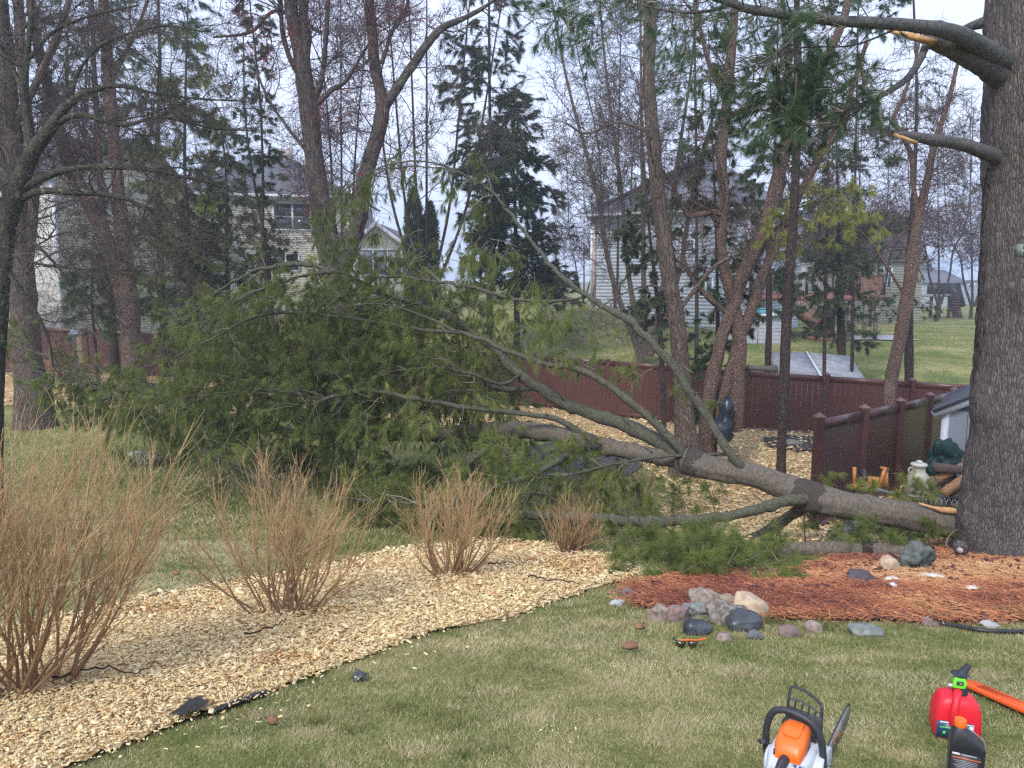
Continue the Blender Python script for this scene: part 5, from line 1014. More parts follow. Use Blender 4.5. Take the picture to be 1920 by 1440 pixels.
tree('leaning_birch_right', 'leaning salmon barked trunk between the low shed and the short fence', Y,
 [[(1668, 775, 26), (1670, 720, 28), (1682, 660, 27), (1694, 600, 28), (1704, 540, 28), (1712, 480, 27), (1720, 420, 20), (1740, 330, 17), (1752, 270, 15), (1775, 200, 12), (1790, 140, 9), (1800, 100, 6)],
  [(1712, 480, 14), (1722, 420, 12), (1712, 340, 12), (1708, 290, 12), (1690, 250, 12), (1676, 225, 12), (1690, 190, 10), (1712, 130, 8), (1728, 60, 6)], [(1700, 560, 6), (1650, 480, 6), (1620, 440, 5), (1580, 420, 4)]],
 m_birch, (50, .6, 2.0, o(Y, tmin=.4, rmax=.012, K=7)), (400, .3, 1.1, o(Y)), (800, .2, .6, o(Y)), Sd=20, fine=.022)
# the black bag tied on the birch
bgp = P(1360, 775, 17.3); bgr = MB(); q = spline([P(1364, 745, 17.2), P(1362, 765, 17.1), P(1358, 790, 17.1), P(1355, 812, 17.1), P(1358, 828, 17.1)], 16)
bgr.tubes(q, np.array([.06, .11, .14, .15, .15, .14, .13, .15, .17, .19, .2, .21, .22, .22, .2, .16]), 18, rough=.3, rsc=9, caps=True)
tag(bgr.build('garbage_bag', plain('black_bag', (.010, .012, .016), (.02, .03, .045), s=20, rough=.3, bs=.5)), 'black plastic bag slumped against the foot of the shaggy birch', 'bag')

# conifers
_ts = {}
def conifer(name, label, Y, trunk, y0, y1, hw, n=70, ns=9, nn=9, L=.16, W=.02, tint0=.45, mat=m_spruce, barkm=m_dark, droop=-.10, inner=.35, cat='tree', dead=.0, sp=.55, cx=None, group=None, tl=.25):
    trunk = [(t[0] + rng.normal(0, 4), t[1], t[2] * (.72 if t[1] > 450 else .5)) for t in trunk]; q, r = stem(trunk, Y, 30); b = q[0]; g = float(hgt(b[0], b[1])); root = empty(name, (b[0], b[1], g - .05), label, cat, group)
    q = np.concatenate([[[b[0], b[1], min(b[2], g) - .2]], q]); r = np.concatenate([[r[0] * 1.2], r])
    MB().tubes(q, r, 12, rough=.12, rsc=8).build('trunk', barkm, root, smooth=True)
    ys = y0 + (y1 - y0) * rng.uniform(0, 1, n) ** .85
    zq = q[:, 2]; pyt = np.array([t[1] for t in trunk]); pxt = np.array([t[0] for t in trunk]); od = np.argsort(pyt)
    x = np.interp(ys, pyt[od], pxt[od]) if cx is None else np.interp(ys, *cx); C = P(x, ys, Y)
    az = rng.uniform(0, 2 * math.pi, n); ln = np.array([hw(v) for v in ys]) / FPX * Y * rng.uniform(.55, 1.1, n)
    d = np.stack([np.cos(az), np.sin(az), np.full(n, .12)], -1); out = [C]
    for k in range(6): d = nrm(d + np.array([0, 0, droop]) + .07 * rng.normal(size=(n, 3))); out.append(out[-1] + d * (ln / 6)[:, None])
    Pt = np.stack(out, 1); R = np.maximum(.010 * (ln[:, None] / 2 + .4) * np.linspace(1, .3, 7), RM(Y)); mb = MB(); mb.tubes(Pt, R, 4, tint=.1)
    P2, R2 = grow(Pt, R, n * 6, .25 * ln.mean() * .8, .5 * ln.mean() * .9, ang=.8, tmin=.2, K=4, rmin=RM(Y) * .7, up=droop * .6, wander=.12); mb.tubes(P2, R2, 3, tint=.1)
    mb.build('branches', m_twig, root, kind='stuff')
    nt = int(n * ns * 9); idx = rng.integers(0, len(P2), nt); t = rng.uniform(.1, 1, nt); p, T, rr = samp(P2, R2, idx, t)
    cen = np.interp(p[:, 2], [C[:, 2].min(), C[:, 2].max()], [0, 1]); keep = rng.uniform(0, 1, nt) > dead; p, T = p[keep], T[keep]
    # leave gaps: whole branches bare or thin
    k2 = vnoise(p, .9) + rng.uniform(-.25, .25, len(p)) > inner - .08; p, T = p[k2], T[k2]
    key = (mat.name, round(L * 50)); _ts[key] = _ts.get(key) or tuft_sources('tuft_%s_%d' % key, mat, 16, L * 1.25, W * .95, sp, .35)
    nb = Tufts(_ts[key]); nb.tufts(p, T + np.array([0, 0, -.15]), nn, L, W, sp, .35, tint0 + .35 * (vnoise(p, 1.3) - .5) + rng.normal(0, .06, len(p)))
    nb.build('needles', root); return root
lin = lambda *a: (lambda v: float(np.interp(v, *a)))
conifer('tall_spruce', 'tall ragged dark spruce in the middle with a bare lower trunk', 31, [(918, 560, 16), (918, 400, 14), (916, 200, 11), (914, 0, 8), (912, -300, 4)], -100, 470, lin([-100, 0, 200, 470], [66, 84, 100, 70]), n=120, ns=9, tint0=.36, L=.18, W=.018, inner=.34)
conifer('dense_spruce', 'dense dark green spruce right behind the arching limb', 34, [(965, 600, 16), (965, 400, 13), (963, 260, 8), (962, 175, 3)], 175, 560, lin([170, 260, 400, 560], [20, 66, 104, 118]), n=230, ns=10, nn=10, tint0=.34, L=.18, W=.02, inner=.16)
def arb(px, y0, y1, hwp, Y, lb):
    b = P(px, y1, Y); root = empty('arborvitae', (b[0], b[1], float(hgt(b[0], b[1]))), lb, 'shrub', 'narrow arborvitae beside the cream house'); n = 2600; ys = rng.uniform(y0, y1, n); f = np.clip((ys - y0) / (y1 - y0), 0, 1); rr = hwp / FPX * Y * np.minimum(1, (f * 5 + .12)) * rng.uniform(.55, 1.05, n); a = rng.uniform(0, 6.28, n)
    C = P(np.full(n, px), ys, Y) + np.stack([np.cos(a) * rr, np.sin(a) * rr, 0 * a], -1); nb = MB(); nb.tufts(C, np.stack([np.cos(a) * .5, np.sin(a) * .5, 0 * a + 1], -1), 7, .22, .045, .5, 0, .3 + .2 * (vnoise(C, 1.5) - .5)); nb.build('foliage', m_spruce_mesh, root, kind='stuff')
    MB().tubes(np.array([[b[0], b[1], float(hgt(b[0], b[1])) - .1], P(px, y0 + 20, Y)]), np.array([.08, .03]), 8).build('trunk', m_dark, root)
arb(776, 352, 600, 17, 39, 'narrow arborvitae nearest the triple window of the cream house'); arb(806, 380, 600, 16, 39.5, 'shorter narrow arborvitae right of its taller neighbour')
conifer('left_white_pine', 'tall soft white pine left of centre whose trunk stands before the cream house', 30, [(306, 690, 18), (304, 500, 17), (300, 300, 15), (296, 100, 12), (292, -150, 8)], -100, 600, lin([-100, 200, 400, 600], [120, 130, 110, 90]), n=110, ns=7, nn=12, L=.2, W=.014, tint0=.45, mat=m_needb, inner=.40, sp=.8)
conifer('left_inner_pine', 'soft green pine behind the birch fork in front of the cream gable wall', 28, [(345, 690, 16), (345, 500, 15), (348, 330, 12), (352, 150, 8), (355, 0, 4)], 60, 640, lin([60, 250, 450, 640], [70, 100, 110, 80]), n=95, ns=7, nn=11, L=.19, W=.015, tint0=.5, mat=m_needle, inner=.40, sp=.8)
conifer('olive_spruce', 'olive green spruce just right of the soft white pines with twin thin stems', 29, [(428, 690, 14), (426, 500, 12), (422, 330, 8), (418, 220, 4)], 220, 640, lin([220, 330, 450, 640], [25, 60, 95, 110]), n=120, ns=8, nn=9, L=.17, W=.022, tint0=.5, inner=.32)
conifer('thin_ragged_spruce', 'thin ragged spruce with bare dark stem left of the maple', 24, [(506, 640, 12), (500, 480, 11), (492, 330, 10), (484, 180, 8), (470, 0, 5), (466, -100, 3)], -50, 540, lin([-50, 200, 420, 540], [35, 45, 60, 70]), n=80, ns=4, nn=8, tint0=.35, L=.13, W=.018, inner=.50)
conifer('second_ragged_stem', 'slim leaning dark stem with few needles close left of the thin ragged spruce', 24.5, [(512, 640, 10), (496, 470, 9), (476, 300, 8), (462, 200, 6), (455, 60, 4)], 40, 500, lin([40, 500], [30, 50]), n=36, ns=3, nn=8, tint0=.35, L=.13, W=.018, inner=.5)
conifer('pale_young_pine', 'pale green young pine in front of the cream house corner at far left', 27, [(182, 690, 8), (180, 560, 7), (178, 440, 5), (176, 380, 3)], 400, 620, lin([400, 500, 620], [20, 50, 70]), n=50, ns=6, nn=12, L=.19, W=.013, tint0=.62, mat=m_needb, inner=.42, sp=.8)
conifer('behind_oak_spruce', 'thin dark spruce behind the furrowed trunk with green sprays to its left', 21.5, [(1242, 772, 14), (1240, 600, 13), (1215, 420, 9), (1205, 280, 6), (1198, 150, 4)], 330, 640, lin([330, 480, 640], [45, 85, 60]), n=60, ns=6, nn=9, tint0=.5, L=.13, W=.016, inner=.42)
conifer('birch_side_spruce', 'fine needled spruce whose green boughs hang around the shaggy birch clump', 18.6, [(1345, 800, 12), (1342, 650, 12), (1338, 450, 9), (1335, 250, 6), (1332, 50, 3)], 60, 790, lin([60, 300, 560, 790], [45, 70, 85, 45]), n=105, ns=6, nn=9, tint0=.52, L=.12, W=.013, inner=.46)
conifer('fence_line_spruce', 'dark trunked spruce beyond the fence beside the pale storage shed', 27, [(1437, 700, 17), (1440, 600, 16), (1446, 480, 14), (1450, 320, 11), (1455, 120, 7), (1458, -60, 4)], 60, 620, lin([60, 350, 620], [50, 75, 60]), n=90, ns=6, nn=9, tint0=.42, L=.15, W=.019, inner=.44)
conifer('stairs_spruce', 'dark spruce with a forked low trunk in front of the deck stairs', 30, [(1574, 664, 22), (1576, 600, 20), (1572, 520, 13), (1570, 400, 10), (1570, 260, 6), (1572, 150, 3)], 230, 640, lin([230, 400, 560, 640], [30, 85, 100, 60]), n=110, ns=6, nn=9, tint0=.45, L=.17, W=.02, inner=.44)
conifer('bare_lower_spruce', 'dark straight spruce right of the leaning birch, mostly bare drooping twigs', 24.5, [(1704, 722, 24), (1706, 600, 20), (1710, 480, 17), (1712, 320, 14), (1714, 160, 10), (1716, 0, 7)], 60, 600, lin([60, 400, 600], [60, 110, 80]), n=100, ns=2, nn=8, tint0=.35, L=.13, W=.016, inner=.55, dead=.45)
conifer('upper_right_spruce', 'fine grey green conifer filling the sky above the leaning birch', 26, [(1592, 690, 9), (1600, 300, 8), (1610, 50, 6), (1615, -150, 4)], -80, 300, lin([-80, 300], [110, 90]), n=60, ns=4, nn=9, tint0=.4, L=.15, W=.016, inner=.5)
conifer('upper_mid_pine', 'tall dusky pine behind the top of the right trunk group', 33, [(1300, 700, 12), (1302, 400, 11), (1304, 100, 8), (1305, -200, 4)], -120, 330, lin([-120, 330], [120, 90]), n=90, ns=4, nn=10, tint0=.38, L=.19, W=.016, inner=.5, mat=m_needb)
conifer('upper_left_pine', 'dusky tall pine behind the crab tree twigs at upper left', 38, [(160, 660, 12), (165, 300, 11), (170, -200, 6)], -120, 330, lin([-120, 330], [110, 90]), n=90, ns=5, nn=10, tint0=.42, L=.22, W=.018, inner=.45, mat=m_needb)
# yellow green pine bough hanging in front of the birch clump
yb = empty('yellow_green_pine', tuple(G1(1560, 830)), 'young yellow green white pine bough hanging over the right trunks', 'tree'); ny, ty = Tufts(tuft_sources('yellow_tuft', m_needle, 26, .16, .008, .45, .7)), MB()
st_q, st_r = stem([(1545, 830, 8, 17), (1546, 640, 7, 17), (1550, 480, 6, 17), (1552, 360, 5, 17), (1552, 300, 3, 17)], None, 20); MB().tubes(st_q, st_r, 8).build('trunk', m_dark, yb, smooth=True)
sprays(region([(1430, 440), (1470, 370), (1530, 320), (1600, 330), (1660, 380), (1660, 450), (1600, 440), (1540, 430), (1480, 470)], 75, 16.3, 17.6), np.array([[-.2, 0, -.3]]), 1000, ln=.5, tint0=.80, nn=18, L=.15, W=.008, nmb=ny, tmb=ty, drp=.7, sp=.5)
ty.build('twigs', m_pinetwig, yb, kind='stuff'); ny.build('needles', yb)
# ------------------------------------------------------------------ leafless shrubs in the chip path
def shrub(name, label, bases, htm, spread, n1, n2, n3, dark=.25, lean=(0, 0), w=1.0):
    b0 = G1(*bases[0]); root = empty(name, tuple(b0), label, 'shrub', 'leafless shrubs in the chip path'); st = []; rr = []
    for k in range(n1):
        g = G1(*bases[k % len(bases)]) if k < len(bases) else st_b[k % len(bases)]
        if k < len(bases):
            if k == 0: st_b = []
            st_b.append(g)
    for k in range(n1):
        g = np.array(st_b[k % len(st_b)]); a = rng.uniform(0, 6.28); s = rng.uniform(0, 1) ** .7 * spread; r0 = rng.uniform(0, .07) * (1 + spread)
        q = g + np.array([math.cos(a) * r0, math.sin(a) * r0, -.02]); H = htm * rng.uniform(.55, .92) * (1 - .25 * s / spread); d = np.array([math.cos(a) + lean[0], math.sin(a) * .9 + lean[1], 0]) * s
        mid = q + d * .45 + np.array([0, 0, H * .35]) + rng.normal(0, .02, 3); top = q + d + np.array([0, 0, H]) + rng.normal(0, .03, 3); st.append(spline([q, mid, (mid + top) / 2 + rng.normal(0, .015, 3) + d * .06, top], 12)); rr.append(np.linspace(.009, .0028, 12) * w * rng.uniform(.5, 1.2))
    Pt, R = np.array(st), np.array(rr); m = MB(); 
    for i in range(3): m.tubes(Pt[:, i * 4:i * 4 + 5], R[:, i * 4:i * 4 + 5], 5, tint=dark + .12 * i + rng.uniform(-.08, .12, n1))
    m.build('canes', m_cane, root, smooth=True, kind='stuff')
    tb = MB(); p2 = grow(Pt, R, n2, htm * .18, htm * .42, ang=.42, tmin=.22, K=6, r0=.55, rmin=.0018 * w, up=.08, wander=.14, rmax=.004); tb.tubes(*p2, 4, tint=rng.uniform(dark + .1, dark + .45, n2))
    p3 = grow(*p2, n3, htm * .07, htm * .24, ang=.4, tmin=.25, K=3, r0=.7, rmin=.0014 * w, up=.12, wander=.15); tb.tubes(*p3, 3, tint=rng.uniform(.5, 1, n3))
    tb.build('twigs', m_cane, root, kind='stuff'); return root
def shrubpx(label, bases, top, half, n1, n2, n3, **k):
    g = G1(*bases[0]); H = (float(P(bases[0][0], top, g.y)[2]) - g.z) * 1.0; return shrub('leafless_shrub', label, bases, H, half / FPX * g.y, n1, n2, n3, **k)
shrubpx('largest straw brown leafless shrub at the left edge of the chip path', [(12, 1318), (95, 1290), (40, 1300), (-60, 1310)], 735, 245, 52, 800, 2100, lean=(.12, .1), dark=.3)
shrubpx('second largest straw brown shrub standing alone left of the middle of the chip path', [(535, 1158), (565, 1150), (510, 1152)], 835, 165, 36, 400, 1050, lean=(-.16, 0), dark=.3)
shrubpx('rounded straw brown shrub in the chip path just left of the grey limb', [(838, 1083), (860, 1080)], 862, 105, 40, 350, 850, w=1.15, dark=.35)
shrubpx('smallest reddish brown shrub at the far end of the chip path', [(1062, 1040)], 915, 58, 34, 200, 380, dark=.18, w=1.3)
rb = shrub('leafless_shrub', 'thin reddish bush tangled in the pine boughs behind the grey limb', [(1130, 960), (1200, 950)], .9, .5, 34, 220, 420, dark=.15, w=1.3)
lb_ = shrub('leafless_shrub', 'dark tangled leafless bush by the wooden post in front of the far fence', [(60, 725), (120, 715)], 1.5, 1.0, 60, 400, 900, dark=.0, w=3); lb_['category'] = 'bush'

# ------------------------------------------------------------------ rocks and debris
def rock_mat(name, c, c2, spk=None, rough=.8): return plain(name, c, c2, s=28 if spk else 9, rough=rough, bs=.5, bd=.006, pos=(.42, .58))
RM_ = dict(pink=rock_mat('pink_granite', (.31, .235, .185), (.18, .145, .12), 1), tan=rock_mat('tan_stone', (.34, .25, .15), (.22, .17, .11)), gran=rock_mat('grey_granite', (.25, .205, .17), (.11, .095, .08), 1), beige=rock_mat('beige_stone', (.50, .37, .24), (.36, .27, .19)),
           black=rock_mat('black_stone', (.045, .05, .055), (.07, .075, .08), rough=.35), blue=rock_mat('blue_black_stone', (.03, .034, .042), (.065, .072, .085), rough=.3), green=rock_mat('grey_green_stone', (.23, .235, .205), (.14, .15, .13), 1), brown=rock_mat('brown_pink_stone', (.25, .16, .14), (.18, .13, .12)),
           red=rock_mat('maroon_stone', (.22, .14, .125), (.15, .105, .10)), slate=rock_mat('slate_stone', (.13, .135, .14), (.085, .09, .095)), dgreen=rock_mat('dark_green_rock', (.10, .115, .10), (.045, .055, .05), rough=.6), pale=rock_mat('pale_grey_stone', (.42, .42, .40), (.33, .33, .32)), purple=rock_mat('dark_purple_rock', (.09, .07, .075), (.06, .05, .055)))
def rock(px, py, wpx, hpx, mk, label, ang=0, seed=0, rug=.22, sharp=False, name='rock', depth=.8, sink=.3):
    g = G1(px, py + hpx * .35); dd = g.y * math.cos(PITCH) + (CZ - g.z) * math.sin(PITCH); W = wpx / FPX * dd * 1.13; H = hpx / FPX * dd * 1.13
    bm = bmesh.new(); bmesh.ops.create_icosphere(bm, subdivisions=4, radius=1); v = np.array([x.co[:] for x in bm.verts]); sd = seed + px * .37
    n = .55 * (vnoise(v + sd, 1.3) - .5) + .25 * (vnoise(v + sd, 3) - .5) + .08 * (vnoise(v + sd, 9) - .5); r = 1 + n * rug * 6
    if sharp: r = r + .22 * (np.abs(vnoise(v + sd, 3.5) - .5) * 2 - .5) + .10 * (np.abs(vnoise(v + sd, 8) - .5) * 2 - .5) + .06 * np.sin(v[:, 2] * 18 + v[:, 0] * 6) * .5
    v = np.sign(v) * np.abs(v) ** .85 * r[:, None] * np.array([W / 2, W / 2 * depth, H / 2 * 1.1])
    ca, sa = math.cos(ang), math.sin(ang); v = np.stack([v[:, 0] * ca - v[:, 2] * sa, v[:, 1], v[:, 0] * sa + v[:, 2] * ca], -1)
    for vert, c in zip(bm.verts, v): vert.co = c
    me = bpy.data.meshes.new(name); bm.to_mesh(me); bm.free(); me.materials.append(RM_[mk]); me.polygons.foreach_set('use_smooth', np.ones(len(me.polygons), bool)); me.update()
    ob = bpy.data.objects.new(name, me); COL.objects.link(ob); ob.location = (g.x, g.y, g.z + H * (.5 - sink) + .02); tag(ob, label, 'rock'); return ob
rock(1319, 1127, 44, 38, 'pink', 'pinkish granite boulder at the back left of the stone pile'); rock(1357, 1130, 42, 28, 'tan', 'tan brown stone wedged at the top middle of the stone pile', seed=2)
rock(1361, 1153, 60, 46, 'gran', 'speckled grey granite boulder in the middle of the stone pile', ang=-.2); rock(1406, 1142, 62, 42, 'beige', 'large beige orange boulder at the right of the stone pile', ang=-.5, rug=.12)
rock(1393, 1168, 62, 32, 'black', 'smooth large black stone in front of the beige boulder', rug=.1); rock(1305, 1180, 46, 24, 'blue', 'smaller blue black stone in the grass before the pile', rug=.12)
rock(1308, 1147, 46, 24, 'green', 'low grey green speckled stone at the left of the pile'); rock(1270, 1152, 38, 32, 'brown', 'brown pink stone left of the grey green one', rug=.2); rock(1236, 1153, 32, 26, 'pink', 'pale pink stone at the left end of the pile', seed=5)
rock(1157, 1134, 22, 10, 'pale', 'small pale stone lying in the grass left of the red mulch', sink=.4); rock(1176, 1116, 24, 12, 'slate', 'small slate stone at the tip of the red mulch bed', sink=.4)
rock(1357, 1196, 28, 14, 'pink', 'half buried pink stone in the lawn below the black stone', sink=.45, seed=9); rock(1416, 1194, 26, 10, 'slate', 'half buried blue green stone in the lawn right of the pile', sink=.45)
rock(1479, 1186, 36, 18, 'red', 'maroon stone half sunk at the lawn edge', sink=.42, rug=.1); rock(1525, 1178, 32, 20, 'pink', 'rounded salmon stone beside the maroon one', sink=.4, seed=3, rug=.1); rock(1622, 1183, 58, 14, 'green', 'long low grey green stone along the lawn edge', sink=.4, rug=.1)
rock(1691, 1158, 20, 10, 'slate', 'small slate chip at the border of red mulch', sink=.35); rock(1853, 1172, 26, 10, 'pale', 'small pale flat stone near the right end of the mulch', sink=.4); rock(1740, 1168, 30, 10, 'brown', 'low brown stone at the mulch border right of middle', sink=.4, seed=4)
rock(1716, 1056, 54, 42, 'dgreen', 'dark green craggy rock leaning on the cut log', ang=.5, sharp=True, rug=.28, sink=.12); rock(1665, 1067, 32, 30, 'tan2' if 'tan2' in RM_ else 'beige', 'blocky tan rock in front of the cut log', rug=.12, seed=7, sink=.15)
rock(1616, 1087, 52, 22, 'purple', 'flat dark purple rock in the red mulch', sharp=True, sink=.25)
rock(283, 864, 44, 20, 'gran', 'grey oval stone in the grass at the left end of the crown', rug=.06, sink=.25); rock(255, 853, 22, 12, 'pale', 'small pale stone left of the oval one', sink=.35); rock(325, 863, 26, 9, 'black', 'small black stone right of the grey oval one', sink=.3)
rock(1482, 833, 40, 9, 'gran', 'flat grey stone on the black landscape fabric', sink=.1, rug=.05); rock(675, 1272, 20, 14, 'black', 'small black clump of earth in the lawn near the chip path', sharp=True, sink=.3, rug=.4)
def shard(px, py, L, Wd, ang, mat, label, cat='wood chip', name='wood_shard', th=.012):
    g = G1(px, py); dd = g.y; l = L / FPX * dd / 2; w_ = Wd / FPX * dd * .6; l *= 1.15; m = MB(); u = np.array([math.cos(ang), math.sin(ang), 0]); v = np.array([-u[1], u[0], 0]); c = np.array(g) + np.array([0, 0, .05])
    prof = [(-1, 0), (-.75, .7), (.2, 1), (.55, .5), (1, .3), (.8, -.3), (.85, -.9), (-.3, -.7)]; m.prism([c + u * l * a + v * w_ * b + np.array([0, 0, .02 * b]) for a, b in prof], (0, 0, th)); tag(m.build(name, mat), label, cat)
m_palewood = plain('pale_wood', (.72, .68, .56), (.6, .55, .43), s=20, rough=.7); m_barkf = plain('bark_flake', (.30, .15, .09), (.20, .10, .06), s=25, rough=.85)
shard(1672, 1097, 26, 7, .1, m_palewood, 'pale wood shard on the red mulch near the tan rock'); shard(1748, 1091, 46, 6, -.25, m_palewood, 'long pale wood shard on the red mulch below the green rock'); shard(1733, 1100, 30, 4, .5, m_wood, 'yellow sliver of wood beside the long pale shard')
shard(1674, 1110, 13, 5, -.3, m_white, 'small white wood chip on the red mulch'); shard(1823, 1116, 24, 5, -.2, m_palewood, 'pale wood shard on the pine straw below the big pine')
shard(1181, 1228, 34, 6, .35, m_barkf, 'reddish bark flake lying in the lawn left of the glasses', 'bark flake', 'bark_flake'); shard(1200, 1190, 22, 6, .6, m_barkf, 'small reddish bark flake below the pale pink stone', 'bark flake', 'bark_flake'); shard(512, 1375, 18, 5, .4, m_barkf, 'brown dry leaf lying in the lawn near the path edge', 'leaf', 'dry_leaf'); shard(330, 1085, 12, 5, .4, m_barkf, 'brown leaf in the back lawn behind the left shrubs', 'leaf', 'dry_leaf')
def stick(pts, r, lb):
    q = on_ground(pts, .085, 16); q[:, 2] += .01 * rng.normal(size=16); tag(MB().tubes(q, np.linspace(r, r * .4, 16), 5, rough=.3, rsc=40).build('stick', m_dark), lb, 'stick')
stick([(990, 1098), (1030, 1102), (1085, 1112)], .009, 'thin dark stick on the chips right of the rounded shrub'); stick([(915, 1072), (945, 1070), (980, 1068)], .008, 'short thin stick on the chips between two shrubs'); stick([(100, 1300), (180, 1280), (250, 1292), (300, 1270)], .006, 'long thin twig on the chips beside the largest shrub'); stick([(460, 1210), (520, 1196), (540, 1180)], .006, 'thin twig on the chips under the second shrub'); stick([(1650, 985), (1700, 1010), (1730, 1020)], .01, 'dark stick under the fallen trunk near the big pine'); stick([(265, 820), (300, 832), (340, 850), (375, 872)], .008, 'thin dark stick crossing the grass by the oval stone')

# ------------------------------------------------------------------ tools in the foreground
def loft(mb, secs, axis='z', n=28, tint=.5, mi=0):
    """secs: (t, cu, cv, hu, hv, power) superellipse sections along an axis"""
    th = np.arange(n) * 2 * math.pi / n; V = []
    for (t, cu, cv, hu, hv, p) in secs:
        c, s = np.cos(th), np.sin(th); u = cu + hu * np.sign(c) * np.abs(c) ** (2 / p); v = cv + hv * np.sign(s) * np.abs(s) ** (2 / p); tt = np.full(n, t)
        V.append(np.stack({'z': (u, v, tt), 'x': (tt, u, v), 'y': (u, tt, v)}[axis], -1))
    V = np.array(V); k = len(secs); q = [(a * n + j, a * n + (j + 1) % n, (a + 1) * n + (j + 1) % n, (a + 1) * n + j) for a in range(k - 1) for j in range(n)]
    if axis == 'y': q = [x[::-1] for x in q]
    c0, c1 = V[0].mean(0), V[-1].mean(0); base = k * n; tr = [(base, (j + 1) % n, j) for j in range(n)] + [(base + 1, (k - 1) * n + j, (k - 1) * n + (j + 1) % n) for j in range(n)]
    mb.add(np.concatenate([V.reshape(-1, 3), [c0, c1]]), quads=q, tris=tr, tint=tint, mi=mi); return mb
def part(mb, name, mat, root, smooth=True, parent=None, bev=0):
    ob = mb.build(name, mat, None, smooth=smooth); ob.parent = parent or root
    if bev:
        bv = ob.modifiers.new('bevel', 'BEVEL'); bv.width = bev; bv.segments = 2; bv.limit_method = 'ANGLE'; bv.angle_limit = .6
    if smooth:
        try: ob.data.set_sharp_from_angle(angle=.7)
        except Exception: pass
    return ob
def tube1(pts, r, n=24, S_=12, caps=True): q = spline(np.array(pts, float), n); return MB().tubes(q, np.full(n, r) if np.isscalar(r) else np.interp(np.linspace(0, 1, n), np.linspace(0, 1, len(r)), r), S_, caps=caps)
def text(s, size, mat, root, loc, rot, name='lettering', ext=.0006):
    cu = bpy.data.curves.new(name, 'FONT'); cu.body = s; cu.size = size; cu.extrude = ext; cu.align_x = 'CENTER'; cu.align_y = 'CENTER'; cu.materials.append(mat); ob = bpy.data.objects.new(name, cu); COL.objects.link(ob); ob.parent = root; ob.location = loc; ob.rotation_euler = rot; bpy.context.view_layer.update(); me = bpy.data.meshes.new_from_object(ob.evaluated_get(bpy.context.evaluated_depsgraph_get())); nn_ = ob.name; bpy.data.objects.remove(ob); ob = bpy.data.objects.new(name, me); COL.objects.link(ob); ob.parent = root; ob.location = loc; ob.rotation_euler = rot; return ob
m_org = plain('orange_plastic', (.85, .16, .015), (.80, .14, .012), s=4, rough=.38, spec=.5, bs=.05); m_gp = plain('grey_white_plastic', (.55, .58, .62), (.50, .53, .57), s=5, rough=.45)
m_bp = plain('black_rubber', (.022, .024, .028), (.03, .032, .038), s=30, rough=.5, bs=.1); m_steel = plain('scuffed_steel', (.42, .41, .40), (.20, .19, .18), s=30, rough=.4, metal=.7); m_dk = plain('dark_metal', (.06, .06, .06), rough=.5)
m_otxt = plain('orange_print', (.75, .15, .04)); m_wtxt = plain('white_print', (.75, .75, .75)); m_blu = plain('blue_print', (.03, .12, .42)); m_yel = plain('yellow_print', (.8, .55, .05)); m_navy = plain('navy_label', (.02, .06, .14), (.03, .10, .20), s=60, rough=.4); m_lime = plain('lime_plastic', (.17, .72, .05), (.15, .66, .04), s=5, rough=.4); m_gry = plain('grey_print', (.30, .30, .32))
sy = 2.50; sd = sy * .99 + 1.45 * .137; sxw = (1494 - CX) / FPX * sd; HEAD = R_(35)
cs_ = empty('chainsaw', (sxw, sy, float(hgt(sxw, sy)) + .012), 'orange and white chainsaw with black handles resting on the lawn', 'chainsaw', rz=math.pi / 2 - HEAD); cs_.scale = (.80, .80, .80)
m = MB(); loft(m, [(-.175, 0, .07, .05, .045, 4), (-.165, 0, .08, .07, .07, 5), (-.08, 0, .09, .092, .085, 6), (.06, 0, .09, .095, .085, 6), (.12, 0, .08, .085, .07, 5), (.13, 0, .08, .07, .055, 4)], 'x'); part(m, 'body', m_gp, cs_)
m = MB(); loft(m, [(-.125, -.004, .150, .040, .030, 4), (-.12, -.004, .160, .052, .045, 4.5), (-.085, -.002, .175, .062, .062, 4.5), (-.03, 0, .188, .064, .070, 4), (.03, 0, .19, .062, .070, 4), (.058, 0, .188, .056, .062, 4), (.066, 0, .185, .046, .05, 4)], 'x'); tc_ = part(m, 'top_cover', m_org, cs_)
m = MB(); loft(m, [(-.075, 0, .245, .020, .008, 4), (-.06, 0, .248, .036, .012, 5), (.02, 0, .262, .034, .012, 5), (.035, 0, .258, .022, .008, 4)], 'x'); part(m, 'raised_panel', m_org, cs_, parent=tc_)
m = MB(); loft(m, [(-.132, -.0, .165, .010, .014, 3), (-.118, 0, .165, .022, .026, 3), (-.10, 0, .165, .026, .03, 3)], 'x'); part(m, 'cover_recess', m_bp, cs_, parent=tc_)
for s_y in (-1,):
    for k in range(4): m = MB(); m.bar((-.06 + k * .022, -.064, .165), (-.045 + k * .022, -.062, .215), .004, .006); part(m, 'vent_slot', m_dk, cs_, False, tc_)
m = MB(); m.box((-.108, .052, .172), (.006, .012, .035)); part(m, 'latch', m_bp, cs_, False, tc_)
m = MB(); loft(m, [(.06, .0, .17, .072, .05, 5), (.075, 0, .185, .076, .062, 5), (.12, 0, .19, .07, .055, 5), (.14, 0, .17, .05, .04, 4)], 'x'); part(m, 'muffler_housing', m_bp, cs_)
m = MB(); pts = [(-.06, .02), (-.07, .06), (-.05, .125), (0, .15), (.09, .15), (.15, .13), (.17, .09), (.15, .03), (.05, .005)]; m.prism([(a, -.128, b) for a, b in pts], (0, .038, 0)); part(m, 'clutch_cover', m_gp, cs_, False, bev=.008)
for xx in (.075, .105): part(MB().tubes(np.array([(xx, -.126, .07), (xx, -.136, .07)]), np.array([.008, .008]), 6, caps=True), 'bar_nut', m_steel, cs_, False)
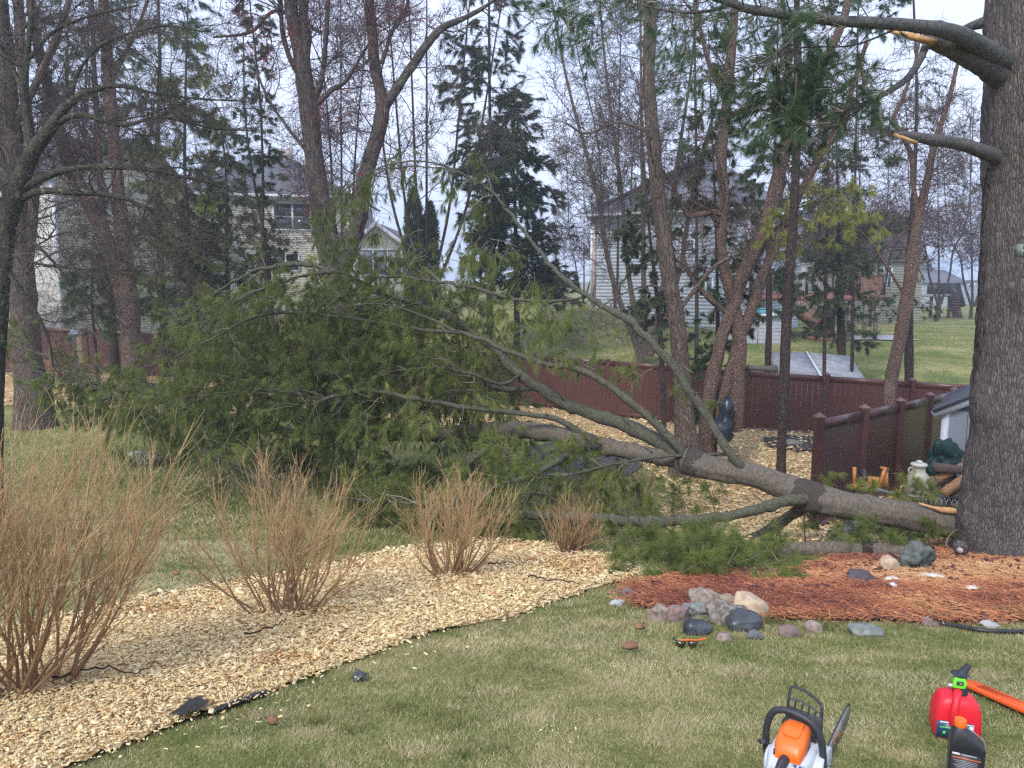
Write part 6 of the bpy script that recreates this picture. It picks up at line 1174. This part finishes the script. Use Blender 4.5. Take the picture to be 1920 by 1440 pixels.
part(tube1([(.0, .095, .03), (.012, .118, .08), (.02, .128, .16), (.026, .122, .235), (.03, .095, .285), (.03, .045, .302), (.03, -.02, .296), (.03, -.07, .272), (.028, -.102, .225), (.02, -.118, .15), (.0, -.122, .09), (-.03, -.118, .03)], .0155, 60, 14), 'front_handle', m_bp, cs_)
hg = part(tube1([(.105, .062, .19), (.125, .066, .26), (.15, .066, .335), (.158, .058, .352), (.16, .02, .352), (.158, -.03, .335), (.152, -.068, .312), (.14, -.078, .285), (.12, -.082, .19)], .0065, 60, 8), 'hand_guard', m_bp, cs_)
part(tube1([(.14, .066, .302), (.145, 0, .300), (.138, -.076, .272)], .0045, 12, 6), 'guard_bar', m_bp, cs_, parent=hg)
for yy in (.036, .006, -.024, -.052): part(tube1([(.142, yy, .300 - (.036 - yy) * .2), (.128, yy, .262 - (.036 - yy) * .1)], .0045, 4, 6), 'guard_rib', m_bp, cs_, parent=hg)
m = MB(); m.prism([(.105, .068, .17), (.105, -.084, .17), (.128, -.084, .262), (.132, .068, .268)], (.006, 0, 0)); part(m, 'guard_plate', m_bp, cs_, False, hg, bev=.003)
rh = part(tube1([(-.10, .005, .165), (-.16, .005, .17), (-.23, .004, .155), (-.31, 0, .12), (-.35, 0, .07), (-.345, 0, .03)], [.022, .021, .019, .019, .02, .022], 30, 14), 'rear_handle', m_bp, cs_)
part(tube1([(-.345, 0, .03), (-.26, 0, .015), (-.16, 0, .03)], .018, 14, 10), 'rear_hand_guard', m_gp, cs_)
m = MB(); m.box((-.20, .004, .184), (.07, .012, .012)); part(m, 'throttle_lockout', m_dk, cs_, False, rh, bev=.003)
part(tube1([(.01, .088, .125), (-.02, .13, .150)], .0075, 4, 8), 'starter_rope_stub', m_bp, cs_); part(tube1([(-.055, .118, .172), (-.025, .136, .150), (.0, .148, .135)], .0105, 8, 10), 'starter_grip', m_bp, cs_)
m = MB(); loft(m, [(.088, -.02, .085, .058, .058, 2.2), (.104, -.02, .085, .056, .056, 2.2), (.110, -.02, .085, .045, .045, 2.2)], 'y'); part(m, 'recoil_cover', m_gp, cs_)
m = MB(); tipx = .60; prof = [(.10, .040), (.3, .032), (.52, .034), (tipx - .03, .045), (tipx, .064), (tipx + .006, .08), (tipx, .096), (tipx - .03, .115), (.52, .127), (.3, .130), (.10, .122)]; m.prism([(a, -.112, b) for a, b in prof], (0, .0045, 0)); br_ = part(m, 'guide_bar', m_steel, cs_, False)
loop = spline(np.array([(a, -.11, .08 + (b - .08) * 1.10) for a, b in prof]), 120); part(MB().tubes(loop, np.full(120, .0035), 6), 'chain', m_dk, cs_, parent=br_)
ct = MB()
for i in range(0, 120, 2): p = loop[i]; ct.box(p + np.array([0, 0, .0045 * (1 if p[2] > .08 else -1)]), (.009, .006, .007))
ct.build('chain_teeth', m_dk, None, kind='stuff').parent = cs_
text('STIHL', .038, m_otxt, cs_, (.32, -.1125, .08), (math.pi / 2, 0, 0)); text('MS 271', .022, m_gry, cs_, (.04, -.129, .085), (math.pi / 2, 0, 0))
m = MB(); m.box((-.172, -.05, .10), (.004, .05, .05)); 
stk = MB(); stk.prism([(-.155, -.078, .158), (-.155, -.028, .158), (-.125, -.028, .165), (-.125, -.078, .165)], (0, 0, .001)); stp = part(stk, 'sticker', m_wtxt, cs_, False)
for yy in (-.064, -.042): part(MB().tubes(np.array([(-.14, yy, .160), (-.14, yy, .1655)]), np.array([.008, .008]), 14, caps=True), 'sticker_symbol', m_blu, cs_, False, stp)
part(MB().box((-.15, -.053, .161), (.008, .03, .002)), 'sticker_symbol', m_yel, cs_, False, stp)

# gas can
gy = 2.98; gd = gy * .99 + 1.85 * .137; gxw = (1790 - CX) / FPX * gd
gc = empty('gas_can', (gxw, gy, float(hgt(gxw, gy)) + .01), 'red plastic gas can with a lime green and black spout on the lawn', 'gas can', rz=R_(-16)); gc.scale = (.82, .82, .82)
m_red = plain('red_plastic', (.72, .018, .035), (.66, .015, .03), s=3, rough=.42, spec=.4, bs=.06)
m = MB(); loft(m, [(0, 0, 0, .085, .060, 5), (.008, 0, 0, .100, .074, 5), (.03, 0, 0, .107, .080, 5.5), (.10, 0, 0, .108, .081, 5.5), (.155, 0, 0, .103, .078, 5), (.19, .0, 0, .092, .070, 4.5), (.21, -.004, .0, .078, .060, 4), (.221, -.008, 0, .060, .046, 3.5), (.226, -.01, 0, .035, .028, 3)], 'z', 44); body = part(m, 'body', m_red, gc)
hq = part(tube1([(-.028, -.083, .095), (-.032, -.094, .13), (-.03, -.094, .17), (-.022, -.078, .212), (-.012, -.050, .238), (0, -.005, .238), (.006, .03, .226)], [.022, .019, .018, .018, .019, .022, .024], 34, 14), 'handle', m_red, gc)
m = MB(); m.box((-.062, -.074, .14), (.022, .012, .09)); m = MB(); loft(m, [(.015, -.035, .110, .012, .05, 3), (.02, -.035, .110, .012, .05, 3)], 'y')
for k in range(9): m = MB(); m.bar((.1075, -.055 + k * .006, .03 + k * .0), (.1045, .0 + k * .006, .165), .003, .004); part(m, 'grip_ridge', m_red, gc, False)
part(MB().tubes(np.array([(.012, .0, .222), (.012, 0, .245), (.012, 0, .27)]), np.array([.036, .034, .028]), 24, caps=True), 'collar', m_bp, gc)
part(tube1([(.012, 0, .262), (.012, 0, .30), (.018, .012, .322), (.036, .032, .335), (.056, .052, .352)], [.022, .026, .024, .017, .014], 20, 16), 'spout', m_bp, gc)
m = MB(); loft(m, [(.318, .004, -.004, .030, .030, 3), (.326, .004, -.004, .042, .034, 3), (.331, .006, 0, .036, .030, 3)], 'z'); part(m, 'spout_lip', m_bp, gc)
m = MB(); m.prism([(-.028, -.036, .262), (.026, -.036, .262), (.034, -.034, .29), (.022, -.030, .322), (-.018, -.030, .322), (-.03, -.034, .30)], (0, .018, 0)); btn = part(m, 'spout_button', m_lime, gc, False, bev=.004)
m = MB(); m.box((.0, -.038, .292), (.03, .004, .018)); part(m, 'button_slot', m_bp, gc, False, btn); m = MB(); m.box((.004, -.0405, .290), (.018, .003, .008)); part(m, 'button_badge', m_steel, gc, False, btn)
part(MB().tubes(np.array([(-.022, -.01, .262), (-.045, -.012, .266)]), np.array([.008, .007]), 10, caps=True), 'white_tab', m_wtxt, gc)
m = MB(); m.box((-.018, -.0815, .062), (.165, .0025, .088)); lbz = part(m, 'label', m_navy, gc, False); m = MB(); m.box((-.012, -.0832, .099), (.152, .0018, .008)); part(m, 'label_band', m_wtxt, gc, False, lbz); m = MB(); m.box((-.03, -.0834, .072), (.115, .0018, .005)); part(m, 'label_band', m_lime, gc, False, lbz); m = MB(); m.prism([(.04, -.0832, .098), (.064, -.0832, .098), (.064, -.0832, .05), (.055, -.0832, .05)], (0, .0012, 0)); part(m, 'label_panel', m_wtxt, gc, False, lbz)
for i in range(3): m = MB(); m.box((-.066 + .03 * i, -.0836, .044 + .004 * i), (.012, .0012, .016)); part(m, 'label_picture', m_lime if i < 2 else m_gp, gc, False, lbz)
for i in range(6): m = MB(); m.box((-.045 + .05 * (i % 2), -.0836, .09 - .006 * (i // 2)), (.035, .0012, .0022)); part(m, 'label_text_line', m_gp, gc, False, lbz)

# oil bottle
oy = 2.41; od_ = oy * .99 + 1.6 * .137; oxw = (1812 - CX) / FPX * od_
ob_ = empty('oil_bottle', (oxw, oy, float(hgt(oxw, oy)) + .01), 'black plastic oil bottle with orange cap standing before the gas can', 'bottle', rz=R_(-24)); ob_.scale = (.92, .92, .92)
m_bot = plain('black_bottle', (.018, .019, .022), (.024, .025, .03), s=8, rough=.32, bs=.05)
m = MB(); loft(m, [(0, 0, 0, .050, .030, 6), (.006, 0, 0, .056, .036, 6), (.03, 0, 0, .058, .038, 7), (.19, 0, 0, .058, .038, 7), (.205, -.002, 0, .055, .037, 6), (.235, -.016, 0, .038, .030, 4), (.252, -.024, 0, .024, .023, 3), (.262, -.026, 0, .018, .018, 2)], 'z', 40); part(m, 'body', m_bot, ob_)
part(MB().tubes(np.array([(-.026, 0, .26), (-.026, 0, .264), (-.026, 0, .284), (-.026, 0, .288)]), np.array([.0195, .0205, .0205, .018]), 30, caps=True), 'cap', m_org, ob_)
part(tube1([(.0585, 0, .01), (.0588, 0, .19), (.042, 0, .228), (-.004, 0, .258)], .0016, 16, 6), 'mould_seam', m_gry, ob_)
m = MB(); m.box((-.004, -.0388, .105), (.094, .0016, .14)); lo = part(m, 'label', plain('black_label', (.03, .03, .034), rough=.5), ob_, False)
m = MB(); m.bar((-.05, -.0400, .158), (.042, -.0400, .158), .0014, .0085, up=(0, 1, 0)); part(m, 'red_stripe', m_otxt, ob_, False, lo); m = MB(); m.box((-.037, -.04, .171), (.024, .0014, .008)); part(m, 'label_block', m_wtxt, ob_, False, lo); m = MB(); m.box((.004, -.04, .170), (.05, .0014, .007)); part(m, 'label_block', m_gry, ob_, False, lo)
for i in range(11): m = MB(); m.box((-.006 + .003 * (i % 3), -.04, .147 - .0062 * i), (.076 - .006 * (i % 3), .0014, .0028)); part(m, 'label_text_line', m_gry, ob_, False, lo)
m = MB(); m.box((.028, -.04, .06), (.026, .0014, .022)); part(m, 'label_block', m_wtxt, ob_, False, lo)

# orange bar sheath lying on the lawn
a_ = G1(1806, 1288); b_ = G1(1990, 1372); sh_ = MB(); d = (b_ - a_); L_ = d.length; d.normalize(); nv_ = Vector((-d.y, d.x, 0)).normalized() 
wv = .042; up = Vector((0, 0, .022)); base = Vector((0, 0, .022)); prof = [(0, -.35), (.0, .35), (.05, .9), (.15, 1.0), (L_, 1.0), (L_, -1.0), (.10, -1.0), (.03, -.8)]
sh_.prism([Vector(a_) + d * x + nv_ * (wv * y) + base for x, y in prof], up); m_or2 = plain('orange_sheath', (.95, .12, .02), (.9, .11, .018), s=6, rough=.35)
so = sh_.build('bar_sheath', m_or2, None, loc=tuple(a_)); tag(so, 'bright orange chainsaw bar sheath lying on the lawn at the right edge', 'bar sheath'); bv = so.modifiers.new('bevel', 'BEVEL'); bv.width = .006; bv.segments = 3
m = MB(); m.bar(Vector(a_) + d * .12 + base + up * 1.03, Vector(a_) + d * (L_ - .02) + base + up * 1.03, .045, .003); rdg = m.build('raised_rib', m_or2, so)
# safety glasses
gg = G1(1290, 1216); gl = empty('safety_glasses', tuple(gg), 'dark safety glasses with orange edge lying in the grass', 'glasses'); m_lens = plain('smoked_lens', (.03, .022, .012), (.05, .035, .015), s=30, rough=.15, spec=.8)
for s_ in (0, 1):
    m = MB(); x0_ = gg.x - .075 + s_ * .07; V = []; n = 12
    for i in range(n):
        f = i / (n - 1); V += [(x0_ + .065 * f, gg.y - .012 * math.sin(math.pi * f), gg.z + .055), (x0_ + .065 * f, gg.y - .018 * math.sin(math.pi * f), gg.z + .055 - .042 * math.sin(math.pi * min(1, .12 + f * .88)) ** .5)]
    m.add(V, quads=[(2 * i, 2 * i + 1, 2 * i + 3, 2 * i + 2) for i in range(n - 1)]); l = m.build('lens', m_lens, gl, smooth=True); sdf = l.modifiers.new('thick', 'SOLIDIFY'); sdf.thickness = .003
MB().tubes(spline([(gg.x - .05, gg.y - .01, gg.z + .060), (gg.x, gg.y - .012, gg.z + .062), (gg.x + .06, gg.y, gg.z + .055)], 14), np.full(14, .0045), 6, caps=True).build('frame', m_org, gl)
MB().tubes(spline([(gg.x + .06, gg.y, gg.z + .055), (gg.x + .09, gg.y + .02, gg.z + .052), (gg.x + .115, gg.y + .03, gg.z + .05)], 10), np.full(10, .005), 6, caps=True).build('temple', m_org, gl)
MB().tubes(spline([(gg.x - .078, gg.y, gg.z + .056), (gg.x - .085, gg.y + .03, gg.z + .05), (gg.x - .07, gg.y + .06, gg.z + .045)], 10), np.full(10, .005), 6, caps=True).build('temple', m_black, gl)

# ------------------------------------------------------------------ things behind the fallen trunk
mc = G1(1742, 948); mcy = 12.8; mcx = PX(1742, mcy); mz = Z(930, mcy)
mk = empty('milk_can', (mcx, mcy, mz - .05), 'old white metal milk can standing beside the firewood', 'milk can', rz=0); m_enam = plain('white_enamel', (.62, .60, .52), (.50, .48, .41), s=12, rough=.45)
rp = [(0, .155), (.02, .165), (.34, .168), (.37, .16), (.42, .12), (.45, .105), (.52, .105), (.53, .13), (.56, .135), (.575, .12), (.58, .05)]
MB().tubes(np.array([(mcx, mcy, mz + h) for h, r in rp]), np.array([r for h, r in rp]), 28, caps=True).build('body', m_enam, mk, smooth=True)
MB().tubes(np.array([(mcx, mcy, mz + h) for h in (.575, .60, .615, .63)]), np.array([.05, .055, .05, .02]), 18, caps=True).build('lid', m_enam, mk, smooth=True)
MB().tubes(spline([(mcx - .12, mcy - .03, mz + .40), (mcx - .19, mcy - .04, mz + .44), (mcx - .18, mcy - .04, mz + .5), (mcx - .11, mcy - .02, mz + .51)], 14), np.full(14, .012), 8).build('handle', m_enam, mk, smooth=True)
# firewood and its holder
m_fw = plain('split_firewood', (.46, .25, .11), (.25, .12, .06), s=14, rough=.85, bs=.4, sc=(1, 1, 4)); m_fwb = plain('firewood_bark', (.14, .09, .075), (.08, .055, .045), s=20, rough=.9, bs=.7)
fy = 12.0
def firewood(px0, py0, px1, py1, w_, mt, lb, dy=0):
    a = P(px0, py0, fy + dy); b = P(px1, py1, fy + dy + .25); m = MB(); d = nrm((b - a)[None])[0]; u = nrm(np.cross(d, [0, 0, 1.])[None])[0]; v = np.cross(u, d); q = [a + u * w_ * x + v * w_ * y for x, y in ((-.9, -.5), (.95, -.6), (.7, .4), (.0, .9), (-.6, .5))]; m.prism(q, b - a)
    tag(m.build('firewood', mt, None, loc=tuple(a)), lb, 'firewood', 'split firewood heaped beside the shed')
for args in [(1752, 876, 1818, 884, .085, m_fwb, 'grey brown round piece on top of the firewood heap'), (1768, 924, 1814, 890, .085, m_fw, 'freshly split orange log pointing up from the firewood heap', -.1), (1742, 905, 1790, 896, .07, m_fwb, 'dark log behind the orange split one'), (1736, 940, 1764, 905, .065, m_fwb, 'slanting dark log at the left side of the firewood heap', -.12), (1756, 898, 1806, 872, .07, m_fw, 'reddish split log below the top round piece', .05), (1785, 935, 1822, 900, .09, m_fwb, 'coarse barked log at the right of the firewood heap'), (1750, 945, 1800, 938, .09, m_fwb, 'dark log low in the firewood heap'), (1790, 950, 1826, 925, .07, m_fw, 'brown split log low beside the big pine')]: firewood(*args)
rk = empty('firewood_rack', tuple(P(1775, 960, 11.7)), 'low black lattice panel holding the firewood heap', 'rack'); Yk = 11.7
c0, c1, c2, c3 = [P(x, y, Yk) for x, y in ((1726, 926), (1822, 938), (1822, 966), (1728, 958))]
for p, q in ((c0, c1), (c1, c2), (c2, c3), (c3, c0)): m = MB(); m.bar(p, q, .02, .025); m.build('frame', m_black, rk)
for i in range(10):
    f = (i + .5) / 10; a = c0 + (c1 - c0) * f; m = MB()
    for g_ in (f - .14, f + .14):
        g_ = min(max(g_, 0), 1); m.bar(a, c3 + (c2 - c3) * g_, .008, .012, up=(0, -1, 0))
    m.build('lattice_strip', m_steel, rk)
mesh = rock(1766, 866, 42, 40, 'dgreen', 'dark green crumpled netting heaped behind the white milk can', rug=.4, sharp=True, name='netting'); mesh['category'] = 'netting'; mesh.location = tuple(P(1768, 864, 13.3)); mesh.data.materials[0] = plain('green_net', (.012, .06, .055), (.006, .02, .02), s=30, rough=.6, bs=.6)
# upturned orange cart
Yc = 11.3; ct_ = empty('garden_cart', tuple(P(1625, 920, Yc)), 'upturned orange garden cart with a black tyre behind the fallen trunk', 'cart'); m_oc = plain('worn_orange_paint', (.55, .23, .06), (.42, .16, .045), s=12, rough=.55)
m = MB(); m.bar(P(1602, 876, Yc), P(1602, 912, Yc), .045, .045, up=(1, 0, 0)); m.build('leg', m_oc, ct_); m = MB(); m.bar(P(1659, 878, Yc - .1), P(1648, 914, Yc - .1), .05, .04, up=(1, 0, 0)); m.build('leg', m_oc, ct_); m = MB(); m.bar(P(1662, 880, Yc + .15), P(1662, 922, Yc + .15), .04, .04, up=(1, 0, 0)); m.build('leg', m_oc, ct_)
m = MB(); m.prism([P(1628, 893, Yc + .2), P(1664, 897, Yc + .1), P(1664, 914, Yc + .1), P(1628, 910, Yc + .2)], (0, .03, 0)); m.build('side_panel', m_oc, ct_); m = MB(); m.bar(P(1598, 910, Yc), P(1640, 914, Yc - .1), .2, .04); m.build('tray', m_oc, ct_); m = MB(); m.bar(P(1654, 877, Yc - .1), P(1664, 879, Yc + .15), .05, .035); m.build('brace', m_oc, ct_)
th = np.linspace(0, 2 * math.pi, 33); wc = P(1618, 900, Yc - .02); Rw = .095; ring = wc + np.stack([.25 * np.cos(th) * Rw, np.cos(th) * Rw, np.sin(th) * Rw * 1.25], -1); MB().tubes(ring, np.full(33, .042), 12, rough=.25, rsc=40).build('tyre', m_bp, ct_, smooth=True); MB().tubes(np.array([wc + np.array([-.03, 0, 0]), wc + np.array([.03, 0, 0])]), np.array([.05, .05]), 14, caps=True).build('rim', m_oc, ct_)
m = MB(); m.bar(P(1632, 914, Yc - .3), P(1680, 928, Yc - .2), .06, .05); tag(m.build('grey_board', plain('grey_plank', (.16, .18, .20), rough=.7)), 'blue grey board leaning on the fallen trunk by the cart', 'board')
bk = rock(1600, 990, 30, 26, 'slate', 'blue grey boulder under the fallen trunk beside the fence post', sink=.2)

# birdhouse, posts and dark frame behind the crown
By = 19; bh = empty('birdhouse', tuple(P(440, 600, By)), 'reddish wooden birdhouse on a post seen through the fallen crown', 'birdhouse'); m_rw = plain('red_cedar', (.30, .11, .06), (.22, .08, .05), s=10, rough=.8)
hb_ = P(440, 586, By); m = MB(); m.box(hb_, (.26, .26, .36), rz=.5); m.build('box', m_rw, bh); m = MB(); m.box(hb_ + np.array([0, 0, .20]), (.36, .36, .04), rz=.5); m.build('roof', m_fwb, bh); m = MB(); m.box(hb_ + np.array([-.17, -.05, -.03]), (.09, .02, .30), rz=.5); m.build('side_trim', m_cpost, bh)
post_box(bh, hb_[0] - .02, hb_[1], float(hgt(hb_[0], By)) - .1, hb_[2] - .18, .10, m_cpost); MB().tubes(np.array([hb_ + np.array([.06, -.13, .04]), hb_ + np.array([.065, -.145, .04])]), np.array([.03, .03]), 12, caps=True).build('entrance', m_black, bh)
wy = 21; wp = empty('wooden_post', (PX(147, wy), wy, float(hgt(PX(147, wy), wy))), 'round tan wooden post with a pale lantern cap in front of the far fence', 'post'); zt = Z(628, wy)
MB().tubes(np.array([(PX(147, wy), wy, float(hgt(PX(147, wy), wy)) - .1), (PX(147, wy), wy, zt)]), np.array([.075, .07]), 14, caps=True).build('shaft', plain('tan_pole', (.42, .27, .15), (.30, .19, .11), s=8, rough=.8), wp, smooth=True)
m = MB(); m.box((PX(140, wy), wy, zt + .04), (.26, .26, .05)); m.box((PX(140, wy), wy, zt + .1), (.16, .16, .08)); m.build('lantern_cap', m_gp, wp)
wp2 = empty('stone_post', (PX(124, wy), wy + .5, float(hgt(PX(124, wy), wy))), 'narrow dark grey rough post left of the tan wooden one', 'post'); MB().tubes(np.array([(PX(124, wy), wy + .5, float(hgt(PX(124, wy), wy)) - .1), (PX(124, wy), wy + .5, Z(625, wy))]), np.array([.10, .09]), 12, rough=.2, rsc=14, caps=True).build('shaft', RM_['slate'], wp2)
fr_ = MB(); qa = [P(x, y, Y_) for x, y, Y_ in ((238, 712, 17.5), (322, 722, 17.5), (330, 758, 16.3), (250, 742, 16.3))]; fr_.prism(qa, (0, 0, -.06)); tag(fr_.build('dark_tarp_frame', plain('blue_black_mesh', (.02, .022, .03), (.05, .055, .07), s=50, rough=.4)), 'dark blue black mesh frame lying tilted under the left end of the crown', 'frame')

# ------------------------------------------------------------------ pale spring air
if HAZE:
    hb = MB(); hb.box((0, 330, 15.0), (820, 700, 50)); ho = hb.build('haze', [], None, kind='stuff')
    hm = bpy.data.materials.new('haze'); hm.use_nodes = True; t = hm.node_tree; t.nodes.clear(); o_ = t.nodes.new('ShaderNodeOutputMaterial'); v_ = t.nodes.new('ShaderNodeVolumePrincipled')
    v_.inputs['Color'].default_value = (.86, .92, 1, 1); v_.inputs['Density'].default_value = HAZE; v_.inputs['Anisotropy'].default_value = .2; t.links.new(v_.outputs[0], o_.inputs['Volume']); ho.data.materials.clear(); ho.data.materials.append(hm)
    S.cycles.volume_bounces = 0
